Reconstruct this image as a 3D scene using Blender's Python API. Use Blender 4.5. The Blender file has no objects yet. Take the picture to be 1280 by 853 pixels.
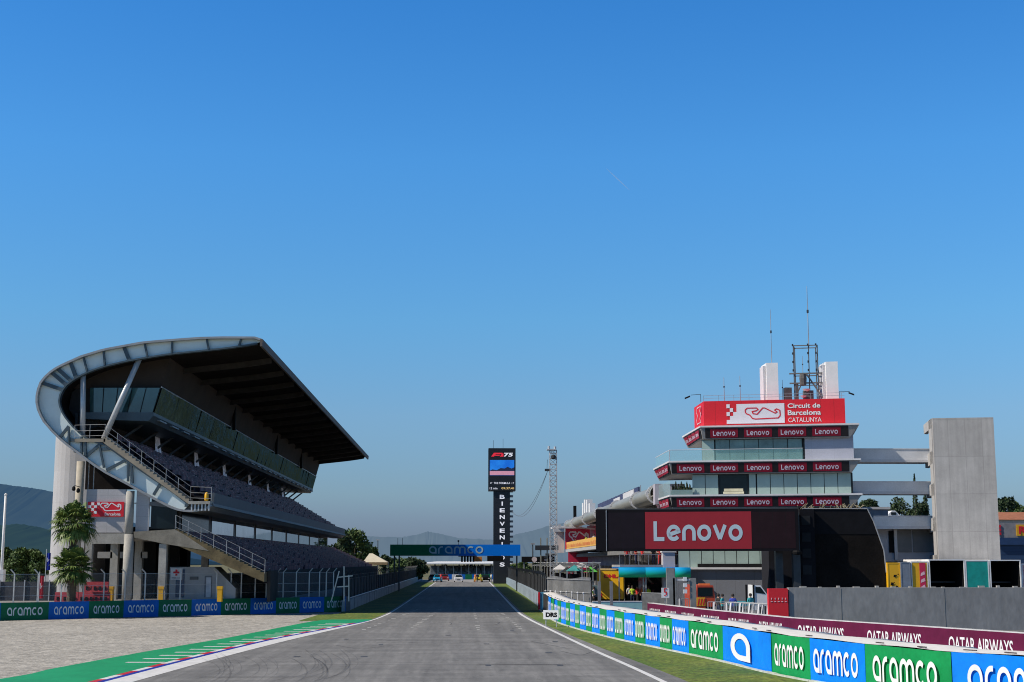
import bpy, bmesh, math, random
from mathutils import Vector, Matrix
random.seed(7)
R = math.radians
SC = bpy.context.scene
COL = SC.collection
# ------------------------------------------------------------------ camera
F = 1778.0
PITCH = math.atan(276.5 / F)
YAW = math.atan(59 * math.cos(PITCH) / F)
CAMZ = 4.0
fwd = Vector((math.sin(YAW) * math.cos(PITCH), math.cos(YAW) * math.cos(PITCH), math.sin(PITCH)))
rgt = Vector((math.cos(YAW), -math.sin(YAW), 0))
upv = rgt.cross(fwd)
cd = bpy.data.cameras.new('camera')
cd.lens = 50.0; cd.sensor_width = 36.0; cd.clip_start = 0.5; cd.clip_end = 30000
cam = bpy.data.objects.new('camera', cd); COL.objects.link(cam)
cam.matrix_world = Matrix(((rgt.x, upv.x, -fwd.x, 0), (rgt.y, upv.y, -fwd.y, 0), (rgt.z, upv.z, -fwd.z, CAMZ), (0, 0, 0, 1)))
SC.camera = cam

def ray(px, py):
    return (fwd * F + rgt * (px - 640) + upv * (426.5 - py)).normalized()
def P(px, py, Y):            # survey: where the line of sight meets the plane y = Y
    d = ray(px, py); t = Y / d.y
    return Vector((d.x * t, Y, CAMZ + d.z * t))
def G(px, py, z=0.0):        # where it meets the level z
    d = ray(px, py); t = (z - CAMZ) / d.z
    return Vector((d.x * t, d.y * t, z))

# ------------------------------------------------------------------ materials
_m = {}
def mat(name, col, rough=0.7, metal=0.0, var=0.18, scale=1.5, bump=0.0, bscale=20.0, stretch=(1, 1, 1),
        col2=None, alpha=1.0, trans=0.0, emit=0.0, spec=0.5, detail=6.0, fine=0.0, fscale=60.0):
    if name in _m: return _m[name]
    m = bpy.data.materials.new(name); m.use_nodes = True
    nt = m.node_tree; N = nt.nodes; L = nt.links
    b = N['Principled BSDF']
    b.inputs['Roughness'].default_value = rough
    b.inputs['Metallic'].default_value = metal
    b.inputs['Specular IOR Level'].default_value = spec
    tc = N.new('ShaderNodeTexCoord'); mp = N.new('ShaderNodeMapping')
    mp.inputs['Scale'].default_value = stretch
    L.new(tc.outputs['Object'], mp.inputs['Vector'])
    no = N.new('ShaderNodeTexNoise'); no.inputs['Scale'].default_value = scale; no.inputs['Detail'].default_value = detail
    no.inputs['Roughness'].default_value = 0.6
    L.new(mp.outputs['Vector'], no.inputs['Vector'])
    cr = N.new('ShaderNodeValToRGB')
    c2 = col2 if col2 else tuple(min(1, c * (1 + var)) for c in col[:3])
    c1 = tuple(c * (1 - var) for c in col[:3]) if not col2 else col
    cr.color_ramp.elements[0].position = 0.33; cr.color_ramp.elements[0].color = (*c1[:3], 1)
    cr.color_ramp.elements[1].position = 0.67; cr.color_ramp.elements[1].color = (*c2[:3], 1)
    L.new(no.outputs['Fac'], cr.inputs['Fac'])
    out = cr.outputs['Color']
    if fine > 0:
        n2 = N.new('ShaderNodeTexNoise'); n2.inputs['Scale'].default_value = fscale; n2.inputs['Detail'].default_value = 3
        L.new(mp.outputs['Vector'], n2.inputs['Vector'])
        mr = N.new('ShaderNodeMapRange'); mr.inputs['From Min'].default_value = 0.3; mr.inputs['From Max'].default_value = 0.7
        mr.inputs['To Min'].default_value = 1 - fine; mr.inputs['To Max'].default_value = 1 + fine
        L.new(n2.outputs['Fac'], mr.inputs['Value'])
        vm = N.new('ShaderNodeVectorMath'); vm.operation = 'SCALE'
        L.new(out, vm.inputs[0]); L.new(mr.outputs['Result'], vm.inputs['Scale'])
        out = vm.outputs['Vector']
    L.new(out, b.inputs['Base Color'])
    if alpha < 1: b.inputs['Alpha'].default_value = alpha
    if trans > 0: b.inputs['Transmission Weight'].default_value = trans
    if emit > 0:
        L.new(out, b.inputs['Emission Color']); b.inputs['Emission Strength'].default_value = emit
    if bump > 0:
        nb = N.new('ShaderNodeTexNoise'); nb.inputs['Scale'].default_value = bscale; nb.inputs['Detail'].default_value = 4
        L.new(mp.outputs['Vector'], nb.inputs['Vector'])
        bp = N.new('ShaderNodeBump'); bp.inputs['Strength'].default_value = bump; bp.inputs['Distance'].default_value = 0.05
        L.new(nb.outputs['Fac'], bp.inputs['Height']); L.new(bp.outputs['Normal'], b.inputs['Normal'])
    _m[name] = m
    return m

def panelled(name, col, sx=2.0, sz=1.2, line=0.6, rough=0.6, var=0.1, metal=0.0, width=0.02):
    """a surface with joints: brick texture on x+y / z"""
    if name in _m: return _m[name]
    m = mat(name, col, rough, metal, var, 0.7, 0.0, fine=0.06, fscale=12)
    nt = m.node_tree; N = nt.nodes; L = nt.links; b = N['Principled BSDF']
    tc = [n for n in N if n.type == 'TEX_COORD'][0]
    sp = N.new('ShaderNodeSeparateXYZ'); L.new(tc.outputs['Object'], sp.inputs[0])
    ad = N.new('ShaderNodeMath'); ad.operation = 'ADD'; L.new(sp.outputs[0], ad.inputs[0]); L.new(sp.outputs[1], ad.inputs[1])
    cb = N.new('ShaderNodeCombineXYZ'); L.new(ad.outputs[0], cb.inputs[0]); L.new(sp.outputs[2], cb.inputs[1])
    br = N.new('ShaderNodeTexBrick'); br.offset = 0.0; br.inputs['Scale'].default_value = 1.0
    br.inputs['Brick Width'].default_value = sx; br.inputs['Row Height'].default_value = sz
    br.inputs['Mortar Size'].default_value = width; br.inputs['Mortar Smooth'].default_value = 0.3
    br.inputs['Color1'].default_value = (1, 1, 1, 1); br.inputs['Color2'].default_value = (0.93, 0.93, 0.93, 1)
    br.inputs['Mortar'].default_value = (line, line, line, 1)
    L.new(cb.outputs[0], br.inputs['Vector'])
    mx = N.new('ShaderNodeMix'); mx.data_type = 'RGBA'; mx.blend_type = 'MULTIPLY'; mx.inputs['Factor'].default_value = 1
    src = b.inputs['Base Color'].links[0].from_socket
    L.new(src, mx.inputs['A']); L.new(br.outputs['Color'], mx.inputs['B']); L.new(mx.outputs['Result'], b.inputs['Base Color'])
    return m

# ------------------------------------------------------------------ object helpers
ORG = {}
def thing(name, label, cat, loc=(0, 0, 0), group=None, kind=None):
    o = bpy.data.objects.new(name, None); COL.objects.link(o)
    o.location = loc; ORG[o.name] = Vector(loc); o.empty_display_size = 0.5
    o['label'] = label; o['category'] = cat
    if group: o['group'] = group
    if kind: o['kind'] = kind
    return o
def tag(o, label, cat, group=None, kind=None):
    o['label'] = label; o['category'] = cat
    if group: o['group'] = group
    if kind: o['kind'] = kind
    return o
def struct(o):
    o['kind'] = 'structure'; return o

class MB:
    def __init__(s): s.v = []; s.f = []; s.mi = []; s.m = 0
    def add(s, vs, fs):
        b = len(s.v); s.v += [tuple(v) for v in vs]
        for f in fs: s.f.append(tuple(b + i for i in f)); s.mi.append(s.m)
        return s
    def quad(s, a, b, c, d): return s.add([a, b, c, d], [(0, 1, 2, 3)])
    def poly(s, pts): return s.add(pts, [tuple(range(len(pts)))])
    def box(s, x0, x1, y0, y1, z0, z1):
        return s.add([(x0, y0, z0), (x1, y0, z0), (x1, y1, z0), (x0, y1, z0), (x0, y0, z1), (x1, y0, z1), (x1, y1, z1), (x0, y1, z1)],
                     [(0, 3, 2, 1), (4, 5, 6, 7), (0, 1, 5, 4), (1, 2, 6, 5), (2, 3, 7, 6), (3, 0, 4, 7)])
    def obox(s, o, u, v, w):     # corner + three edge vectors
        o, u, v, w = map(Vector, (o, u, v, w))
        p = [o, o + u, o + u + v, o + v]; p += [q + w for q in p]
        fs = [(0, 3, 2, 1), (4, 5, 6, 7), (0, 1, 5, 4), (1, 2, 6, 5), (2, 3, 7, 6), (3, 0, 4, 7)]
        if u.cross(v).dot(w) < 0: fs = [tuple(reversed(f)) for f in fs]
        return s.add(p, fs)
    def tube(s, a, b, r, r2=None, n=8, cap=True):
        a, b = Vector(a), Vector(b); r2 = r if r2 is None else r2
        d = (b - a).normalized(); x = d.orthogonal().normalized(); y = d.cross(x)
        vs = []
        for q, rr in ((a, r), (b, r2)):
            for i in range(n):
                t = 2 * math.pi * i / n; vs.append(q + x * math.cos(t) * rr + y * math.sin(t) * rr)
        fs = [(i, (i + 1) % n, n + (i + 1) % n, n + i) for i in range(n)]
        if cap: fs += [tuple(reversed(range(n))), tuple(range(n, 2 * n))]
        return s.add(vs, fs)
    def bar(s, a, b, w, h=None):  # square bar
        return s.tube(a, b, w * 0.7071, n=4) if h is None else s._bar(a, b, w, h)
    def _bar(s, a, b, w, h):
        a, b = Vector(a), Vector(b); d = (b - a)
        up = Vector((0, 0, 1))
        if abs(d.normalized().z) > 0.95: up = Vector((0, 1, 0))
        x = d.cross(up).normalized(); y = x.cross(d).normalized()
        return s.obox(a - x * w / 2 - y * h / 2, x * w, y * h, d)
    def prism(s, prof, y0, y1):   # prof: (x,z) closed polygon extruded along Y
        n = len(prof); vs = [(x, y0, z) for x, z in prof] + [(x, y1, z) for x, z in prof]
        return s.add(vs, [(i, (i + 1) % n, n + (i + 1) % n, n + i) for i in range(n)] + [tuple(reversed(range(n))), tuple(range(n, 2 * n))])
    def vprism(s, pts, z0, z1):   # plan polygon extruded up
        n = len(pts); vs = [(p[0], p[1], z0) for p in pts] + [(p[0], p[1], z1) for p in pts]
        return s.add(vs, [(i, (i + 1) % n, n + (i + 1) % n, n + i) for i in range(n)] + [tuple(reversed(range(n))), tuple(range(n, 2 * n))])
    def sheet(s, prof, y0, y1):   # open strip extruded along Y
        n = len(prof); vs = [(x, y0, z) for x, z in prof] + [(x, y1, z) for x, z in prof]
        return s.add(vs, [(i, i + 1, n + i + 1, n + i) for i in range(n - 1)])
    def lathe(s, c, prof, n=16):  # prof: (r,z)
        c = Vector(c); vs = []; m = len(prof)
        for r, z in prof:
            for i in range(n):
                t = 2 * math.pi * i / n; vs.append(c + Vector((r * math.cos(t), r * math.sin(t), z)))
        fs = [(k * n + i, k * n + (i + 1) % n, (k + 1) * n + (i + 1) % n, (k + 1) * n + i) for k in range(m - 1) for i in range(n)]
        fs += [tuple(reversed(range(n))), tuple(range((m - 1) * n, m * n))]
        return s.add(vs, fs)
    def geo(s, geo, o, u, v, off=0.0):   # flat lettering: geo = list of (verts2d, faces); u, v unit*scale vectors
        o, u, v = Vector(o), Vector(u), Vector(v); nn = u.cross(v).normalized()
        for k, (vs, fs) in enumerate(geo):
            oo = o + nn * (off + 0.003 * (k % 4))
            s.add([oo + u * a + v * b for a, b in vs], fs)
        return s
    def build(s, name, mats, parent=None, smooth=False, at=None, recalc=False):
        org = Vector(at) if at is not None else (ORG[parent.name] if parent is not None else Vector((0, 0, 0)))
        me = bpy.data.meshes.new(name)
        me.from_pydata([(x - org.x, y - org.y, z - org.z) for x, y, z in s.v], [], s.f)
        if not isinstance(mats, (list, tuple)): mats = [mats]
        for m in mats: me.materials.append(m)
        if len(mats) > 1: me.polygons.foreach_set('material_index', s.mi)
        if recalc:
            bm = bmesh.new(); bm.from_mesh(me); bmesh.ops.recalc_face_normals(bm, faces=bm.faces); bm.to_mesh(me); bm.free()
        if smooth: me.polygons.foreach_set('use_smooth', [True] * len(me.polygons))
        me.update()
        o = bpy.data.objects.new(name, me); COL.objects.link(o)
        if parent is not None: o.parent = parent; ORG[o.name] = org
        else: o.location = org; ORG[o.name] = org
        return o

def pieces(mb, name, m, parent, per=1, **kw):
    """every separate piece (or every run of `per` pieces) as a part of its own"""
    n = len(mb.v); par = list(range(n))
    def find(i):
        while par[i] != i: par[i] = par[par[i]]; i = par[i]
        return i
    for f in mb.f:
        r = find(f[0])
        for i in f[1:]:
            q = find(i)
            if q != r: par[max(q, r)] = min(q, r); r = min(q, r)
    comp = {}
    for k, f in enumerate(mb.f): comp.setdefault(find(f[0]), []).append(k)
    keys = sorted(comp); out = []
    for g in range(0, len(keys), per):
        fs = [k for c in keys[g:g + per] for k in comp[c]]; idx = {}; s = MB()
        for k in fs:
            for i in mb.f[k]:
                if i not in idx: idx[i] = len(s.v); s.v.append(mb.v[i])
            s.f.append(tuple(idx[i] for i in mb.f[k])); s.mi.append(mb.mi[k])
        out.append(s.build(name, m, parent, **kw))
    return out
def copy_tree(o, parent=None, loc=None, rz=None):
    c = o.copy(); COL.objects.link(c)
    if parent is not None: c.parent = parent
    if loc is not None: c.location = loc
    if rz is not None: c.rotation_euler = (0, 0, rz)
    for ch in list(o.children): copy_tree(ch, c)
    return c

# ------------------------------------------------------------------ lettering
def arc(cx, cy, rx, ry, a0, a1, n=12):
    return [(cx + rx * math.cos(R(a0 + (a1 - a0) * i / n)), cy + ry * math.sin(R(a0 + (a1 - a0) * i / n))) for i in range(n + 1)]
def ribbon(pts, t, closed=False):
    pts = [Vector(p) for p in pts]
    q = [pts[0]]
    for p in pts[1:]:
        if (p - q[-1]).length > 1e-4: q.append(p)
    if closed and (q[0] - q[-1]).length < 1e-4: q.pop()
    pts = q; n = len(pts); L_ = []; R_ = []
    for i in range(n):
        a = pts[i - 1] if (i > 0 or closed) else None
        b = pts[(i + 1) % n] if (i < n - 1 or closed) else None
        d1 = (pts[i] - a).normalized() if a is not None else None
        d2 = (b - pts[i]).normalized() if b is not None else None
        if d1 is None: d1 = d2
        if d2 is None: d2 = d1
        n1 = Vector((-d1.y, d1.x)); n2 = Vector((-d2.y, d2.x)); m = (n1 + n2)
        m = n1 if m.length < 0.2 else m.normalized()
        k = min(1.6, 1 / max(0.3, m.dot(n1)))
        L_.append(pts[i] + m * t / 2 * k); R_.append(pts[i] - m * t / 2 * k)
    vs = [tuple(p) for p in L_ + R_]; e = n if closed else n - 1
    return vs, [(n + i, n + (i + 1) % n, (i + 1) % n, i) for i in range(e)]
T = 0.2
GL = {
 'a': (0.8, [([(0.8, 0), (0.8, 0.4)] + arc(.4, .4, .4, .4, 0, 180) + arc(.4, .4, .4, .4, 180, 270, 6), True)]),
 'r': (0.5, [([(0, -.1), (0, .4)] + arc(.4, .4, .4, .4, 180, 90, 6) + [(.52, .8)], False)]),
 'm': (1.32, [([(0, -.1), (0, .45)] + arc(.33, .47, .33, .33, 180, 0) + [(.66, -.1)], False), ([(.66, .47)] + arc(.99, .47, .33, .33, 180, 0) + [(1.32, -.1)], False)]),
 'c': (0.72, [(arc(.4, .4, .4, .4, 48, 312, 16), False)]),
 'o': (0.8, [(arc(.4, .4, .4, .4, 0, 360, 22), True)]),
 'L': (0.62, [([(0, 1.15), (0, 0), (.68, 0)], False)]),
 'e': (0.8, [([(.03, .28), (.785, .5)] + arc(.4, .4, .4, .4, 16, 322, 18), False)]),
 'n': (0.76, [([(0, -.1), (0, .42)] + arc(.38, .42, .38, .38, 180, 0) + [(.76, -.1)], False)]),
 'v': (0.8, [([(0, .9), (.4, .0)], False), ([(.4, .0), (.8, .9)], False)]),
}
def word(s, t=T, gap=0.17):
    """unit height lettering, returns geo list and width"""
    x = 0.1; out = []
    for ch in s:
        w, st = GL[ch]
        for pts, cl in st:
            vs, fs = ribbon(pts, t, cl)
            out.append(([(a + x, b + .1) for a, b in vs], fs))
        x += w + T + gap
    return out, x - gap - 0.1
_tx = {}
def text(s, bold=0.0, spacing=1.0):
    """lettering in the built-in typeface, cap height about 1; returns geo, width, height"""
    k = (s, bold, spacing)
    if k in _tx: return _tx[k]
    cu = bpy.data.curves.new('t', 'FONT'); cu.body = s; cu.size = 1.0; cu.offset = bold; cu.space_character = spacing; cu.resolution_u = 3
    o = bpy.data.objects.new('t', cu); COL.objects.link(o)
    dg = bpy.context.evaluated_depsgraph_get(); me = bpy.data.meshes.new_from_object(o.evaluated_get(dg))
    vs = [(v.co.x, v.co.y) for v in me.vertices]; fs = [tuple(p.vertices) for p in me.polygons]
    bpy.data.objects.remove(o); bpy.data.curves.remove(cu); bpy.data.meshes.remove(me)
    x0 = min(v[0] for v in vs); x1 = max(v[0] for v in vs); y0 = min(v[1] for v in vs); y1 = max(v[1] for v in vs)
    g = [([(a - x0, b - y0) for a, b in vs], fs)]
    _tx[k] = (g, x1 - x0, y1 - y0)
    return _tx[k]
def put_text(mb, s, o, ux, vz, w, h, bold=0.0, off=0.0):
    """fit text s in w x h from lower left corner o along unit vectors"""
    g, gw, gh = text(s, bold)
    mb.geo(g, o, Vector(ux) * (w / gw), Vector(vz) * (h / gh), off)
def put_word(mb, s, o, ux, vz, w, h, off=0.0, t=T, gap=0.17):
    g, gw = word(s, t, gap); hh = 1.35 if 'L' in s else 1.0
    mb.geo(g, o, Vector(ux) * (w / gw), Vector(vz) * (h / hh), off)
CIRC = [(0, .62), (.0, .8), (.06, .94), (.33, .94), (.37, .82), (.31, .72), (.2, .66), (.22, .5), (.34, .44), (.5, .93), (.56, .93), (.86, .5), (.91, .6), (.84, .74), (.9, .84), (.99, .72), (1, .32), (.94, .12), (.28, .06), (.2, .12), (.13, .38), (.03, .5)]
def put_circuit(mb, o, ux, vz, w, h, t=0.05, off=0.0):
    asp = w / h
    vs, fs = ribbon([(a * asp, b) for a, b in CIRC], t, True)
    mb.geo([(vs, fs)], o, Vector(ux) * h, Vector(vz) * h, off)
X_ = Vector((1, 0, 0)); Z_ = Vector((0, 0, 1))

# ------------------------------------------------------------------ common materials
WHITE = mat('white_paint', (0.75, 0.75, 0.75), 0.5, var=0.06)
OFFW = mat('off_white_panel', (0.6, 0.6, 0.62), 0.6, var=0.08)
GALV = mat('galvanised_steel', (0.42, 0.43, 0.44), 0.45, 0.4, var=0.15, scale=4)
DSTEEL = mat('dark_steel', (0.05, 0.055, 0.06), 0.5, 0.3, var=0.2)
BLACK = mat('black_paint', (0.008, 0.008, 0.009), 0.7, var=0.25, spec=.15)
CONC = mat('concrete', (0.36, 0.35, 0.32), 0.9, var=0.18, scale=0.9, bump=0.3, fine=0.1, fscale=14)
CONCD = mat('weathered_concrete', (0.13, 0.10, 0.05), 0.9, var=0.3, scale=1.2, fine=0.15, fscale=9)
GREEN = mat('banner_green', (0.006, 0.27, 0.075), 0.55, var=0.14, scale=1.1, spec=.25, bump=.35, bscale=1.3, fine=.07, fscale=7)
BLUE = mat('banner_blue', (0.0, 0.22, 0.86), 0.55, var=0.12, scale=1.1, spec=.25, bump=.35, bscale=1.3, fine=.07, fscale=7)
DGREEN = mat('banner_dark_green', (0.006, 0.14, 0.06), 0.6, var=0.15, spec=.2)  # darker copy of banner_green, left barrier's shade put into the colour
DBLUE = mat('banner_dark_blue', (0.004, 0.12, 0.48), 0.6, var=0.15, spec=.2)  # likewise banner_blue darkened for the barrier standing in shade
RED = mat('sign_red', (0.68, 0.008, 0.022), 0.5, var=0.08)
MAROON = mat('maroon_panel', (0.12, 0.010, 0.045), 0.6, var=0.15, spec=.2)
LET = mat('lettering_white', (0.8, 0.8, 0.8), 0.5, var=0.03)
LETG = mat('lettering_pale', (0.62, 0.68, 0.7), 0.5, var=0.03)
YEL = mat('yellow_paint', (0.75, 0.4, 0.01), 0.5, var=0.08)
TYRE = mat('tyre_rubber', (0.02, 0.02, 0.02), 0.8, var=0.2)
GLASSD = mat('dark_glass', (0.01, 0.018, 0.022), 0.12, var=0.3, scale=0.6, spec=0.3)
SKIN = mat('skin', (0.45, 0.24, 0.16), 0.6, var=0.05)
# ================================================================== world, sun
SUN_EL, SUN_B = 42.0, 15.0
w = bpy.data.worlds.new('World'); SC.world = w; w.use_nodes = True
nt = w.node_tree; bg = nt.nodes['Background']
sk = nt.nodes.new('ShaderNodeTexSky'); sk.sky_type = 'NISHITA'; sk.sun_disc = False
sk.sun_elevation = R(SUN_EL); sk.sun_rotation = R(270 - SUN_B); sk.air_density = 1.0; sk.dust_density = 0.6; sk.ozone_density = 2.5
tint = nt.nodes.new('ShaderNodeMix'); tint.data_type = 'RGBA'; tint.blend_type = 'MULTIPLY'; tint.inputs['Factor'].default_value = 1
def s2l(c): c /= 255.0; return c / 12.92 if c < .04045 else ((c + .055) / 1.055) ** 2.4
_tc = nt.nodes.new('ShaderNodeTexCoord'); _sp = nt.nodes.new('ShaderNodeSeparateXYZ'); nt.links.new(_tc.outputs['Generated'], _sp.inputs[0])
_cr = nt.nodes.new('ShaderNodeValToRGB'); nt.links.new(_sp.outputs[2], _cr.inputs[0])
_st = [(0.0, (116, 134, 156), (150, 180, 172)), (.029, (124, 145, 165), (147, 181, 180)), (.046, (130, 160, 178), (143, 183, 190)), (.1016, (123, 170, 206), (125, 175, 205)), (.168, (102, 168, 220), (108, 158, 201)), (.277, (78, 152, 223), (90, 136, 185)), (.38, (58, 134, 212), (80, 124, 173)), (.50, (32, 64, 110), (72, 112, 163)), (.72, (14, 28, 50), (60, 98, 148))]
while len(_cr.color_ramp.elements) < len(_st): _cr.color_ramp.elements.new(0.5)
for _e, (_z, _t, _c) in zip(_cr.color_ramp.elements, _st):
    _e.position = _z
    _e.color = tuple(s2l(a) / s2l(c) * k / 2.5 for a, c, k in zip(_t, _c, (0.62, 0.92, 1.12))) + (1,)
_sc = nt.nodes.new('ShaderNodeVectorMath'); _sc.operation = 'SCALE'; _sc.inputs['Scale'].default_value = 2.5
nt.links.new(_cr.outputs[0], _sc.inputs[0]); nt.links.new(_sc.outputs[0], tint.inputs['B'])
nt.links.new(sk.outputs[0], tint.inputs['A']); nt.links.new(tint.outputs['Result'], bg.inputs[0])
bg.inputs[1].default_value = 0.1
sd = Vector((-math.cos(R(SUN_EL)) * math.cos(R(SUN_B)), -math.cos(R(SUN_EL)) * math.sin(R(SUN_B)), math.sin(R(SUN_EL))))
sl = bpy.data.lights.new('sun', 'SUN'); sl.energy = 4.9; sl.angle = R(0.5); sl.color = (1.0, 0.91, 0.79)
so = bpy.data.objects.new('sun', sl); COL.objects.link(so); so.rotation_euler = sd.to_track_quat('Z', 'Y').to_euler(); so.location = (-60, -20, 80)
SC.view_settings.view_transform = 'Standard'; SC.view_settings.look = 'None'; SC.view_settings.exposure = 0
SC.cycles.filter_width = 1.05; SC.cycles.max_bounces = 6; SC.cycles.transparent_max_bounces = 24

# ================================================================== ground
def flat(name, pts, z, m, sub=False):
    b = MB(); b.poly([(p[0], p[1], z) for p in pts]); return struct(b.build(name, m))
def strip(name, L, Rr, z, m, kind=True):
    """L and Rr: same-length lists of (x,y)"""
    b = MB(); n = len(L)
    b.add([(p[0], p[1], z) for p in L] + [(p[0], p[1], z) for p in Rr], [(i, n + i, n + i + 1, i + 1) for i in range(n - 1)])
    o = b.build(name, m, recalc=True)
    return struct(o)
def smooth_line(pts, step=3.0):
    """catmull-rom through (x,y) points ordered by y"""
    out = []
    p = [Vector((q[0], q[1])) for q in pts]; p = [p[0] * 2 - p[1]] + p + [p[-1] * 2 - p[-2]]
    for i in range(1, len(p) - 2):
        n = max(2, int((p[i + 1] - p[i]).length / step))
        for k in range(n):
            t = k / n
            out.append(0.5 * ((2 * p[i]) + (p[i + 1] - p[i - 1]) * t + (2 * p[i - 1] - 5 * p[i] + 4 * p[i + 1] - p[i + 2]) * t * t + (3 * p[i] - p[i - 1] - 3 * p[i + 1] + p[i + 2]) * t ** 3))
    out.append(p[-2]); return [(q.x, q.y) for q in out]
def xat(line, y):
    for a, b in zip(line, line[1:]):
        if a[1] <= y <= b[1]: return a[0] + (b[0] - a[0]) * (y - a[1]) / (b[1] - a[1] + 1e-9)
    return line[0][0] if y < line[0][1] else line[-1][0]

M_TERR = mat('terrain', (0.09, 0.1, 0.035), 0.95, col2=(0.16, 0.13, 0.06), scale=0.02)
M_GRAV = mat('gravel', (0.37, 0.35, 0.315), 0.95, var=0.10, scale=0.15, bump=0.8, bscale=9, fine=0.1, fscale=1.3)
def stones(m, sc, amt):
    N = m.node_tree.nodes; L = m.node_tree.links; b = N['Principled BSDF']; src = b.inputs['Base Color'].links[0].from_socket
    tc = [n for n in N if n.type == 'TEX_COORD'][0]; vo = N.new('ShaderNodeTexVoronoi'); vo.inputs['Scale'].default_value = sc; L.new(tc.outputs['Object'], vo.inputs['Vector'])
    wn = N.new('ShaderNodeTexWhiteNoise'); wn.noise_dimensions = '3D'; L.new(vo.outputs['Color'], wn.inputs['Vector'])
    v2 = N.new('ShaderNodeTexVoronoi'); v2.inputs['Scale'].default_value = sc * .37; L.new(tc.outputs['Object'], v2.inputs['Vector'])
    w2 = N.new('ShaderNodeTexWhiteNoise'); w2.noise_dimensions = '3D'; L.new(v2.outputs['Color'], w2.inputs['Vector'])
    ad = N.new('ShaderNodeMath'); ad.operation = 'ADD'; L.new(wn.outputs['Value'], ad.inputs[0]); L.new(w2.outputs['Value'], ad.inputs[1])
    mr = N.new('ShaderNodeMapRange'); mr.inputs['From Max'].default_value = 2; mr.inputs['To Min'].default_value = 1 - amt; mr.inputs['To Max'].default_value = 1 + amt; L.new(ad.outputs[0], mr.inputs['Value'])
    vm = N.new('ShaderNodeVectorMath'); vm.operation = 'SCALE'; L.new(src, vm.inputs[0]); L.new(mr.outputs[0], vm.inputs['Scale']); L.new(vm.outputs[0], b.inputs['Base Color'])
stones(M_GRAV, 9.5, .5)
M_GRASS = mat('short_grass', (0.06, 0.125, 0.010), 0.95, col2=(0.16, 0.19, 0.026), scale=0.5, bump=0.6, bscale=6, fine=0.45, fscale=5, stretch=(1, .5, 1))
M_PAVE = mat('paving', (0.26, 0.25, 0.24), 0.9, var=0.12, scale=0.3)
M_PIT = mat('pit_asphalt', (0.13, 0.13, 0.135), 0.85, var=0.15, scale=0.3)
M_LINE = mat('road_paint_white', (0.72, 0.72, 0.72), 0.6, var=0.07, scale=0.8, fine=0.1, fscale=3)
M_KGREEN = mat('runoff_green', (0.008, 0.31, 0.12), 0.6, var=0.1, scale=0.5, fine=0.08, fscale=4)
M_KBLUE = mat('kerb_blue', (0.01, 0.03, 0.36), 0.6, var=0.1)
M_KRED = mat('kerb_red', (0.55, 0.02, 0.03), 0.6, var=0.1)
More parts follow.
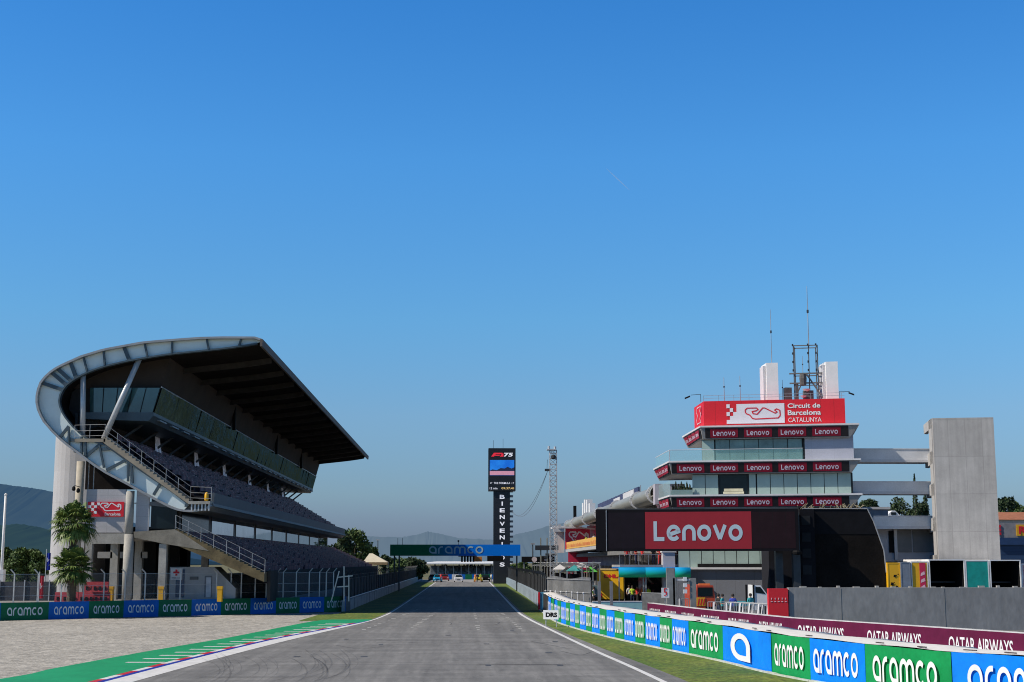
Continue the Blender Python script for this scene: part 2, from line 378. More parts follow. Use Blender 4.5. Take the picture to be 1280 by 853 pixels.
# asphalt with longitudinal streaks, patches and rubber
M_ASPH = mat('track_asphalt', (0.198, 0.194, 0.19), 0.8, var=0.10, scale=0.12, stretch=(3, 0.35, 1), fine=0.12, fscale=1.4)
def asphalt_extra(m):
    N = m.node_tree.nodes; L = m.node_tree.links; b = N['Principled BSDF']
    src = b.inputs['Base Color'].links[0].from_socket
    tc = [n for n in N if n.type == 'TEX_COORD'][0]
    mp = N.new('ShaderNodeMapping'); mp.inputs['Scale'].default_value = (1.1, 0.03, 1); mp.inputs['Rotation'].default_value = (0, 0, R(2))
    L.new(tc.outputs['Object'], mp.inputs[0])
    n1 = N.new('ShaderNodeTexNoise'); n1.inputs['Scale'].default_value = 1.3; n1.inputs['Detail'].default_value = 5; n1.inputs['Distortion'].default_value = 0.4
    L.new(mp.outputs[0], n1.inputs['Vector'])
    r1 = N.new('ShaderNodeMapRange'); r1.inputs['From Min'].default_value = .35; r1.inputs['From Max'].default_value = .65; r1.inputs['To Min'].default_value = .84; r1.inputs['To Max'].default_value = 1.12
    L.new(n1.outputs['Fac'], r1.inputs['Value'])
    # transverse paving joints: faint wave along y
    n2 = N.new('ShaderNodeTexNoise'); n2.inputs['Scale'].default_value = 25; n2.inputs['Detail'].default_value = 3
    L.new(tc.outputs['Object'], n2.inputs['Vector'])
    r2 = N.new('ShaderNodeMapRange'); r2.inputs['From Min'].default_value = .3; r2.inputs['From Max'].default_value = .7; r2.inputs['To Min'].default_value = .82; r2.inputs['To Max'].default_value = 1.18
    L.new(n2.outputs['Fac'], r2.inputs['Value'])
    # dark rubbered bands and small cracks
    vo = N.new('ShaderNodeTexVoronoi'); vo.feature = 'DISTANCE_TO_EDGE'; vo.inputs['Scale'].default_value = 0.22
    nd = N.new('ShaderNodeTexNoise'); nd.inputs['Scale'].default_value = 0.7; nd.inputs['Detail'].default_value = 6; L.new(tc.outputs['Object'], nd.inputs['Vector'])
    av = N.new('ShaderNodeVectorMath'); av.operation = 'MULTIPLY_ADD'; L.new(nd.outputs['Color'], av.inputs[0]); av.inputs[1].default_value = (4, 4, 0); L.new(tc.outputs['Object'], av.inputs[2]); L.new(av.outputs[0], vo.inputs['Vector'])
    rv = N.new('ShaderNodeMapRange'); rv.inputs['From Max'].default_value = .012; rv.inputs['To Min'].default_value = .72; L.new(vo.outputs['Distance'], rv.inputs['Value'])
    n4 = N.new('ShaderNodeTexNoise'); n4.inputs['Scale'].default_value = .5; n4.inputs['Detail'].default_value = 4; m4 = N.new('ShaderNodeMapping'); m4.inputs['Scale'].default_value = (.25, 1.3, 1); L.new(tc.outputs['Object'], m4.inputs[0]); L.new(m4.outputs[0], n4.inputs['Vector'])
    r4 = N.new('ShaderNodeMapRange'); r4.inputs['From Min'].default_value = .35; r4.inputs['From Max'].default_value = .65; r4.inputs['To Min'].default_value = .84; r4.inputs['To Max'].default_value = 1.10; L.new(n4.outputs['Fac'], r4.inputs['Value'])
    m5 = N.new('ShaderNodeMath'); m5.operation = 'MULTIPLY'; L.new(rv.outputs[0], m5.inputs[0]); L.new(r4.outputs[0], m5.inputs[1])
    m6 = N.new('ShaderNodeMath'); m6.operation = 'MULTIPLY'; L.new(m5.outputs[0], m6.inputs[0]); L.new(r2.outputs[0], m6.inputs[1])
    mu = N.new('ShaderNodeMath'); mu.operation = 'MULTIPLY'; L.new(r1.outputs[0], mu.inputs[0]); L.new(m6.outputs[0], mu.inputs[1])
    vm = N.new('ShaderNodeVectorMath'); vm.operation = 'SCALE'; L.new(src, vm.inputs[0]); L.new(mu.outputs[0], vm.inputs['Scale'])
    L.new(vm.outputs[0], b.inputs['Base Color'])
asphalt_extra(M_ASPH)

flat('ground', [(-9000, -500), (9000, -500), (9000, 12000), (-9000, 12000)], 0.0, M_TERR)
right_line = smooth_line([(8.2, 5), (7.4, 28), (6.72, 47.4), (6.36, 56.4), (5.85, 66.7), (5.1, 86), (4.45, 105), (4.3, 125), (4.6, 200), (4.9, 273), (5.0, 330)])
left_line = smooth_line([(-13.5, 5), (-12.6, 28), (-11.2, 48), (-10.3, 61), (-8.9, 76.5), (-6.75, 95.5), (-6.05, 106), (-5.75, 125), (-5.7, 200), (-5.72, 273), (-5.8, 330)])
ys = [5 + i * 2.5 for i in range(131)]
rl = [(xat(right_line, y), y) for y in ys]; ll = [(xat(left_line, y), y) for y in ys]
strip('track', [(x - 0.35, y) for x, y in ll], [(x + 0.35 + 0.5 * max(0, min(1, (90 - y) / 40)), y) for x, y in rl], 0.028, M_ASPH)
strip('track_edge_marking', [(x - .09, y) for x, y in rl], [(x + .13, y) for x, y in rl], 0.034, M_LINE)
lw = lambda y: 0.16 if y > 98 else min(0.95, 0.16 + (98 - y) * 0.035)
strip('track_edge_marking', [(x - lw(y), y) for x, y in ll], [(x, y) for x, y in ll], 0.034, M_LINE)
# kerb: blue stripe, red/white blocks, green run-off with white chevron stripes
ky = [y for y in ys if y <= 100]
def taper(y, w0): return w0 * max(0.0, min(1.0, (103 - y) / 9))
lo = lambda y, d: (xat(left_line, y) - lw(y) - d, y)
strip('kerb_marking', [lo(y, taper(y, .26)) for y in ky], [lo(y, 0.003) for y in ky], 0.034, M_KBLUE)
gedge = smooth_line([(-26, 5), (-23, 28), (-20.2, 42), (G(0, 850).x, G(0, 850).y), (G(60, 838).x, G(60, 838).y), (G(185, 815).x, G(185, 815).y), (G(285, 798).x, G(285, 798).y), (G(341, 787).x, G(341, 787).y), (G(405, 775.5).x, G(405, 775.5).y), (-6.9, 103)])
gy = [5 + i for i in range(98)]
strip('kerb_runoff', [(xat(gedge, y), y) for y in gy], [lo(y, taper(y, .26) + 0.0) for y in gy], 0.030, M_KGREEN)
KR = MB(); KW = MB(); y = 20.0; k = 0
while y < 96:
    y2 = y + 1.9; mb = KR if k % 2 else KW
    ps = [y, (y + y2) / 2, y2]
    for a, b in zip(ps, ps[1:]):
        wa, wb = taper(a, .28), taper(b, .28); oa, ob = taper(a, .26) + .01, taper(b, .26) + .01
        A, B_, C_, D = lo(a, oa), lo(b, ob), lo(b, ob + wb), lo(a, oa + wa)
        mb.quad((A[0], A[1], .036), (B_[0], B_[1], .036), (C_[0], C_[1], .036), (D[0], D[1], .036))
    y = y2; k += 1
struct(KR.build('kerb_red_blocks', M_KRED, recalc=True)); struct(KW.build('kerb_white_blocks', M_LINE, recalc=True))
ST = MB(); y = 58.5
while y < 97:
    o1 = taper(y, .26) + taper(y, .28) + .06; wmax = max(0.25, (xat(left_line, y) - lw(y) - xat(gedge, y) - o1 - .4) * (0.55))
    A = lo(y, o1); A2 = lo(y + .42, o1)
    ST.quad((A[0], A[1], .036), (A2[0], A2[1], .036), (A2[0] - wmax, A2[1] + .1, .036), (A[0] - wmax, A[1] + .1, .036))
    y += 2.15
struct(ST.build('runoff_stripe_markings', M_LINE, recalc=True))
# grass verges
wallR = [(16.6, 30), (15.5, 39.4), (13.9, 41.9), (12.8, 45.8), (11.9, 48.9), (11.2, 53), (10.55, 59.5), (8.95, 70), (7.9, 78), (6.95, 88), (6.35, 100), (6.6, 124), (7.05, 160), (7.7, 257), (8.0, 300)]
wallRs = smooth_line(wallR, 2.0)
strip('grass_verge', [(xat(rl, y), y) for y in ys if 25 < y < 330], [(xat(wallRs, y) + .5, y) for y in ys if 25 < y < 330], 0.018, M_GRASS)
strip('grass_verge', [(-9.9, y) for y in ys if 101 < y < 330], [(xat(ll, y) + 0.1, y) for y in ys if 101 < y < 330], 0.018, M_GRASS)
gp = [G(433, 763), G(400, 775), G(437, 777), G(458, 775)]
flat('grass_patch', [(-9.6, 103.3), (-9.9, 113), (-11.2, 111.5), (G(372, 777).x, G(372, 777).y), (G(405, 776).x, G(405, 776).y), (-7.2, 101), (-6.3, 103.3)], 0.020, M_GRASS)
flat('gravel_trap', [(-80, 20), (-14, 20), (-9, 85), (-7.5, 101), (-9.6, 118), (-33, 100), (-80, 80)], 0.008, M_GRAV)
flat('paddock_ground', [(7.5, 100), (80, 30), (140, 120), (140, 420), (8, 420)], 0.006, M_PIT)
flat('pit_entry_lane', [(12, 60), (40, 40), (60, 40), (26, 75), (13.5, 100), (9, 110)], 0.011, M_PIT)
# raised terrace behind the left barrier
b = MB(); _w = [G(*p) for p in ((-40, 777.3), (60, 774.8), (153.8, 772), (238.8, 770), (312.5, 768), (374, 766.2), (430.3, 764.4))]
b.vprism([(-120, 78)] + [(p.x - .30, p.y + .36) for p in _w] + [(-10.25, 120), (-10.25, 330), (-120, 330)], 0.0, 1.05)
struct(b.build('terrace_paving', M_PAVE, recalc=True))
# sun-bleached marks, rubber and tyre marks on the asphalt
GM = MB()
for (xp0, yp0, xp1, yp1) in ((521, 763, 455, 788), (549.6, 763, 514.6, 786), (592.7, 763, 597.7, 788), (622.5, 763, 654, 789.6)):
    a = G(xp0, yp0); c = G(xp1, yp1)
    for i in range(14):
        t = i / 13 + random.uniform(-.01, .01); p = a.lerp(c, t); s = random.uniform(.08, .17)
        if random.random() < .85: GM.quad((p.x - s, p.y - .2, .0345), (p.x + s, p.y - .2, .0345), (p.x + s, p.y + .22, .0345), (p.x - s, p.y + .22, .0345))
struct(GM.build('worn_grid_markings', mat('worn_paint', (0.6, 0.6, 0.58), 0.7, var=0.2, scale=6)))
GM = MB()
for (px_, py_) in ((433, 800), (476, 807), (608, 806), (686, 817), (694, 803), (560, 795), (455, 822), (371, 822), (610, 833), (700, 833), (640, 789)):
    p = G(px_, py_); s = random.uniform(.09, .15)
    GM.quad((p.x - s, p.y - .3, .0345), (p.x + s, p.y - .3, .0345), (p.x + s, p.y + .3, .0345), (p.x - s, p.y + .3, .0345))
struct(GM.build('tar_patch_markings', mat('tar', (0.07, 0.07, 0.075), 0.6, var=0.2)))
SK = MB()
def skid(pts, wd, z):
    pts = smooth_line2([(G(a, b).x, G(a, b).y) for a, b in pts])
    vs, fs = ribbon(pts, wd); SK.add([(x, y, z) for x, y in vs], fs)
def smooth_line2(p, n=8):
    p = [Vector(q) for q in p]; p = [p[0] * 2 - p[1]] + p + [p[-1] * 2 - p[-2]]; out = []
    for i in range(1, len(p) - 2):
        for k in range(n):
            t = k / n
            out.append(tuple(0.5 * ((2 * p[i]) + (p[i + 1] - p[i - 1]) * t + (2 * p[i - 1] - 5 * p[i] + 4 * p[i + 1] - p[i + 2]) * t * t + (3 * p[i] - p[i - 1] - 3 * p[i + 1] + p[i + 2]) * t ** 3)))
    out.append(tuple(p[-2])); return out
skids = [[(500, 785), (530, 786), (560, 783), (562, 779), (540, 779)], [(560, 792), (600, 790), (640, 788), (655, 789)], [(660, 802), (690, 808), (720, 813), (742, 811)],
         [(600, 783), (618, 782), (624, 779), (612, 778)], [(700, 815), (725, 820), (740, 816)], [(630, 781), (650, 783), (640, 787)],
         [(420, 808), (450, 812), (480, 809)], [(470, 800), (540, 806), (600, 803)]]
for i, sk_ in enumerate(skids): skid(sk_, random.choice((.05, .08)), 0.0375 + 0.0004 * i)
struct(SK.build('tyre_marks', mat('tyre_mark_dark', (0.03, 0.03, 0.033), 0.7, var=0.3, scale=3, alpha=0.34)))
SK = MB(); skids = []
for k in range(26):
    x0_ = random.uniform(240, 430); y0_ = 818 + random.uniform(-6, 10); r_ = random.uniform(.6, 1.4)
    skids.append([(x0_, y0_), (x0_ + 14 * r_, y0_ + 9), (x0_ + 17 * r_, y0_ + 19), (x0_ + 4 * r_, y0_ + 29), (x0_ - 26 * r_, y0_ + 37)])
for k in range(16):
    x0_ = random.uniform(380, 720); y0_ = random.uniform(778, 835); skids.append([(x0_, y0_), (x0_ + random.uniform(15, 60), y0_ + random.uniform(-1, 1.5)), (x0_ + random.uniform(60, 110), y0_ + random.uniform(-2, 2))])
for i, sk_ in enumerate(skids): skid(sk_, random.choice((.03, .05, .07)), 0.0415 + 0.0001 * i)
struct(SK.build('tyre_marks', mat('tyre_mark_rubber', (0.045, 0.045, 0.05), 0.6, var=0.3, scale=3, alpha=0.15)))
LN = MB()
for (a, b_, wd) in (((300, 833, 700, 832), 0, .05), ((330, 801, 660, 803), 0, .06), ((250, 848, 470, 848), 0, .05)):
    p = G(a[0], a[1]); q = G(a[2], a[3]); LN.quad((p.x, p.y - wd, .0445), (q.x, q.y - wd, .0445), (q.x, q.y + wd, .0445), (p.x, p.y + wd, .0445))
a = G(598, 832); c = G(716, 832); LN.quad((a.x, a.y, .046), (c.x, c.y, .046), (c.x, c.y + .15, .046), (a.x, a.y + .15, .046))
struct(LN.build('asphalt_joint_markings', mat('joint', (0.09, 0.09, 0.095), 0.7, var=0.2, alpha=0.5)))

# ================================================================== hills
def ridge(name, pxy, Yd, m, thick=600, jit=1.5):
    b = MB(); pts = []
    for i in range(len(pxy) - 1):
        for k in range(10):
            t = k / 10; pts.append((pxy[i][0] + (pxy[i + 1][0] - pxy[i][0]) * t, pxy[i][1] + (pxy[i + 1][1] - pxy[i][1]) * t + random.uniform(-1, 1) * jit * 0.3))
    pts.append(pxy[-1]); top = [P(a, c, Yd) for a, c in pts]; n = len(top)
    rows = 7; vs = []
    for j in range(rows):
        f = j / (rows - 1)
        for p in top:
            zz = max(0, p.z) * (1 - f) ** 1.3 + random.uniform(-1, 1) * Yd * 0.0012 * (1 if 0 < j < rows - 1 else 0)
            vs.append((p.x, p.y - f * thick, zz - 5 * (j == rows - 1)))
    fs = [(j * n + i, (j + 1) * n + i, (j + 1) * n + i + 1, j * n + i + 1) for j in range(rows - 1) for i in range(n - 1)]
    b.add(vs, fs)
    vb = [(p.x, p.y, p.z) for p in top] + [(p.x, p.y + thick * 1.5, -5) for p in top]
    b.add(vb, [(i, i + 1, n + i + 1, n + i) for i in range(n - 1)])
    return struct(b.build(name, m, smooth=True))
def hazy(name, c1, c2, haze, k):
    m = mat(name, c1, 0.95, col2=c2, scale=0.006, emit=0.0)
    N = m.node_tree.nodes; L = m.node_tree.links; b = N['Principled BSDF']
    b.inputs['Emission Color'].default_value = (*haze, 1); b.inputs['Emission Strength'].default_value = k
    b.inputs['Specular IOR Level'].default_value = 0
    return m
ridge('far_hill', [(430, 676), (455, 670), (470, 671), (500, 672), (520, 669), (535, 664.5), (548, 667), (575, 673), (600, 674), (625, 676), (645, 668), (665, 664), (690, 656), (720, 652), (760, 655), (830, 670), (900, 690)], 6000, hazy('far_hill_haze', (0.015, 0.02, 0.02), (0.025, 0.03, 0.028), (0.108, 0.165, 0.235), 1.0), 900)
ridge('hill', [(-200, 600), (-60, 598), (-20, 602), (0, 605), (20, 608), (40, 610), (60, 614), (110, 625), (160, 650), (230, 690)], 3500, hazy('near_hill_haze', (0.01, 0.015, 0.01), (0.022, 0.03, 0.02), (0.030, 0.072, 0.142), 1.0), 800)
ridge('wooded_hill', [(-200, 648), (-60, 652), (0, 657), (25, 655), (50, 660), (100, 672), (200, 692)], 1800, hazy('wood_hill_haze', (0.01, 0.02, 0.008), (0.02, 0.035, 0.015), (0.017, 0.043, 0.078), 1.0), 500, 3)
b = MB()
a0, a1 = P(757, 210, 6500), P(787, 238, 6500)
pts = [a0.lerp(a1, t / 8) for t in range(9)]; vs = []
for i, p in enumerate(pts): r = 1.6 * math.sin(math.pi * (i + .3) / 9); vs += [p + Vector((r, 0, r)), p - Vector((r, 0, r))]
b.add(vs, [(2 * i, 2 * i + 1, 2 * i + 3, 2 * i + 2) for i in range(8)])
tag(b.build('contrail', mat('contrail_ice', (0.8, 0.8, 0.8), 1, alpha=0.35, var=0.05), at=a0), 'faint thin white aircraft trail high in the clear sky', 'contrail')
# ================================================================== vegetation
LEAF = mat('leaves', (0.025, 0.06, 0.010), 0.7, col2=(0.085, 0.135, 0.025), scale=0.9, detail=3, fine=0.4, fscale=3)
LEAFD = mat('leaves_dark', (0.014, 0.032, 0.010), 0.75, col2=(0.04, 0.07, 0.018), scale=0.9, detail=3, fine=0.4, fscale=3)
PALML = mat('palm_leaf', (0.05, 0.10, 0.02), 0.5, col2=(0.16, 0.21, 0.05), scale=1.5, fine=0.3, fscale=6)
BARK = mat('bark', (0.10, 0.075, 0.05), 0.9, var=0.3, scale=4)
def leaf_cloud(mb, c, rx, ry, rz, n, size, hollow=0.35):
    for _ in range(n):
        d = Vector((random.gauss(0, 1), random.gauss(0, 1), random.gauss(0, 1))).normalized()
        r = hollow + (1 - hollow) * random.random() ** .6
        p = Vector(c) + Vector((d.x * rx * r, d.y * ry * r, d.z * rz * r))
        u = Vector((random.gauss(0, 1), random.gauss(0, 1), random.gauss(0, 1))).normalized() * size * random.uniform(.6, 1.3)
        v = u.cross(Vector((random.gauss(0, 1), random.gauss(0, 1), random.gauss(0, 1)))).normalized() * size * random.uniform(.35, .7)
        mb.quad(p - u, p - v, p + u, p + v)
def make_tree(name, label, loc, h, rad, clumps=16, leaves=130, leaf=0.28, trunk_h=0.35, m=LEAF, group=None, squash=1.0, seed=None, cat='tree'):
    if seed is not None: random.seed(seed)
    loc = Vector(loc); t = thing(name, label, cat, loc, group)
    tk = MB(); top = loc + Vector((0, 0, h * trunk_h)); r0 = max(.12, h * .03)
    tk.tube(loc, top, r0, r0 * .7, 8)
    cr = MB(); ch = h * (1 - trunk_h * .7); cz = loc.z + h - ch / 2
    for i in range(clumps):
        a = random.uniform(0, 2 * math.pi); zz = random.uniform(-.42, .40); rr = math.sqrt(max(.05, 1 - (zz * 1.9) ** 2)) * rad * random.uniform(.25, .78)
        c = Vector((loc.x + math.cos(a) * rr, loc.y + math.sin(a) * rr, cz + zz * ch * squash))
        if i % 2 == 0: tk.tube(top - Vector((0, 0, .1)), c, r0 * .4, r0 * .12, 5)
        s = rad * random.uniform(.28, .5)
        leaf_cloud(cr, c, s, s, s * .75, leaves, leaf)
    tk.build('trunk', BARK, t, smooth=True); cr.build('crown', m, t)
    return t
def make_conifer(name, label, loc, h, rad, m=LEAFD, n=1500, leaf=.22, group=None):
    loc = Vector(loc); t = thing(name, label, 'tree', loc, group)
    MB().tube(loc, loc + Vector((0, 0, h * .9)), .15, .04, 6).build('trunk', BARK, t)
    cr = MB()
    for i in range(n):
        f = random.random() ** 1.2; r = rad * (1 - f) ** .7 * random.uniform(.5, 1.08); a = random.uniform(0, 6.283)
        p = loc + Vector((math.cos(a) * r, math.sin(a) * r, h * .06 + f * h * .94))
        u = Vector((random.gauss(0, .4), random.gauss(0, .4), 1)).normalized() * leaf; v = u.cross(Vector((random.gauss(0, 1), random.gauss(0, 1), 0))).normalized() * leaf * .5
        cr.quad(p - u, p - v, p + u, p + v)
    cr.build('crown', m, t); return t

def at(px, Y, z=0.0):
    p = P(px, 703, Y); return Vector((p.x, Y, z))
def hgt(py, Y, px=640): return P(px, py, Y).z

# hedge along the left behind the fence
random.seed(3)
names = ['rounded dark green bush second along the hedge left of the stand', 'tall bush at the left edge of the picture behind the fence', 'dark bush touching the pale curved stair tower', 'broad low bush in the middle of the left hedge', 'low bush at the foot of the white flagpole']
for i, (px_, top_, wpx, Yd) in enumerate(((22, 684, 17, 128), (4, 684, 15, 131), (49, 684, 14, 127), (36, 686, 16, 130), (-16, 682, 18, 132))):
    l = at(px_, Yd, 1.0); h = hgt(top_, Yd) - 1.0
    make_tree('bush', names[i], l, h, wpx * Yd / F * 1.05, 22, 170, .17, .12, LEAF, 'bushes left of the grandstand', cat='bush')
tl = [(440, 659, 22, 262, LEAF, 'large leafy tree just past the far end of the grandstand'), (461, 672, 12, 275, LEAF, 'smaller round tree beside the large tree past the grandstand'),
      (424, 668, 16, 258, LEAFD, 'dark tree half hidden behind the upper tier tip'), (520, 698, 14, 300, LEAFD, 'low spreading tree behind the track gantry on the left'),
      (503, 700, 14, 310, LEAF, 'pale green tree between the white tent and the gantry'), (484, 694, 10, 320, LEAFD, 'small dark tree behind the white tent')]
for px_, top_, wpx, Yd, m_, lb in tl:
    make_tree('tree', lb, at(px_, Yd), hgt(top_, Yd), wpx * Yd / F * 1.15, 26, 150, .34, .2, m_, 'trees past the grandstand')
tr = [(1092, 617, 19, 260, LEAFD, 'dark tree between the control tower and the walkways'), (1130, 617, 24, 270, LEAFD, 'dark spreading tree behind the middle walkway, left one'),
      (1153, 620, 19, 262, LEAFD, 'dense dark tree behind the middle walkway next to the concrete tower'), (1254, 614, 21, 250, LEAFD, 'tree just right of the concrete tower'),
      (1275, 612, 22, 262, LEAF, 'feathery tree at the right edge of the picture'), (1262, 632, 28, 225, LEAF, 'low bushy tree under the right edge trees'),
      (640, 706, 8, 330, LEAF, 'small tree right of the far stand beneath the display tower'), (672, 699, 8, 310, LEAFD, 'small dark tree beyond the lattice mast'), (1240, 628, 10, 255, LEAFD, 'narrow dark tree touching the concrete tower edge'),
      (655, 702, 9, 320, LEAF, 'pale bushy tree beyond the pit wall'), (1288, 632, 14, 225, LEAFD, 'dark bushy tree cut by the right edge of the picture')]
for px_, top_, wpx, Yd, m_, lb in tr:
    make_tree('tree', lb, at(px_, Yd), hgt(top_, Yd), wpx * Yd / F, 30, 150, .32, .2, m_, 'trees behind the paddock')
make_conifer('cypress_tree', 'slim pointed cypress standing above the middle walkway', at(1147.5, 250), hgt(592, 250), 1.1)
make_conifer('conifer_tree', 'small pointed conifer between the middle and lower walkways', at(1160, 300), hgt(612, 300), 2.0)

# palms
def palm(name, label, px_, crown_py, Yd, rad, nf, droop, zb=1.05):
    l = at(px_, Yd, zb); cz = hgt(crown_py, Yd); t = thing(name, label, 'palm', l)
    tk = MB()
    hh = cz - zb
    for k in range(14):
        z0 = zb + hh * k / 14; z1 = zb + hh * (k + 1) / 14
        tk.tube((l.x, l.y, z0), (l.x, l.y, z1), .24, .30, 9)
    tk.build('trunk', BARK, t)
    fr = MB()
    for i in range(nf):
        a = 2.399 * i + random.uniform(-.2, .2); el = R(86 - 135 * (i / nf) ** 1.1 + random.uniform(-9, 9))
        d = Vector((math.cos(a) * math.cos(el), math.sin(a) * math.cos(el), math.sin(el))); side = Vector((-math.sin(a), math.cos(a), 0)); up_ = side.cross(d).normalized()
        c = Vector((l.x, l.y, cz)); L1 = rad * random.uniform(.42, .6); h_ = c + d * L1; fr.tube(c, h_, .03, .02, 3, cap=False); fl = rad * random.uniform(.42, .58)
        for k in range(17):
            g = R(-105 + 210 * k / 16 + random.uniform(-4, 4)); q = (d * math.cos(g) + side * math.sin(g)).normalized(); ll_ = fl * (1 - .25 * abs(math.sin(g)))
            m1 = h_ + q * ll_ * .6 + up_ * .06; tip = h_ + q * ll_ - Vector((0, 0, ll_ * droop * (.35 + .3 * random.random()))); wv = q.cross(up_).normalized() * .075
            fr.add([h_, m1 + wv, tip, m1 - wv], [(0, 1, 2, 3)])
    fr.build('fronds', PALML, t)
    dead = MB(); leaf_cloud(dead, (l.x, l.y, cz - .35), .35, .35, .45, 160, .16); dead.build('dry_leaf_skirt', BARK, t)
    return t
random.seed(11)
palm('palm_tree', 'tall palm with round fan crown in front of the pale stair tower', 90, 655, 106, 1.95, 64, .9)
palm('young_palm', 'short bushy palm growing beneath the tall palm behind the fence', 92, 708, 105, 1.75, 70, .7)

# ================================================================== GRANDSTAND
Y0 = 110.0; Y1 = 232.0
def S(px_, py_, Y=Y0):
    p = P(px_, py_, Y); return (p.x, p.z)
gs_label = 'long roofed grandstand with curved steel end band and two tiers of seats'
gs = thing('grandstand', gs_label, 'grandstand', (S(160, 703)[0], Y0, 1.05))
M_BAND = mat('pale_blue_panel', (0.70, 0.80, 0.80), 0.5, var=0.08, scale=0.5)
M_RIB = mat('blue_grey_steel', (0.06, 0.09, 0.11), 0.5, 0.2, var=0.15)
M_RIM = mat('roof_edge_metal', (0.36, 0.35, 0.34), 0.45, 0.5, var=0.12)
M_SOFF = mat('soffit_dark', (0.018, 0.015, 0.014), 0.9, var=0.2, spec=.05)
M_BROWN = mat('brown_cladding', (0.055, 0.042, 0.034), 0.85, spec=.1, var=0.15, scale=.4)
outer = [(327, 427), (320, 424.5), (280, 424.3), (250, 425), (210, 428), (180, 430.5), (169, 432.5), (131, 439.5), (103, 448), (75, 460.6), (62, 469.5), (54, 479), (49.5, 491), (48.5, 502), (51, 514), (57, 526), (69, 540), (84, 554), (103, 567.8), (118, 579.5), (135, 590.5), (156, 601.5), (177, 613), (198, 624.5), (219, 635), (230, 637.5), (243, 638), (257, 636), (264, 631)]
inner = [(322, 429), (311, 431), (290, 434), (274, 436), (245, 439), (210.5, 442.5), (180, 447.3), (159, 451), (131, 457.5), (112.5, 463.8), (94, 473), (84, 480), (78, 488), (74, 497), (73.5, 505), (77, 515), (83, 525), (92, 535.5), (102, 544.5), (112, 551.5), (131, 557.5), (145, 567), (158, 577), (174, 588), (188, 597.5), (204, 608), (219, 618.5), (232, 628.5), (236, 632)]
oc = [S(*p) for p in outer]; ic = [S(*p) for p in inner]
# resample both to the same count for the band
def resamp(pts, n):
    d = [0]
    for a, b in zip(pts, pts[1:]): d.append(d[-1] + math.dist(a, b))
    out = []; j = 0
    for i in range(n):
        s = d[-1] * i / (n - 1)
        while j < len(d) - 2 and d[j + 1] < s: j += 1
        t = (s - d[j]) / max(1e-9, d[j + 1] - d[j]); out.append((pts[j][0] + (pts[j + 1][0] - pts[j][0]) * t, pts[j][1] + (pts[j + 1][1] - pts[j][1]) * t))
    return out
iend = len(oc) - 4
OB = resamp(oc[:iend + 1], 64); IB = resamp(ic, 64)
b = MB(); n = 64
b.add([(x, Y0, z) for x, z in OB] + [(x, Y0, z) for x, z in IB], [(i, i + 1, n + i + 1, n + i) for i in range(n - 1)])
b.build('end_band', M_BAND, gs, recalc=True)
# rim = roof shell, offset outward 0.22
def offs(pts, d):
    out = []
    for i in range(len(pts)):
        a = Vector(pts[max(0, i - 1)]); c = Vector(pts[min(len(pts) - 1, i + 1)]); t = (c - a).normalized(); nn = Vector((-t.y, t.x))
        out.append((pts[i][0] + nn.x * d, pts[i][1] + nn.y * d))
    return out
OC = resamp(oc, 70); oo = offs(OC, -0.16); tip = oo[0]
b = MB(); b.prism(OC + list(reversed(oo)), Y0 - 0.45, Y1); b.build('roof', M_RIM, gs, recalc=True)
b = MB(); ii = offs(IB, 0.12); b.prism(IB + list(reversed(ii)), Y0 - 0.28, Y0 + 0.2); b.build('band_inner_flange', M_RIB, gs, recalc=True)
# soffit
sf = [IB[i] for i in range(0, 40)]
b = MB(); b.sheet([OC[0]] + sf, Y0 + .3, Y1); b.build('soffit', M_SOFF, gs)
# soffit beams
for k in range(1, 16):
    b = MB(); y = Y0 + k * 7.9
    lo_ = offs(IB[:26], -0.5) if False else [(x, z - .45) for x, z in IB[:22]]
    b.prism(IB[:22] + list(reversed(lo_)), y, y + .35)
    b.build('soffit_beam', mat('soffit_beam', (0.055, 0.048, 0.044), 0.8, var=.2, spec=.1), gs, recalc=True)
# roof front edge fascia (brown strip)
b = MB(); x, z = OC[0]; b.prism([(x - .05, z - .45), (x + .12, z - .45), (x + .16, z + .1), (x - .05, z + .14)], Y0 - .5, Y1 + .6); b.build('roof_edge_trim', mat('roof_edge_brown', (0.11, 0.09, 0.08), .7), gs, recalc=True)
# ribs across the band
b = MB()
for f in (3, 8.5, 13, 17, 20.2, 23.3, 26.3, 28.5, 30.3, 31.9, 33.6):
    i = int(f); 
    a = Vector((OB[i][0], Y0 - .16, OB[i][1])); c = min(IB, key=lambda q: math.dist(q, OB[i])); c = Vector((c[0], Y0 - .16, c[1]))
    b._bar(a, c, .12, .28)
# truss-like members in the lower limb
for (p, q) in (((75, 547), (86, 533)), ((86, 535), (86, 556)), ((86, 550), (104, 551)), ((102, 546), (102, 568)), ((107, 550), (107, 570)), ((107, 571), (128, 553)), ((124, 556), (130, 585)), ((127, 562), (139, 561)), ((133, 588), (160, 574)), ((160, 578), (160, 602)), ((164.5, 581), (166, 604)), ((192, 619), (201, 604)), ((232, 634), (236, 625))):
    a = P(p[0], p[1], Y0 - .16); c = P(q[0], q[1], Y0 - .16); b._bar(a, c, .14, .22)
pieces(b, 'band_rib', M_RIB, gs)
# struts
STR = mat('pale_steel_tube', (0.5, 0.52, 0.54), 0.4, 0.2, var=0.06)
MB().tube(P(104, 466, Y0 + .3), P(103, 548, Y0 + .3), .21, n=12).build('strut', STR, gs, smooth=True)
MB().tube(P(174, 449, Y0 + .3), P(129.5, 549, Y0 + .3), .21, n=12).build('strut', STR, gs, smooth=True)
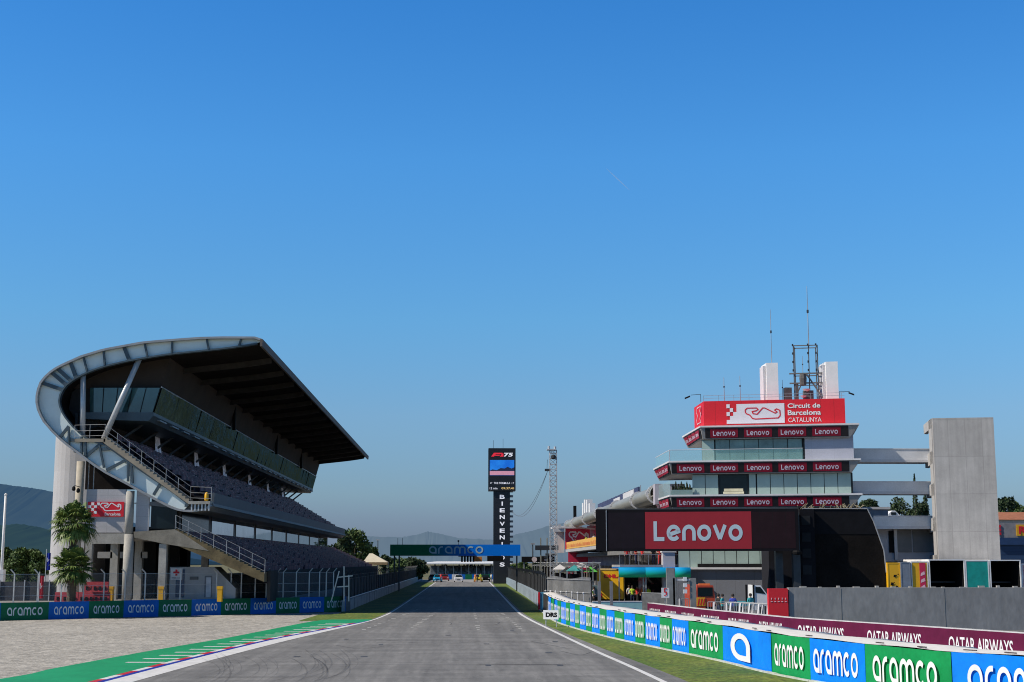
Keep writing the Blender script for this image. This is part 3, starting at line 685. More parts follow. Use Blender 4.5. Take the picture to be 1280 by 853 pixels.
# gallery
gy0 = Y0 + 1.5
def SG(px_, py_): return S(px_, py_, gy0)
gt, gb, gl, glb = SG(200.5, 485), SG(191, 516), SG(112, 485), SG(112, 516)
b = MB(); b.prism([gl, gt, gb, glb], gy0 + .12, Y1 - 3)
b.build('gallery_core', mat('gallery_dark', (0.02, 0.03, 0.035), .3, var=.3), gs, recalc=True)
GGL = mat('gallery_glass', (0.03, 0.075, 0.075), 0.04, var=0.5, scale=0.35, spec=1.0)
for k in range(5):   # near end panes
    t0, t1 = k / 5 + .008, (k + 1) / 5 - .008
    f = lambda a, c, t: (a[0] + (c[0] - a[0]) * t, a[1] + (c[1] - a[1]) * t)
    p = [f(glb, gb, t0), f(glb, gb, t1), f(gl, gt, t1), f(gl, gt, t0)]
    MB().poly([(q[0], gy0, q[1]) for q in p]).build('gallery_end_pane', GGL, gs)
# warped reflective front panes, pale mottle in the base colour imitates reflections
GFR = mat('gallery_front_glass', (0.002, 0.010, 0.009), 0.06, col2=(0.04, 0.065, 0.058), scale=0.55, stretch=(1, 1, 1.6), spec=0.22, bump=0.9, bscale=0.8)
_n = GFR.node_tree.nodes; _l = GFR.node_tree.links; _p = _n['Principled BSDF']; _p.inputs['Specular IOR Level'].default_value = 0; _p.inputs['IOR'].default_value = 1.0
_g = _n.new('ShaderNodeBsdfGlossy'); _g.inputs['Roughness'].default_value = .06; _g.inputs['Color'].default_value = (.17, .27, .28, 1)
_l.new(_p.inputs['Normal'].links[0].from_socket, _g.inputs['Normal'])
_x = _n.new('ShaderNodeMixShader'); _x.inputs[0].default_value = .45; _o = [q for q in _n if q.type == 'OUTPUT_MATERIAL'][0]
_l.new(_p.outputs[0], _x.inputs[1]); _l.new(_g.outputs[0], _x.inputs[2]); _l.new(_x.outputs[0], _o.inputs['Surface'])
nb = 34; L_ = (Y1 - 3 - gy0) / nb
for k in range(nb):
    ya, yb = gy0 + k * L_ + .04, gy0 + (k + 1) * L_ - .04; e = .06
    q1, q2, q3, q4 = (random.uniform(0, .09) for _ in range(4)); MB().quad((gb[0] + e + q1, ya, gb[1]), (gb[0] + e + q2, yb, gb[1]), (gt[0] + e + q3, yb, gt[1]), (gt[0] + e + q4, ya, gt[1])).build('gallery_pane', GFR, gs)
b = MB(); b.tube((gt[0] + .08, gy0, gt[1] + .05), (gt[0] + .08, Y1 - 3, gt[1] + .05), .06, n=6); b.build('gallery_top_rail', STR, gs)
b = MB(); sl_ = SG(186, 527); sll = SG(104, 524)
b.prism([(glb[0] - .5, glb[1]), (gb[0] + .1, gb[1]), (gb[0] + .1, gb[1] - .25), sl_, sll], gy0 - .2, Y1 - 3); b.build('gallery_floor_slab', M_RIB, gs, recalc=True)
b = MB()
for k in range(24): y = gy0 + 2 + k * 4.9; b._bar((gb[0] - .1, y, gb[1] - .42), (gb[0] - .1, y + 2.6, gb[1] - .42), .5, .1)
pieces(b, 'gallery_edge_plate', mat('plate_grey', (0.2, 0.24, 0.28), .5), gs)
# rear upper wall
rw1, rw2 = SG(212, 446), SG(199, 485)
b = MB(); b.prism([(rw1[0] - 7, rw1[1] + .2), (rw1[0], rw1[1] + .2), rw2, (rw2[0] - 7, rw2[1])], gy0 + .6, Y1 - 2); b.build('rear_upper_wall', M_BROWN, gs, recalc=True)
b = MB()
for y in (145, 178, 205): b.box(rw2[0] + .3, rw2[0] + .6, y, y + .5, gt[1] - .2, gt[1] + 2.2)
for y in (118, 140, 160, 176, 190, 204, 216): b.box(rw2[0] - .1, rw2[0] + .35, y, y + 1.2, gt[1] + 1.3, gt[1] + 1.9)
pieces(b, 'speaker_box', BLACK, gs)
# rear wall inside the curve closing the back
bx = [ic[i] for i in range(12, 21)]
b = MB(); b.prism([S(113, 530), S(113, 462), S(80, 486), S(76, 508), S(95, 536)], Y0 + 2.2, Y1 - 2); b.build('rear_wall', mat('rear_wall_dark', (0.02, 0.02, 0.022), .8), gs, recalc=True)

# ---------------- upper tier
uf = S(262, 626); ub = S(133, 547)
def tier(front, back, rows, ya, yb, name):
    b = MB(); dx = (back[0] - front[0]) / rows; dz = (back[1] - front[1]) / rows; prof = []
    for i in range(rows):
        prof += [(front[0] + dx * i, front[1] + dz * i), (front[0] + dx * (i + 1), front[1] + dz * i)]
    prof += [back, (back[0], back[1] - .5), (front[0], front[1] - .5)]
    b.prism(prof, ya, yb); b.build(name, mat('tier_concrete', (0.018, 0.016, 0.02), .9, var=.2, spec=.1), gs, recalc=True)
    return dx, dz
SEATM = [mat('seat_purple', (0.11, 0.062, 0.088), .6, spec=.2, var=.2), mat('seat_navy', (0.035, 0.03, 0.04), .6, spec=.2, var=.2), mat('seat_plum', (0.19, 0.09, 0.11), .6, spec=.2, var=.2), mat('seat_pale', (0.42, 0.36, 0.40), .5, spec=.2, var=.2)]
def seat_geo(mb, x, y, z):
    mb.m = 0 if random.random() < .5 else (1 if random.random() < .6 else 2)
    mb.m = 1; mb.box(x - .48, x - .08, y - .21, y + .21, z + .38, z + .44); mb.m = 0 if random.random() < .45 else 2
    mb.box(x - .56, x - .47, y - .21, y + .21, z + .36, z + .84)
    mb.m = 3 if random.random() < .3 else 1; mb.box(x - .57, x - .46, y - .2, y + .2, z + .843, z + .865)
    mb.m = 0; mb.box(x - .34, x - .26, y - .04, y + .04, z - .02, z + .38)
def seats(front, rows, dx, dz, ya, yb, first=50, aisle=14.5):
    rest = MB(); cnt = 0
    for i in range(rows):
        y = ya + .5; k = 0
        while y < yb:
            if (y - ya) % aisle > 1.3:
                x, z = front[0] + dx * (i + .12), front[1] + dz * i
                if k < 4 + (i % 2) and cnt < first:
                    s = MB(); seat_geo(s, x, y, z); s.build('seat', SEATM, gs); cnt += 1
                else: seat_geo(rest, x, y, z)
                k += 1
            y += .56
    o = rest.build('seat_rows', SEATM, gs); o['kind'] = 'stuff'
URN = 11
dx, dz = tier(uf, ub, URN, Y0 + 1.4, Y1 - 1, 'upper_tier'); seats(uf, URN, dx, dz, Y0 + 1.8, Y1 - 1.5, 48)
# white wedge walls behind the upper rows, faint glow added for light
for y in (126.7, 145, 162, 181, 198, 214):
    b = MB(); b.add([(ub[0] + .5, y - 1.5, ub[1] - .2), (ub[0] + .5, y + 1.3, ub[1] - .2), (ub[0] + .1, y + 1.1, ub[1] + 2.3), (ub[0] + .1, y - .2, ub[1] + 2.3)], [(0, 1, 2, 3)])
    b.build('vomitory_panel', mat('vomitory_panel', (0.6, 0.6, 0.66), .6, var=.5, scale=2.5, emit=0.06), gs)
b = MB(); b.box(ub[0] - 3, ub[0] - 2.8, Y0 + 2, Y1 - 2, ub[1] - 1, gb[1])
for y in range(114, 230, 6): b._bar((ub[0] - .4, y, ub[1] - .2), (ub[0] + 1.7, y + 1.5, gb[1] - .4), .18, .18)
pieces(b, 'gallery_brace', mat('bracing_dark', (0.03, 0.035, 0.04), .6), gs)
# upper parapet
pt = S(266, 615.5); pbm = S(264, 631); psf = S(245, 638.8); back_s = S(178, 614)
b = MB(); b.prism([(pt[0] - .25, pt[1]), pt, pbm, (pbm[0] - .25, pbm[1])], Y0 + .9, Y1); b.build('upper_parapet', mat('parapet_slate', (0.06, 0.075, 0.095), .6, var=.1), gs, recalc=True)
b = MB(); b.prism([(pbm[0] + .12, pbm[1] + .1), (pbm[0] + .15, pbm[1] - .12), S(256, 637), psf, (psf[0] - 5, psf[1] + .6), (uf[0] - 3, uf[1])], Y0 + .2, Y1); b.build('upper_tier_edge_slab', mat('edge_slab_grey', (0.13, 0.14, 0.15), .6, var=.1), gs, recalc=True)
# landing bracket and platform at the bottom of the upper stair
b = MB()
a = P(237, 629, Y0 - .1); c = P(264, 629, Y0 - .1); b.obox((a.x, Y0 - .7, a.z - .1), (c.x - a.x, 0, 0), (0, 1.8, 0), (0, 0, .22)); b.build('stair_landing', CONC, gs)
b = MB()
for k in range(6): x = a.x + .2 + k * .26; b.box(x, x + .1, Y0 - .6, Y0 - .5, a.z - .6, a.z - .1)
pieces(b, 'landing_bracket', STR, gs)
def stairs(p0, p1, n, ya, yb, name, m, thick=.5):
    b = MB(); a = P(p0[0], p0[1], Y0); c = P(p1[0], p1[1], Y0); dx = (c.x - a.x) / n; dz = (c.z - a.z) / n; prof = []
    for i in range(n): prof += [(a.x + dx * i, a.z + dz * i), (a.x + dx * (i + 1), a.z + dz * i)]
    prof += [(c.x, c.z), (c.x, c.z - thick * .5), (a.x, a.z - thick)]
    b.prism(prof, ya, yb); return b.build(name, m, gs, recalc=True)
M_STEP = mat('stair_tan', (0.30, 0.26, 0.2), .9, var=.2)
stairs((131, 547), (237, 627), 24, Y0 - .35, Y0 + 1.3, 'upper_stair', M_STEP, .45)
a = P(95, 549, Y0); c = P(133, 549, Y0); b = MB(); b.box(a.x, c.x, Y0 - .35, Y0 + 1.3, a.z - .25, a.z); b.build('top_landing', M_STEP, gs)
def railing(pts, hgt_, ya, name, step=1.0, rails=(1.0, .55, .15), r=.017, parent=gs, m=GALV):
    b = MB()
    for (p, q) in zip(pts, pts[1:]):
        p, q = Vector(p), Vector(q); n_ = max(1, int((q - p).length / step))
        for i in range(n_ + 1): z = p.lerp(q, i / n_); b.tube(z, z + Vector((0, 0, hgt_)), r * 1.2, n=5, cap=False)
        for f in rails: b.tube(p + Vector((0, 0, hgt_ * f)), q + Vector((0, 0, hgt_ * f)), r, n=5, cap=False)
    return b.build(name, m, parent)
RY = Y0 - .36
railing([P(93, 548, RY), P(131, 547, RY), P(238, 625, RY), P(264, 626, RY)], 1.0, RY, 'upper_stair_railing', 1.15)
# little yellow figure-like bollard on landing
b = MB(); p = P(256.5, 626, Y0 - .2); b.lathe(p + Vector((0, .5, 0)), [(.13, 0), (.16, .1), (.15, .5), (.1, .62), (.05, .66)], 10); b.build('yellow_bin', YEL, gs, smooth=True)

# ---------------- windows between tiers
wt, wbm = (-22.0, 8.6), (-22.0, 6.3)
WGL = mat('band_window_glass', (0.60, 0.62, 0.62), 0.03, var=.15, scale=.4, metal=0.9, bump=.05, bscale=.5)
DK = mat('mullion_black', (0.012, 0.012, 0.012), .5)
b = MB(); b.prism([(wt[0] - .9, wt[1] + .3), (wt[0], wt[1] + .3), wbm, (wbm[0] - .9, wbm[1])], Y0 + 1, Y1 - 1); b.build('window_band_wall', DK, gs, recalc=True)
for k in range(9):
    ya, yb = 112 + k * 13.2, 112 + k * 13.2 + 11.6
    MB().quad((wbm[0] + .05, ya, wbm[1] + .1), (wbm[0] + .05, yb, wbm[1] + .1), (wt[0] + .05, yb, wt[1] + .1), (wt[0] + .05, ya, wt[1] + .1)).build('window', WGL if k else GLASSD, gs)
# ---------------- lower tier
lf = S(331, 722); lb_ = S(222, 673)
LRN = 12
dx, dz = tier(lf, lb_, LRN, Y0 + 1.4, Y1 + 14, 'lower_tier'); seats(lf, LRN, dx, dz, Y0 + 1.8, Y1 + 13, 50)
# stepped stringer + stair at the near edge
stairs((220, 662), (331, 718), 22, Y0 - .3, Y0 + 1.3, 'lower_stair', CONCD, 1.15)
b = MB()
a = [P(168, 665, Y0), P(219, 662, Y0), P(232, 669, Y0), P(262, 689, Y0), P(209, 680.5, Y0), P(169, 672.5, Y0)]
b.prism([(p.x, p.z) for p in a], Y0 - .32, Y0 + 1.2); b.build('lower_stair_beam', mat('beam_concrete', (.24, .22, .18), .9, var=.2, fine=.1, fscale=9), gs, recalc=True)
railing([P(219, 661.5, Y0 - .3), P(331, 717, Y0 - .3)], 1.05, 0, 'lower_stair_railing', 1.0)
b = MB(); b.prism([(lf[0] + .02, lf[1] + .5), (lf[0] + .25, lf[1] + .5), (lf[0] + .25, 1.0), (lf[0] + .02, 1.0)], Y0 + 1.3, Y1 + 14); b.build('lower_parapet', mat('lower_parapet_grey', (0.045, 0.045, 0.045), .9, spec=.1), gs, recalc=True)
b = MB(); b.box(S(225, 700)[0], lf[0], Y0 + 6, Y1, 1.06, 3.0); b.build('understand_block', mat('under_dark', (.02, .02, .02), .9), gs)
# ---------------- concrete substructure at the near end
def col(px_, py0, py1, r, name='column', Y=Y0 + .1, m=CONC, sq=False):
    p, q = P(px_, py0, Y), P(px_, py1, Y); q = Vector((p.x, Y, max(1.0, q.z))); b = MB()
    if sq: b.box(p.x - r, p.x + r, Y - r, Y + r, q.z, p.z)
    else: b.tube(q, p, r, n=16)
    return b.build(name, m, gs, smooth=not sq)
col(163, 614, 668, .32); col(161.5, 668, 760, .38)
col(101, 577, 760, .3, m=mat('column_buff', (0.42, 0.37, 0.29), .9, var=.15))
col(204.5, 680, 760, .28, sq=True); col(112, 680, 760, .25, sq=True)
for y in (116, 124, 134):
    for px_ in (118, 150, 184): 
        p = P(px_, 703, Y0); MB().box(p.x - .3, p.x + .3, y, y + .6, 1.05, 6).build('column', CONC, gs)
M_GPANEL = panelled('grey_cladding', (0.46, 0.45, 0.46), 1.6, .8, .8, var=.06)
def rect(px0, py0, px1, py1, Yp, name, m, d=.2, parent=gs):
    a, c = P(px0, py1, Yp), P(px1, py0, Yp); b = MB(); b.box(a.x, c.x, Yp, Yp + d, a.z, c.z); return b.build(name, m, parent)
rect(106, 612, 158, 666, Y0 + .15, 'wall_panel', M_GPANEL); rect(169, 611, 187.5, 665, Y0 + .15, 'wall_panel', M_GPANEL)
rect(106, 667, 157, 680, Y0 - .1, 'beam', CONC, .8)
rect(188, 612, 222, 661, Y0 + .3, 'dark_end_window', GLASSD, .1)
for px_ in (110.5, 117): rect(px_ - 1, 577, px_ + 1, 612, Y0 + .5, 'opening_frame', STR)
rect(106, 565, 180, 612, Y0 + 3.5, 'recess_wall', M_SOFF)
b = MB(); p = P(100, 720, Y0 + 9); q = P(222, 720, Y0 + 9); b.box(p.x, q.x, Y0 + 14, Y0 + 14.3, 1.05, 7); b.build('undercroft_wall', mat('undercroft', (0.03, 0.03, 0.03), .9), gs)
b = MB()
for (a_, c_) in ((122, 140), (176, 184), (150, 158)):
    p, q = P(a_, 690, Y0 + 6), P(c_, 698, Y0 + 6); b.box(p.x, q.x, Y0 + 6, Y0 + 6.1, q.z, p.z)
b.build('undercroft_light_patch', mat('light_patch_pale', (.3, .29, .27), .6), gs)  # pale boxes stand for pieces of light in the dark undercroft
# floor slab above the undercroft
p, q = P(106, 668, Y0 + 1), P(222, 668, Y0 + 1); b = MB(); b.box(p.x, q.x, Y0 + 1, Y0 + 30, p.z - .4, p.z); b.build('first_floor_slab', CONC, gs)
# red sign on wall panel
sg = thing('wall_sign', 'red sign with white circuit outline on the grandstand wall', 'sign', P(131, 637, Y0 + .05))
a, c = P(109, 646, Y0 + .04), P(155, 627.5, Y0 + .04); W_, H_ = c.x - a.x, c.z - a.z
b = MB(); b.box(a.x, c.x, Y0 + .04, Y0 + .13, a.z, c.z); b.build('sign_board', RED, sg)
b = MB(); o = Vector((a.x, Y0 + .03, a.z))
put_circuit(b, o + Vector((W_ * .36, 0, H_ * .36)), X_, Z_, W_ * .56, H_ * .58, .11)
put_text(b, 'Barcelona', o + Vector((W_ * .48, 0, H_ * .07)), X_, Z_, W_ * .44, H_ * .2, .02)
q_ = H_ * .19
for (i, j) in ((0, 3), (1, 2), (2, 3), (1, 4), (3, 4), (0, 5), (2, 1)): 
    if j < 5: b.quad(*(o + Vector((W_ * .02 + q_ * (i + d_[0]), 0, H_ * .0 + q_ * (j + d_[1]))) for d_ in ((0, 0), (1, 0), (1, 1), (0, 1))))
b.build('sign_lettering', LET, sg)
# stair tower
st = thing('stair_tower', 'tall pale curved stair tower at the left end of the grandstand', 'tower', at(82, 117, 1.0))
xl, xr = P(57.5, 620, 117).x, P(108, 620, 117).x
pl = []
for i in range(9): t_ = R(180 + 90 * i / 8); pl.append((xl + 2.2 + 2.2 * math.cos(t_), 117 + 2.2 + 2.2 * math.sin(t_)))
pl += [(xr, 117), (xr, 126), (xl, 126)]
b = MB(); b.vprism(pl, 1.0, hgt(520, 117)); b.build('tower_wall', panelled('pale_render', (0.43, 0.415, 0.41), 1.6, 2.6, .88, var=.05, width=.02), st, recalc=True)
b = MB(); b.vprism([(x, y) for x, y in pl], hgt(520, 117) + .003, hgt(520, 117) + .25); b.build('tower_coping', CONC, st, recalc=True)
# camera bracket on left column
cc = thing('security_camera', 'dark dome camera on a bracket on the buff column', 'camera', P(97, 610, Y0 - .4))
b = MB(); p = P(100, 609, Y0 - .2); b.tube(p, p + Vector((-.35, -.3, .1)), .03, n=5); b.build('bracket', DSTEEL, cc)
b = MB(); b.lathe(p + Vector((-.38, -.32, -.25)), [(.05, .3), (.13, .2), (.15, .05), (.08, -.06)], 10); b.build('dome', BLACK, cc)
b = MB(); b.lathe(p + Vector((-.02, -.4, -.4)), [(.05, .3), (.13, .2), (.15, .05), (.08, -.06)], 10); b.build('dome', BLACK, cc)
# first-aid cabin
fa = thing('first_aid_room', 'pale grey first aid room under the lower stair', 'cabin', at(250, 113.5, 1.05))
Yc = 112.6
a, c = P(211, 747, Yc), P(292, 709, Yc); zt = c.z
b = MB(); b.add([(a.x, Yc, 1.05), (c.x + .2, Yc, 1.05), (c.x + .2, Yc, 2.0), (P(268, 712, Yc).x, Yc, zt), (a.x, Yc, zt), (a.x, Yc + 3, 1.05), (c.x + .2, Yc + 3, 1.05), (c.x + .2, Yc + 3, 2.0), (P(268, 712, Yc).x, Yc + 3, zt), (a.x, Yc + 3, zt)],
    [(0, 1, 2, 3, 4), (9, 8, 7, 6, 5), (0, 5, 6, 1), (1, 6, 7, 2), (2, 7, 8, 3), (3, 8, 9, 4), (4, 9, 5, 0)])
b.build('wall', mat('cabin_grey', (0.42, 0.42, 0.42), .8, var=.08), fa)
def onp(px0, py0, px1, py1, name, m, parent, Yp, d=.05):
    a, c = P(px0, py1, Yp - d), P(px1, py0, Yp - d); b = MB(); b.box(a.x, c.x, Yp - d, Yp - .003, max(1.06, a.z), c.z); return b.build(name, m, parent)
onp(219, 712, 231, 747, 'door', mat('cabin_blue_door', (0.06, 0.09, 0.15), .6), fa, Yc)
dd = onp(255, 720, 265, 747, 'door', mat('door_frame_grey', (.18, .19, .21), .6), fa, Yc); onp(257, 722, 264, 747, 'door_leaf', mat('pale_door', (.6, .62, .66), .6), dd, Yc - .06)
onp(237, 721, 248, 725, 'vent', mat('vent_dark', (.12, .12, .12), .6), fa, Yc)
sb = onp(213, 710.5, 228, 725, 'sign_panel', WHITE, fa, Yc - .06)
b = MB(); p = P(220.5, 716, Yc - .13); b.box(p.x - .24, p.x + .24, Yc - .135, Yc - .13, p.z - .08, p.z + .08); b.box(p.x - .08, p.x + .08, Yc - .14, Yc - .137, p.z - .24, p.z + .24)
b.build('red_cross', RED, sb)
b = MB(); put_text(b, 'PRIMERS AUXILIS', P(214.5, 723.5, Yc - .13), X_, Z_, .75, .1); b.build('sign_text', DSTEEL, sb)
# ================================================================== left barrier + fences
LW = [G(-40, 777.3), G(0, 776.3), G(60, 774.8), G(110.3, 773.3), G(153.8, 772), G(197.5, 771), G(238.8, 770), G(275.6, 769), G(312.5, 768), G(344.4, 767), G(374, 766.2), G(404.7, 765.3), G(430.3, 764.4), Vector((-9.7, 118.5, 0))]
LW = [Vector((p.x, p.y, 0)) for p in LW]
# even them out: fit straight pieces
HB = 1.22
lbar = thing('track_barrier', 'shaded green and blue lettered barrier in front of the grandstand fence', 'barrier', LW[4])
b = MB()
for p, q in zip(LW, LW[1:]):
    d = (q - p); nn = Vector((-d.y, d.x, 0)).normalized() * .35
    b.obox(p, d, nn, (0, 0, HB))
b.build('barrier_wall', mat('barrier_backing', (.12, .12, .13), .8), lbar)
def banner(parent, p, q, z0, z1, mb_col, letters, txt='aramco', fx=.72, fh=.5, off=.03, lm=None, fnt='w', bold=0.02, dz=0):
    d = (q - p); u = d.normalized(); nn = u.cross(Z_)
    o = p + nn * off; s = MB(); s.obox(o + Vector((0, 0, z0)), d, -nn * (off - .004), (0, 0, z1 - z0))
    pnl = s.build('banner', mb_col, parent)
    L_ = d.length; H_ = z1 - z0; w_ = L_ * fx; h_ = H_ * fh
    t = MB(); oo = o + u * (L_ - w_) / 2 + Vector((0, 0, z0 + (H_ - h_) / 2 + dz))
    if fnt == 'w': put_word(t, txt, oo, u, Z_, w_, h_, .008)
    else: put_text(t, txt, oo, u, Z_, w_, h_, bold, .008)
    t.build('lettering', lm or LET, pnl)
    return pnl
LETS = mat('lettering_shade', (0.66, 0.70, 0.72), .5, var=.03)
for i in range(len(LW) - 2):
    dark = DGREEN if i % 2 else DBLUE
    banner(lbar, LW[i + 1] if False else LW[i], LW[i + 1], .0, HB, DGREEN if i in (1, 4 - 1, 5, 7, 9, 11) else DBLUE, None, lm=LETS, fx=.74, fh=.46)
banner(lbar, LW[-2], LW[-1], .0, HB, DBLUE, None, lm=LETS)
# continuing low concrete wall along the straight, with a dark mesh fence
lw2 = thing('straight_wall', 'long grey concrete wall along the left of the straight', 'wall', (-9.6, 118.6, 0))
b = MB(); b.box(-10.05, -9.65, 118.6, 330, 0, .92); b.build('wall_body', mat('wall_paint_grey', (.33, .36, .38), .8, var=.12, stretch=(1, .2, 1)), lw2)
b = MB()
for k in range(53): y = 119 + k * 4; b.box(-9.648, -9.63, y, y + .06, 0, .9)
pieces(b, 'wall_joint', DSTEEL, lw2)
b = MB(); b.tube((-9.75, 118.6, 1.0), (-9.75, 330, 1.0), .05, n=6); b.build('wall_top_rail', STR, lw2)
DMESH = mat('dark_fence_mesh', (0.018, 0.02, 0.024), .8, var=.5, scale=1.2, detail=4, stretch=(1, 1, .6))
lf2 = thing('debris_fence', 'dark mesh fence on the wall between grandstand and straight', 'fence', (-10, 120, .92))
b = MB(); b.box(-10.04, -10.0, 119, 330, .93, 2.55); b.build('fence_mesh', DMESH, lf2)
b = MB()
for k in range(53): y = 119 + k * 4; b.tube((-9.93, y, .9), (-9.93, y, 2.95), .05, n=5); b.tube((-9.93, y, 2.95), (-9.6, y, 3.3), .05, n=5)
pieces(b, 'fence_post', DSTEEL, lf2, 2)
for z in (2.6, 2.9): MB().tube((-9.93, 119, z), (-9.93, 330, z), .02, n=4).build('fence_wire', DSTEEL, lf2)
pass
# catch fence with cranked posts
cf = thing('catch_fence', 'tall wire catch fence with cranked pale posts behind the lettered barrier', 'fence', LW[4] + Vector((0, 1, 1)))
posts_px = [-8, 21, 51, 81.7, 109.5, 135, 160, 185, 229.5, 275.5, 293.6, 306.5, 324.7, 338.5, 351.4, 359, 375.7, 391.9, 405.6, 414, 423]
POST = mat('post_pale', (0.55, 0.55, 0.53), .5, .2, var=.1)
def wall_at(px_):
    best = None
    for p, q in zip(LW, LW[1:]):
        d = ray(px_, 740); h = Vector((d.x, d.y)); a = Vector((p.x, p.y)); e = Vector((q.x - p.x, q.y - p.y))
        den = h.x * e.y - h.y * e.x
        t = (a.x * e.y - a.y * e.x) / den; s = (a.x * h.y - a.y * h.x) / den
        if -0.01 <= s <= 1.01: return Vector((h.x * t, h.y * t, 0)), e.normalized()
    return None, None
prev = None; topw = []
for px_ in posts_px:
    p, e = wall_at(px_)
    if p is None: continue
    nn = Vector((-e.y, e.x, 0)); base = p + nn * .62 + Vector((0, 0, 1.0)); top = base + Vector((0, 0, 2.2)); cr_ = top + Vector((-.26, -.1, .3)) if px_ < 300 else top + Vector((.26, -.15, .3))
    b = MB(); b.bar(base, top, .085); b.bar(top, cr_, .075); b.build('fence_post', POST, cf)
    topw.append((base, top))
CH = mat('chain_link', (0.35, 0.35, 0.36), .5, .5, alpha=0.10)
b = MB(); bw = MB()
for (a0_, a1_), (b0_, b1_) in zip(topw, topw[1:]):
    b.quad(a0_, b0_, b1_, a1_)
    for f in (.02, .3, .6, .98): bw.tube(a0_.lerp(a1_, f), b0_.lerp(b1_, f), .012, n=4, cap=False)
b.build('fence_mesh', CH, cf); bw.build('fence_wires', GALV, cf)
# gate frame cluster at the corner
gf = thing('fence_gate', 'pale steel gate frame at the corner of fence and straight', 'gate', G(430, 764) + Vector((0, 1, 1)))
for (a_, c_) in (((430, 712, 430, 752)), ((416, 752, 425, 715))) and [((430, 708), (430, 752)), ((414, 752), (424, 714)), ((421, 722), (441, 720)), ((436, 719), (436, 752)), ((421, 734), (436, 733))]:
    p, q = P(a_[0], a_[1], 115.6), P(c_[0], c_[1], 115.6); MB().bar(p, q, .085).build('gate_bar', POST, gf)
# secondary fence between terrace and stand (dark railing on left)
rf = thing('site_fence', 'dark screened site fence below the hedge at far left', 'fence', at(25, 112, 1.05))
b = MB(); p, q = at(-30, 113), at(72, 113); b.box(p.x, q.x, 113, 113.06, 1.05, hgt(727, 113)); b.build('screen_mesh', mat('screen_grey', (.035, .037, .045), .8, var=.3), rf)
b = MB()
x = p.x
while x < q.x: b.box(x, x + .08, 112.9, 112.98, 1.05, hgt(725, 113)); x += 1.9
b.build('fence_frame', GALV, rf)
# red crate stacks
CRM = mat('crate_red', (0.32, 0.02, 0.03), .5, var=.15)
def crate(p, rz=0):
    t = thing('barrier_block', '', 'barrier', p)
    b = MB()
    b.add([(p[0] + x, p[1] + y, p[2] + z) for x, y, z in ((-.6, -.25, 0), (.6, -.25, 0), (.6, .25, 0), (-.6, .25, 0), (-.6, -.1, .75), (.6, -.1, .75), (.6, .1, .75), (-.6, .1, .75))], [(0, 3, 2, 1), (4, 5, 6, 7), (0, 1, 5, 4), (1, 2, 6, 5), (2, 3, 7, 6), (3, 0, 4, 7)])
    b.build('block_body', CRM, t)
    b = MB()
    for k in (-.35, 0, .35): b.box(p[0] + k - .09, p[0] + k + .09, p[1] - .26, p[1] - .2, p[2] + .16, p[2] + .42)
    b.build('block_slots', BLACK, t)
    return t
proto = crate((at(90, 108).x, 108, 1.05)); first = True
cl = []
for i, (px_, z) in enumerate(((90, 0), (100, 0), (111, 0), (122, 0), (129, 0), (80, 0), (127, .76), (116, .76))):
    t = proto if i == 0 else copy_tree(proto)
    t.location = (at(px_, 108).x, 108 + (i % 2) * .3, 1.05 + z)
    lbs = ['red plastic road block third from the left behind the fence', 'red plastic road block in the middle of the row', 'red plastic road block right of the young palm', 'red plastic road block under the stacked pair', 'red plastic road block at the right end of the row', 'leftmost red plastic road block beneath the young palm', 'upper red road block at the right end of the stack', 'upper red road block left of its stacked neighbour']
    t['label'] = lbs[i]; t['group'] = 'red road blocks behind the fence'
# yellow bins
def bin_(px_, py0, py1, label, Yd=110):
    a = at(px_, Yd, 1.05); t = thing('waste_bin', label, 'bin', a, 'yellow waste bins'); h = hgt(py0, Yd) - 1.05
    b = MB(); b.vprism([(a.x - .17, Yd - .2), (a.x + .17, Yd - .2), (a.x + .2, Yd + .2), (a.x - .2, Yd + .2)], 1.05, 1.05 + h * .8); b.build('bin_body', YEL, t, recalc=True)
    b = MB(); b.box(a.x - .22, a.x + .22, Yd - .22, Yd + .22, 1.055 + h * .8, 1.05 + h); b.build('bin_lid', YEL, t)
bin_(140, 733, 748, 'yellow bin left of the large round column'); bin_(203, 733, 748, 'slim yellow bin beside the square column'); bin_(276, 733, 745, 'yellow bin with dark side right of the white door')
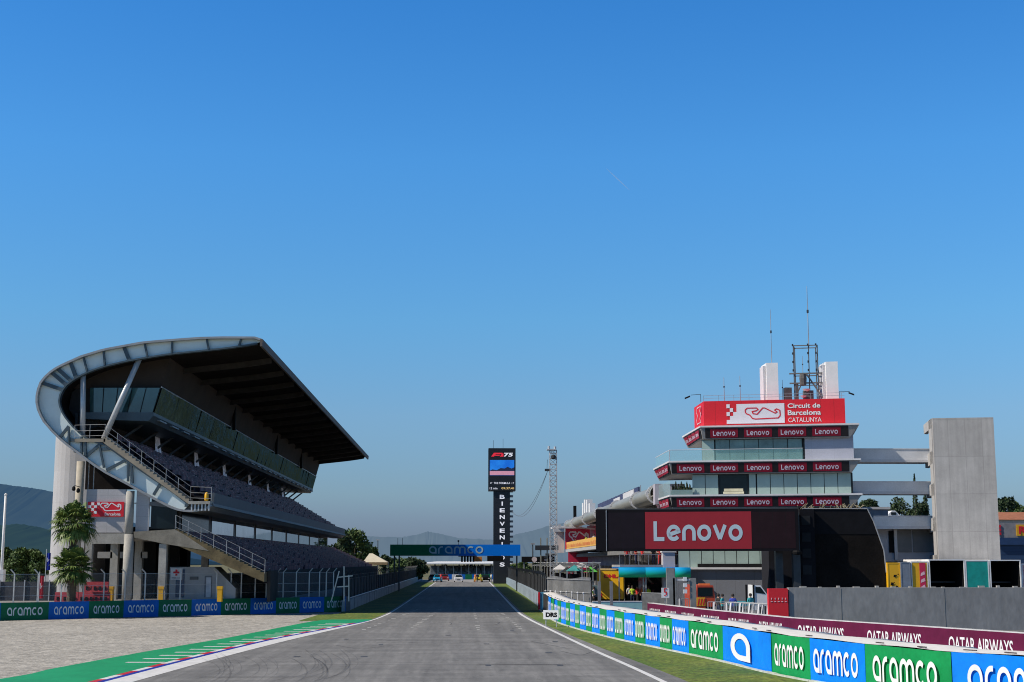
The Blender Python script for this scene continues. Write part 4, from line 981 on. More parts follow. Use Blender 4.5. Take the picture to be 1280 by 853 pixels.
# flags and pole
fp = thing('flagpole', 'slender white pole rising at the left edge of the picture', 'pole', at(2.5, 120, 1.05))
a = at(2.5, 120, 1.05); MB().tube(a, (a.x, 120, hgt(620, 120)), .14, .09, 8).build('pole', WHITE, fp, smooth=True)
MB().box(a.x - .25, a.x + .25, 119.7, 120.3, 1.0, 3.4).build('pole_sleeve', OFFW, fp)
b = MB(); b.lathe((a.x, 120, hgt(620, 120)), [(.13, 0), (.13, .06), (.03, .16)], 8); b.build('pole_cap', WHITE, fp)
def feather(name, label, px0, px1, py0, py1, Yd, m, mark=True):
    a, c = P(px0, py1, Yd), P(px1, py0, Yd); t = thing(name, label, 'flag', (a.x, Yd, 1.05))
    MB().tube((a.x - .06, Yd, 1.05), (a.x - .06, Yd, c.z + .3), .035, n=6).build('flag_pole', STR, t)
    b = MB(); n_ = 8; vs = []
    for i in range(n_ + 1):
        x = a.x + (c.x - a.x) * i / n_; y = Yd + .12 * math.sin(i * 1.3)
        vs += [(x, y, max(1.4, a.z)), (x, y, c.z)]
    b.add(vs, [(2 * i, 2 * i + 2, 2 * i + 3, 2 * i + 1) for i in range(n_)]); fl = b.build('flag_cloth', m, t, smooth=True)
    if mark:
        b = MB(); w_ = c.x - a.x; h_ = c.z - a.z
        vs, fs = ribbon([(w_ * .35, h_ * .72), (w_ * .35, h_ * .5), (w_ * .7, h_ * .62)], w_ * .14); b.add([(a.x + x, Yd - .2, a.z + z) for x, z in vs], fs)
        b.build('flag_emblem', LET, fl)
feather('flag', 'blue flag with white emblem beside the stair tower', 58, 64, 691.5, 713, 115, mat('flag_blue', (.01, .04, .45), .6))
feather('flag', 'red vertical flag behind the fence at left', 49, 55.5, 720, 752, 106, mat('flag_red', (.6, .02, .04), .6))

# ================================================================== right barrier
WR = [Vector((x, y, 0)) for x, y in wallR]
rb = thing('lettered_tyre_barrier', 'bright green and blue lettered barrier with white tyre cover along the right verge', 'barrier', WR[5])
HR = 1.45
# dense polyline from far to near
line = [Vector((x, y, 0)) for x, y in wallRs if 33 <= y <= 122][::-1]
d_ = [0]
for a, c in zip(line, line[1:]): d_.append(d_[-1] + (c - a).length)
def on(s):
    s = max(0, min(d_[-1] - 1e-6, s))
    for i in range(len(d_) - 1):
        if d_[i] <= s <= d_[i + 1]:
            return line[i].lerp(line[i + 1], (s - d_[i]) / (d_[i + 1] - d_[i]))
def nearest_s(px_):  # arc length whose position is seen at column px_
    best = min(range(int(d_[-1] * 5)), key=lambda k: abs(581 + F * (on(k / 5).x / on(k / 5).y) * 0.998 - px_)); return best / 5
b = MB(); tp = MB(); n_ = int(d_[-1])
for k in range(n_):
    p, q = on(k), on(k + 1); d = q - p; nn = d.normalized().cross(Z_) * -1   # away from the track
    back = 1.95 if p.y < 80 else 1.25
    b.obox(p + nn * .05, d, nn * back, (0, 0, HR - .12))
for k in range(n_ * 1):
    p, q = on(k), on(k + 1); nn = (q - p).normalized().cross(Z_) * -1; p2 = on(min(k + 2, n_)); nn2 = (p2 - q).normalized().cross(Z_) * -1 if k < n_ - 1 else nn
    h1 = HR + .02 * math.sin(k * 1.3); h2 = HR + .02 * math.sin((k + 1) * 1.3); w_ = 2.1 - .75 * max(0, min(1, (p.y - 80) / 20))
    tp.add([p + Vector((0, 0, h1)), q + Vector((0, 0, h2)), q + nn2 * w_ * .5 + Vector((0, 0, h2 + .05)), p + nn * w_ * .5 + Vector((0, 0, h1 + .05)),
            q + nn2 * w_ + Vector((0, 0, h2 - .03)), p + nn * w_ + Vector((0, 0, h1 - .03)), q + nn2 * w_ + Vector((0, 0, .3)), p + nn * w_ + Vector((0, 0, .3))], [(0, 1, 2, 3), (3, 2, 4, 5), (5, 4, 6, 7)])
b.build('tyre_stack', TYRE, rb); tp.build('tyre_cover', mat('cover_white', (.80, .78, .75), .7, var=.08, scale=2, bump=.3, bscale=3), rb, smooth=True)
# buckles and slots on the cover
b = MB()
for k in range(8, n_ - 1, 2):
    if random.random() < .75:
        p = on(k + random.random()); u = (on(k + 1.5) - on(k)).normalized(); nn = u.cross(Z_) * -1
        b.obox(p + nn * random.uniform(.06, .12) + Vector((0, 0, HR + .035)), u * .42, nn * .06, (0, 0, .03))
pieces(b, 'cover_strap', mat('strap_dark', (.06, .04, .04), .6), rb)
def wall_banner(s0, s1, m, txt, lm=LET, z0=.02, z1=HR - .02, fx=.78, fh=.56, icon=False):
    s = MB(); L_ = s1 - s0; k = max(2, int(L_ / .8)); vs = []
    for i in range(k + 1):
        p = on(s0 + L_ * i / k); u = (on(s0 + L_ * i / k + .3) - on(s0 + L_ * i / k - .3)).normalized(); nn = u.cross(Z_)
        p = p + nn * (.05 + .03 * math.sin(s0 * 3 + i)); vs += [p + Vector((0, 0, z0)), p + Vector((0, 0, z1))]
    s.add(vs, [(2 * i, 2 * i + 2, 2 * i + 3, 2 * i + 1) for i in range(k)]); pnl = s.build('banner', m, rb, smooth=True)
    t = MB(); g, gw = word(txt) if txt else word('a'); H_ = z1 - z0; fxx = fx if not icon else .42; fhh = fh if not icon else .74
    for j, (vv, ff) in enumerate(g):
        pts = []
        for a, c in vv:
            ss = s0 + L_ * ((1 - fxx) / 2 + fxx * a / gw) - (L_ * .1 if icon else 0); p = on(ss); u = (on(ss + .3) - on(ss - .3)).normalized(); nn = u.cross(Z_)
            pts.append(p + nn * (.10 + .003 * (j % 3)) + Vector((0, 0, z0 + H_ * ((1 - fhh) / 2 + fhh * c))))
        t.add(pts, ff)
    t.build('lettering', lm, pnl)
edges_px = [1285, 1179, 1077, 1008, 960, 899.5, 857, 837.5, 821, 805, 791.5, 778.5, 767, 757, 748, 739, 731, 724, 717.5, 711.5, 706, 701, 696.5, 692, 688, 684.5]
S_ = [nearest_s(p) for p in edges_px]; S_[0] = S_[1] + 4.6
cols = [BLUE, GREEN, BLUE, GREEN, BLUE]
for i in range(len(S_) - 1):
    s1, s0 = S_[i], S_[i + 1]
    if s1 - s0 < .35: continue
    if i == 4: wall_banner(s0, s1, BLUE, None, icon=True)
    else: wall_banner(s0 + .004, s1, BLUE if i % 2 == 0 else GREEN, 'aramco')
# green/white grass-level base strip of the barrier
b = MB()
for k in range(n_):
    p, q = on(k), on(k + 1); d = q - p; nn = d.normalized().cross(Z_); b.obox(p + nn * .16 + Vector((0, 0, .015)), d, nn * .14, (0, 0, .05 + .02 * random.random()))
b.build('base_edging', mat('edging_pale', (.5, .52, .46), .8, var=.2, scale=3), rb)
# DRS board
ds = thing('track_board', 'small white board with black letters on the right verge', 'sign', (5.4, 90, 0))
Yd = 90.0
p, q = P(678.5, 774.5, Yd), P(698.5, 763, Yd)
b = MB(); b.box(p.x, q.x, Yd, Yd + .05, max(.05, p.z), q.z); b.build('board_panel', WHITE, ds)
b = MB(); put_text(b, 'DRS', Vector((p.x + .16, Yd - .006, p.z + (q.z - p.z) * .24)), X_, Z_, (q.x - p.x) * .76, (q.z - p.z) * .52, .06); b.build('board_lettering', BLACK, ds)
b = MB(); b.bar((p.x + .15, Yd + .08, 0), (p.x + .15, Yd + .08, q.z - .05), .05); b.bar((q.x - .15, Yd + .08, 0), (q.x - .15, Yd + .08, q.z - .05), .05); b.build('board_legs', GALV, ds); ds.rotation_euler = (0, 0, R(-22))

# right concrete wall + dark fence along the straight
rw = thing('pit_straight_wall', 'grey concrete wall along the right of the straight', 'wall', (7, 126, 0))
seg = [(6.6, 123.5), (7.05, 160), (7.7, 257), (8.0, 300)]
b = MB(); fn = MB(); ps = MB(); wj = MB()
for a, c in zip(seg, seg[1:]):
    p, q = Vector((a[0], a[1], 0)), Vector((c[0], c[1], 0)); d = q - p
    b.obox(p, d, (.35, 0, 0), (0, 0, 1.15)); fn.obox(p + Vector((.42, 0, 1.15)), d, (.05, 0, 0), (0, 0, 1.5))
    m_ = int(d.length / 4)
    for k in range(m_):
        r = p + d * k / m_; ps.tube((r.x + .38, r.y, 1.1), (r.x + .38, r.y, 2.85), .06, n=5); ps.tube((r.x + .38, r.y, 2.85), (r.x + .05, r.y, 3.2), .05, n=5); wj.box(r.x - .012, r.x - .003, r.y, r.y + .07, 0, 1.1)
b.build('wall_body', mat('wall_blue_grey', (.26, .33, .40), .8, var=.12, stretch=(1, .2, 1)), rw); pieces(wj, 'wall_joint', DSTEEL, rw)
rf2 = thing('pit_debris_fence', 'dark mesh debris fence above the right wall of the straight', 'fence', (7.2, 126, 1.15))
fn.build('fence_mesh', DMESH, rf2); pieces(ps, 'fence_post', DSTEEL, rf2, 2)
# lit grey pleated fence at the end of the pit wall
gfz = thing('slatted_fence', 'sunlit grey slatted fence at the near end of the pit wall', 'fence', (8.5, 118, 0))
A0 = Vector((7.05, 123.0, 0)); A1 = Vector((9.9, 113.0, 0))
b = MB(); ht = lambda t: 2.75 + .08 * math.sin(t * 9)
N_ = 46
for k in range(N_):
    p = A0.lerp(A1, k / N_); q = A0.lerp(A1, (k + .5) / N_); b.obox(p, q - p, (.03, .03, 0), (0, 0, ht(k / N_)))
b.build('slats', mat('slat_grey', (.38, .39, .40), .5, .3, var=.15), gfz)
b = MB(); b.obox(A0 + Vector((.1, .1, 0)), A1 - A0, (.02, .02, 0), (0, 0, 2.6)); b.build('backing', mat('fence_backing', (.05, .052, .055), .7), gfz)
b = MB()
for z in (.6, 1.6, 2.6): b.tube(A0 + Vector((-.05, -.05, z)), A1 + Vector((-.05, -.05, z)), .03, n=5)
b.build('rails', GALV, gfz)
b = MB()
for k in range(8): p = A0.lerp(A1, (k + .5) / 8) + Vector((-.4, -.4, 0)); b.tube(p, p + Vector((0, 0, 1.55)), .03, n=5); b.lathe(p + Vector((0, 0, 1.52)), [(.03, 0), (.09, .08), (.03, .16)], 6)
pieces(b, 'marker_pole', OFFW, gfz, 2)
# end-of-wall red/blue post panel
b = MB(); p = G(683, 762); 
tp_ = thing('wall_end_panel', 'narrow red edged panel where the lettered barrier begins', 'panel', (6.35, 122, 0))
b.box(6.35, 6.9, 121.6, 121.75, 0, 1.5); b.build('panel_board', mat('panel_teal', (.1, .35, .5), .5), tp_); MB().box(6.2, 6.345, 121.55, 121.75, 0, 1.5).build('red_edge', RED, tp_)
# standalone grey fence posts
for i, (px_, py0, lab) in enumerate(((749, 727, 'grey square post in front of the yellow truck, left one'), (764, 727, 'grey square post in front of the yellow truck, right one'))):
    a = at(px_, 100); t = tag(MB().box(a.x - .1, a.x + .1, 100, 100.2, 0, hgt(py0, 100)).build('fence_post', mat('post_grey', (.2, .2, .21), .7), at=(a.x, 100, 0)), lab, 'post', 'grey posts by the yellow truck')
# maroon barrier of the pit entry
MQ = [Vector((x, y, 0)) for x, y in ((12.9, 101.5), (14.35, 88.9), (16.75, 74.5), (22.7, 57.6), (27.5, 48), (31, 42))]
mqz = thing('maroon_barrier', 'maroon lettered barrier along the pit entry lane', 'barrier', MQ[2])
b = MB()
for p, q in zip(MQ, MQ[1:]): d = q - p; nn = Vector((-d.y, d.x, 0)).normalized() * .4; b.obox(p, d, nn, (0, 0, 1.18))
b.build('barrier_wall', mat('barrier_white_top', (.6, .6, .6), .8), mqz)
for (p, q), nseg in zip(zip(MQ, MQ[1:]), (3, 3, 3, 2, 1)):
    for k in range(nseg): banner(mqz, p.lerp(q, k / nseg), p.lerp(q, (k + 1) / nseg), .0, 1.15, MAROON if (k + nseg) % 5 else MAROON, None, 'QATAR AIRWAYS', .68, .66, .03, LET, 'b', .012, -.12)
# grey wall with red panel
gw = thing('pit_entry_wall', 'long plain grey block wall behind the maroon barrier at right', 'wall', at(985, 85))
p, q = at(985, 85), at(1300, 85); zt = hgt(735, 85)
M_GW = mat('grey_block_paint', (.26, .26, .26), .85, var=.14, scale=.5, bump=.3, bscale=3, fine=.12, fscale=3, stretch=(1, 1, .5))
b = MB(); b.box(p.x, q.x + 14, 85, 85.5, 0, zt); b.build('wall_body', M_GW, gw)
b = MB()
for k in range(30): x = p.x + .6 + k * 1.1 + random.uniform(-.3, .3); hh = random.uniform(.03, .12); b.box(x, x + random.uniform(.1, .4), 85.1, 85.3, zt, zt + hh)
pieces(b, 'wall_fixing', mat('fixing', (.4, .38, .35), .7), gw)
b = MB()
for k in range(5): x = p.x + 3.1 + k * 6.2; b.box(x, x + .010, 84.985, 84.998, 0, zt - .05)
pieces(b, 'wall_seam', mat('seam_grey', (.19, .19, .19), .8), gw)
rp = thing('red_wall_panel', 'bright red panel at the left end of the grey block wall', 'panel', at(973, 85)); a, c = P(962, 790, 84.9), P(985, 736, 84.9)
b = MB(); b.box(a.x, c.x - .01, 84.9, 85.3, 0, c.z); b.build('panel_board', mat('panel_red', (.72, .02, .03), .5, var=.05), rp)
b = MB()
for k in range(5):
    x = a.x + .12 + k * .21; z = hgt(753, 84.9); b.box(x, x + .1, 84.88, 84.895, z, z + .035); b.box(x + .04, x + .07, 84.88, 84.895, z + .14, z + .24)
b.build('panel_marks', LET, rp)
# ================================================================== gantry, display tower, mast, far stand
YG = 200.0
ga = thing('track_gantry', 'green to blue lettered gantry spanning the straight', 'gantry', at(570, YG))
p, q = P(487.5, 695, YG), P(650.5, 681, YG)
M_GAN = bpy.data.materials.new('gantry_gradient'); M_GAN.use_nodes = True
N = M_GAN.node_tree.nodes; L = M_GAN.node_tree.links; bs = N['Principled BSDF']; bs.inputs['Roughness'].default_value = .5
tc = N.new('ShaderNodeTexCoord'); sp = N.new('ShaderNodeSeparateXYZ'); L.new(tc.outputs['Generated'], sp.inputs[0]); cr = N.new('ShaderNodeValToRGB')
cr.color_ramp.elements[0].position = .30; cr.color_ramp.elements[0].color = (.004, .19, .07, 1); cr.color_ramp.elements[1].position = .62; cr.color_ramp.elements[1].color = (.0, .22, .9, 1); bs.inputs['Specular IOR Level'].default_value = .2
L.new(sp.outputs[0], cr.inputs[0]); L.new(cr.outputs[0], bs.inputs['Base Color'])
b = MB(); b.box(p.x, q.x, YG, YG + 1.2, p.z, q.z); bd = b.build('gantry_banner', M_GAN, ga)
b = MB(); W_ = q.x - p.x; put_word(b, 'aramco', Vector((P(536, 695, YG).x, YG - .02, p.z + .3)), X_, Z_, P(604, 690, YG).x - P(536, 690, YG).x, (q.z - p.z) * .66); b.build('lettering', mat('gantry_letter', (.45, .62, .66), .5), bd)
for px_ in (493, 499, 646): a = at(px_, YG + .5); MB().bar((a.x, a.y, 0), (a.x, a.y, p.z), .2).build('gantry_leg', DSTEEL, ga)
b = MB()
for k in range(5): x = P(577.5 + k * 3.6, 690, YG).x; b.box(x - .13, x + .13, YG - .3, YG + .1, p.z - .85, p.z - .12)
x0 = P(573, 690, YG).x; x1 = P(596, 690, YG).x; b.box(x0, x1, YG - .2, YG + .2, p.z - .12, p.z - .01); b.build('start_lights', BLACK, ga)
b = MB(); x0 = P(592, 690, YG).x; x1 = P(602.5, 690, YG).x; b.box(x0 + .02, x1, YG - .2, YG - .05, p.z - .8, p.z - .13); b.build('orange_panel', mat('led_orange', (.8, .15, .02), .5, col2=(.6, .3, .02), scale=4), ga)
b = MB(); x0 = P(609, 690, YG).x; x1 = P(629, 690, YG).x; b.box(x0, x1, YG - .2, YG - .05, p.z - .75, p.z - .02); b.build('black_display', BLACK, ga)
b = MB()
for px_ in (497, 503): x = P(px_, 680, YG).x; b.tube((x, YG + .5, q.z), (x, YG + .5, q.z + .9), .04, n=4)
x = P(573, 680, YG).x; b.tube((x, YG + .5, q.z), (x, YG + .5, q.z + .6), .04, n=4); b.box(x - .12, x + .12, YG + .4, YG + .6, q.z + .35, q.z + .62)
pieces(b, 'gantry_aerial', DSTEEL, ga)

YT = 270.0
dt = thing('display_tower', 'tall black display tower with a screen above vertical white letters', 'tower', at(628, YT))
p, q = P(617, 613, YT), P(637.5, 613, YT)
b = MB(); b.box(p.x, q.x, YT, YT + 3, 0, p.z); b.build('tower_shaft', mat('shaft_black', (.012, .014, .02), .5, var=.2), dt)
s0, s1 = P(610.5, 613.5, YT - .4), P(644.5, 560.5, YT - .4)
b = MB(); b.box(s0.x, s1.x, YT - .4, YT + 3.2, s0.z, s1.z); b.build('screen_case', mat('case_black', (.008, .01, .014), .5), dt)
def em(name, col, k=1.0, rough=.5):
    return mat(name, col, rough, var=.05, emit=k)
W_ = s1.x - s0.x; H_ = s1.z - s0.z; yq = YT - .42
def rq(mb, fx0, fz0, fx1, fz1, y=yq): mb.quad((s0.x + W_ * fx0, y, s0.z + H_ * fz0), (s0.x + W_ * fx1, y, s0.z + H_ * fz0), (s0.x + W_ * fx1, y, s0.z + H_ * fz1), (s0.x + W_ * fx0, y, s0.z + H_ * fz1)); return mb
scr = rq(MB(), .05, .36, .95, .72).build('screen_image', mat('screen_sky', (.005, .12, .55), .4, col2=(.02, .25, .75), scale=.3, emit=.55), dt)
rq(MB(), .05, .365, .95, .46, yq - .01).build('screen_ground', em('screen_pink', (.62, .28, .36), .45), scr)
b = MB(); pts = [(.05, .46), (.95, .46), (.95, .55), (.85, .52), (.7, .56), (.6, .52), (.45, .53), (.3, .48), (.15, .5), (.05, .47)]; b.poly([(s0.x + W_ * a, yq - .006, s0.z + H_ * c) for a, c in pts]); b.build('screen_hills', em('screen_hill', (.01, .02, .06), .3), scr)
b = MB()
for (pp) in ([(.1, .80), (.2, .89), (.52, .89), (.48, .86), (.27, .86), (.25, .845), (.44, .845), (.4, .82), (.22, .82), (.2, .80)], [(.42, .80), (.5, .875), (.55, .875), (.55, .8)]): b.poly([(s0.x + W_ * a, yq, s0.z + H_ * c) for a, c in pp])
b.build('screen_logo_red', em('led_red', (.75, .02, .04), .5), dt)
b = MB(); g, gw_, gh_ = text('75', .03); b.geo(g, (s0.x + W_ * .55, yq, s0.z + H_ * .80), Vector((W_ * .33 / gw_, 0, 0)), Vector((W_ * .04, 0, H_ * .09 / gh_))); b.build('screen_logo_digits', em('led_white', (.7, .7, .75), .6), dt)
b = MB(); put_text(b, 'THE FORMULA', (s0.x + W_ * .2, yq, s0.z + H_ * .155), X_, Z_, W_ * .6, H_ * .045, .01); put_text(b, 'J7', (s0.x + W_ * .06, yq, s0.z + H_ * .155), X_, Z_, W_ * .08, H_ * .04); put_text(b, '17', (s0.x + W_ * .86, yq, s0.z + H_ * .155), X_, Z_, W_ * .08, H_ * .04)
put_text(b, '12 min', (s0.x + W_ * .05, yq, s0.z + H_ * .03), X_, Z_, W_ * .28, H_ * .05, .01); b.build('screen_text', em('led_white', (1, 1, 1)), dt)
b = MB(); put_text(b, '09:37:41', (s0.x + W_ * .48, yq, s0.z + H_ * .03), X_, Z_, W_ * .46, H_ * .05, .015); b.build('screen_clock', em('led_yellow', (.8, .55, .2), .5), dt)
b = MB(); zz = hgt(617.5, YT); dzl = (hgt(617.5, YT) - hgt(702, YT)) / 10.0
for i, ch in enumerate('BIENVENIDOS'):
    g, gw_, gh_ = text(ch, .03); wch = .95 if ch != 'I' else .24; hch = dzl * .60; x = P(627.8, 640, YT).x
    b.geo(g, (x - wch / 2, YT - .02, zz - (i + 1) * dzl + .3), Vector((wch / gw_, 0, 0)), Vector((0, 0, hch / gh_)))
pieces(b, 'tower_letter', em('led_white', (1, 1, 1)), dt)
b = MB(); x = q.x; 
for k in range(20): z = 1 + k * .95; b.box(x + .05, x + .6, YT + .3, YT + 2.6, z, z + .35)
pieces(b, 'side_stair_flight', mat('stair_grey', (.22, .22, .22), .6), dt)
b = MB(); 
for px_, h in ((617, 1.6), (629, 1.9)): x = P(px_, 560, YT).x; b.tube((x, YT + 1, s1.z), (x, YT + 1, s1.z + h), .04, n=4)
b.build('aerial', DSTEEL, dt)

def lattice(mb, x, y, z0, z1, w, seg=1.0, r=.045):
    cs = [(-w / 2, -w / 2), (w / 2, -w / 2), (w / 2, w / 2), (-w / 2, w / 2)]
    for a, c in cs: mb.tube((x + a, y + c, z0), (x + a, y + c, z1), r, n=4, cap=False)
    z = z0; k = 0
    while z < z1 - .01:
        zz_ = min(z + seg, z1)
        for i in range(4):
            a, c = cs[i], cs[(i + 1) % 4]
            if k % 2: a, c = c, a
            mb.tube((x + a[0], y + a[1], z), (x + c[0], y + c[1], zz_), r * .7, n=4, cap=False); mb.tube((x + a[0], y + a[1], zz_), (x + c[0], y + c[1], zz_), r * .7, n=4, cap=False)
        z = zz_; k += 1
YM = 160.0
mt_ = thing('lattice_mast', 'slim pale lattice mast between the display tower and pit building', 'mast', at(692, YM))
a = at(692, YM); MAL = mat('mast_pale', (.55, .56, .57), .5, .2, var=.1)
b = MB(); lattice(b, a.x, YM, 0, hgt(563, YM), .75, .62, .055); b.build('mast_lattice', MAL, mt_)
b = MB(); zt = hgt(563, YM); b.box(a.x - .7, a.x + .3, YM - .5, YM + .5, zt, zt + .12); b.tube((a.x - .5, YM - .3, zt), (a.x - .5, YM - .3, zt + .45), .12, n=8); b.tube((a.x + .2, YM - .3, zt), (a.x + .2, YM - .3, zt + .4), .14, n=8); b.build('mast_head', MAL, mt_)
b = MB(); b.lathe((a.x, YM - .5, hgt(572, YM)), [(.1, -.25), (.3, -.1), (.3, .15), (.1, .3)], 8); zc_ = hgt(588, YM); b.box(a.x - .95, a.x - .4, YM - .3, YM + .1, zc_ - .1, zc_ + .15); b.tube((a.x - .7, YM, zc_ + .15), (a.x - .65, YM, zc_ + 1.2), .03, n=4); b.build('mast_cameras', DSTEEL, mt_)
b = MB(); b.box(a.x - 0, a.x + 1.3, YM - .5, YM + .3, hgt(665, YM), hgt(661, YM)); b.box(a.x + .5, a.x + .8, YM - .6, YM - .3, hgt(661, YM), hgt(656, YM)); b.build('mast_platform', OFFW, mt_)
# slack cables from mast to the display tower
cb = thing('slack_cable', 'two thin slack cables hanging from the lattice mast', 'cable', a + Vector((0, 0, 14)))
for off_ in (0, 1.2):
    b = MB(); p0 = Vector((a.x - .6, YM, hgt(588, YM))); p1 = Vector((P(640, 640, 265).x, 265, hgt(641, 265) + off_ * .3)); pts = []
    for i in range(25):
        t = i / 24; p_ = p0.lerp(p1, t); p_.z -= 3.0 * 4 * t * (1 - t) * (.75 + off_ * .15); p_.x += off_ * .3 * t * (1 - t); pts.append(p_)
    for u_, v_ in zip(pts, pts[1:]): b.tube(u_, v_, .022, n=4, cap=False)
    b.build('cable', mat('cable_grey', (.12, .13, .15), .6), cb)

# far stand closing the straight
YF = 360.0
fs = thing('far_grandstand', 'low distant stand with a white roof at the end of the straight', 'grandstand', at(585, YF))
a, c = at(538, YF), at(634, YF)
b = MB(); b.add([(a.x - 1.5, YF - 3, 3.5), (c.x + 1, YF - 3, 3.5), (c.x + 1, YF + 9, 4.0), (a.x - 1.0, YF + 9, 4.0), (a.x - 1.5, YF - 3, 3.75), (c.x + 1, YF - 3, 3.75), (c.x + 1, YF + 9, 4.2), (a.x + 1.5, YF + 9, 4.2)], [(0, 3, 2, 1), (4, 5, 6, 7), (0, 1, 5, 4), (1, 2, 6, 5), (2, 3, 7, 6), (3, 0, 4, 7)]); b.build('roof', WHITE, fs, recalc=True)
b = MB()
for k in range(9): z0 = .3 + k * .32; b.box(a.x, c.x, YF + k * .8, YF + k * .8 + .8, 0, z0 + .3)
b.build('tier', mat('far_tier', (.10, .12, .14), .8, var=.4, scale=1.5), fs)
b = MB()
for k in range(11): x = a.x + (c.x - a.x) * k / 10; b.bar((x, YF - 1, 0), (x, YF - 1, hgt(706, YF)), .14)
pieces(b, 'roof_post', GALV, fs)
b = MB()
for k in range(90):
    i = random.randint(0, 8); x = random.uniform(a.x, c.x); b.box(x, x + .4, YF + i * .8 + .2, YF + i * .8 + .5, .6 + i * .32, 1.2 + i * .32)
pieces(b, 'seat_block', mat('far_seats', (.14, .18, .22), .6, var=.4, scale=3), fs)
fb = thing('far_barrier', 'low red, blue and white barrier in front of the distant stand', 'barrier', at(585, 335))
b = MB(); rr = [RED, BLUE, WHITE, DGREEN]
x0, x1 = at(540, 335).x, at(640, 335).x
for k in range(12):
    xa = x0 + (x1 - x0) * k / 12; MB().box(xa, xa + (x1 - x0) / 12 - .02, 335, 335.4, 0, 1.2).build('barrier_panel', [DGREEN, RED, DBLUE, OFFW, DBLUE, DGREEN, DBLUE, DGREEN, DGREEN, DBLUE, DBLUE, OFFW][k], fb)
flat('far_road', [(-24, 288), (30, 288), (30, 334), (-24, 334)], 0.040, mat('far_asphalt_pale', (.3, .29, .28), .8, var=.08))
# cars
def car(label, px_, Yd, m, rz=0.0, low=False, scale=1.0, name='car', grp='cars parked at the far end of the straight'):
    a = at(px_, Yd, .04); t = thing(name, label, 'car', a, grp); s = scale
    prof = [(-.9, .3), (-.92, .75), (-.82, .95), (-.62, 1.42), (.62, 1.42), (.82, .95), (.92, .75), (.9, .3)]
    b = MB(); L1 = 4.3 * s
    # stations along the length: (y, z-scale at roof, width)
    secs = [(0, .62, .92), (.25, .68, 1), (1.2, .95 / 1.42, 1), (1.7, 1.0, .97), (3.2, 1.0, .97), (3.9, .75, 1), (4.3, .66, .94)]
    vs = []
    for (yy, zs, ws) in secs:
        for (x, z) in prof:
            zz = .3 + (min(z, 1.42 * zs if z > .95 else z) - .3)
            vs.append((a.x + x * ws * s, a.y + yy * s, a.z + zz * s))
    n_ = len(prof); fsx = []
    for k in range(len(secs) - 1):
        for i in range(n_): fsx.append((k * n_ + i, k * n_ + (i + 1) % n_, (k + 1) * n_ + (i + 1) % n_, (k + 1) * n_ + i))
    fsx += [tuple(range(n_)), tuple(reversed(range((len(secs) - 1) * n_, len(secs) * n_)))]
    b.add(vs, fsx); b.build('car_body', m, t, recalc=True)
    b = MB(); b.quad((a.x - .68 * s, a.y + 1.18 * s, a.z + 1.0 * s), (a.x + .68 * s, a.y + 1.18 * s, a.z + 1.0 * s), (a.x + .56 * s, a.y + 1.64 * s, a.z + 1.40 * s), (a.x - .56 * s, a.y + 1.64 * s, a.z + 1.40 * s)); b.build('windscreen', GLASSD, t)
    for sx in (-1, 1):
        b = MB(); b.box(a.x + sx * .66 * s - .16, a.x + sx * .66 * s + .16, a.y - .03, a.y + .01, a.z + .62 * s, a.z + .76 * s); b.build('headlight', LET, t)
        for yy in (.8, 3.4): b = MB(); x = a.x + sx * .82 * s; b.tube((x - .1, a.y + yy * s, a.z + .32 * s), (x + .1, a.y + yy * s, a.z + .32 * s), .32 * s, n=12); b.build('wheel', TYRE, t)
    b = MB(); b.box(a.x - .35 * s, a.x + .35 * s, a.y - .03, a.y, a.z + .42 * s, a.z + .56 * s); b.build('grille', BLACK, t)
    return t
car('white car facing the camera at the far end of the straight', 627 - 52 + 0 if False else 573.3, 290, WHITE)
car('blue car at the left edge of the far track end', 547, 292, mat('car_blue', (.02, .35, .65), .35))
car('dark car partly behind the blue car at far left', 541, 300, DSTEEL)
car('yellow marked course car with people around it', 598, 292, mat('car_yellow', (.65, .55, .05), .35))
car('dark red car beside the low barrier at the end of the straight', 556, 305, mat('car_red', (.35, .02, .02), .35))
car('black car right of the yellow course car', 607, 296, BLACK)

# white tent
tn = thing('white_tent', 'white pointed marquee tent beyond the lower tier', 'tent', at(470, 250))
a = at(470, 250); zt_, ze = hgt(692, 250), hgt(703, 250); r_ = 15 * 250 / F
b = MB(); b.add([(a.x - r_, 250 - r_, ze), (a.x + r_, 250 - r_, ze), (a.x + r_, 250 + r_, ze), (a.x - r_, 250 + r_, ze), (a.x - r_ * .55, 250, zt_), (a.x - r_ * .3, 250, zt_)], [(0, 1, 5, 4), (1, 2, 5), (2, 3, 4, 5), (3, 0, 4)]); b.build('canopy', mat('tent_cream', (.62, .57, .45), .8, var=.06), tn)
for sx in (-1, 1):
    for sy in (-1, 1): MB().bar((a.x + sx * r_ * .96, 250 + sy * r_ * .96, 0), (a.x + sx * r_ * .96, 250 + sy * r_ * .96, ze), .1).build('leg', GALV, tn)
MB().box(a.x - r_, a.x + r_, 250 - r_ - .03, 250 - r_, ze - .45, ze).build('valance', mat('valance_tan', (.3, .22, .12), .8), tn)
# lamp posts behind
for px_, py_, Yd, lb in ((472, 676, 300, 'thin dark lamp post left of the gantry'), (1104 if False else 666, 681, 240, 'short dark camera post behind the pit wall')):
    a = at(px_, Yd); t = thing('lamp_post', lb, 'lamp post', a); MB().tube(a, (a.x, Yd, hgt(py_, Yd)), .14, .09, 6).build('pole', DSTEEL, t); z = hgt(py_, Yd); MB().box(a.x - .35, a.x + .35, Yd - .2, Yd + .2, z, z + .25).build('lamp_head', GALV, t)

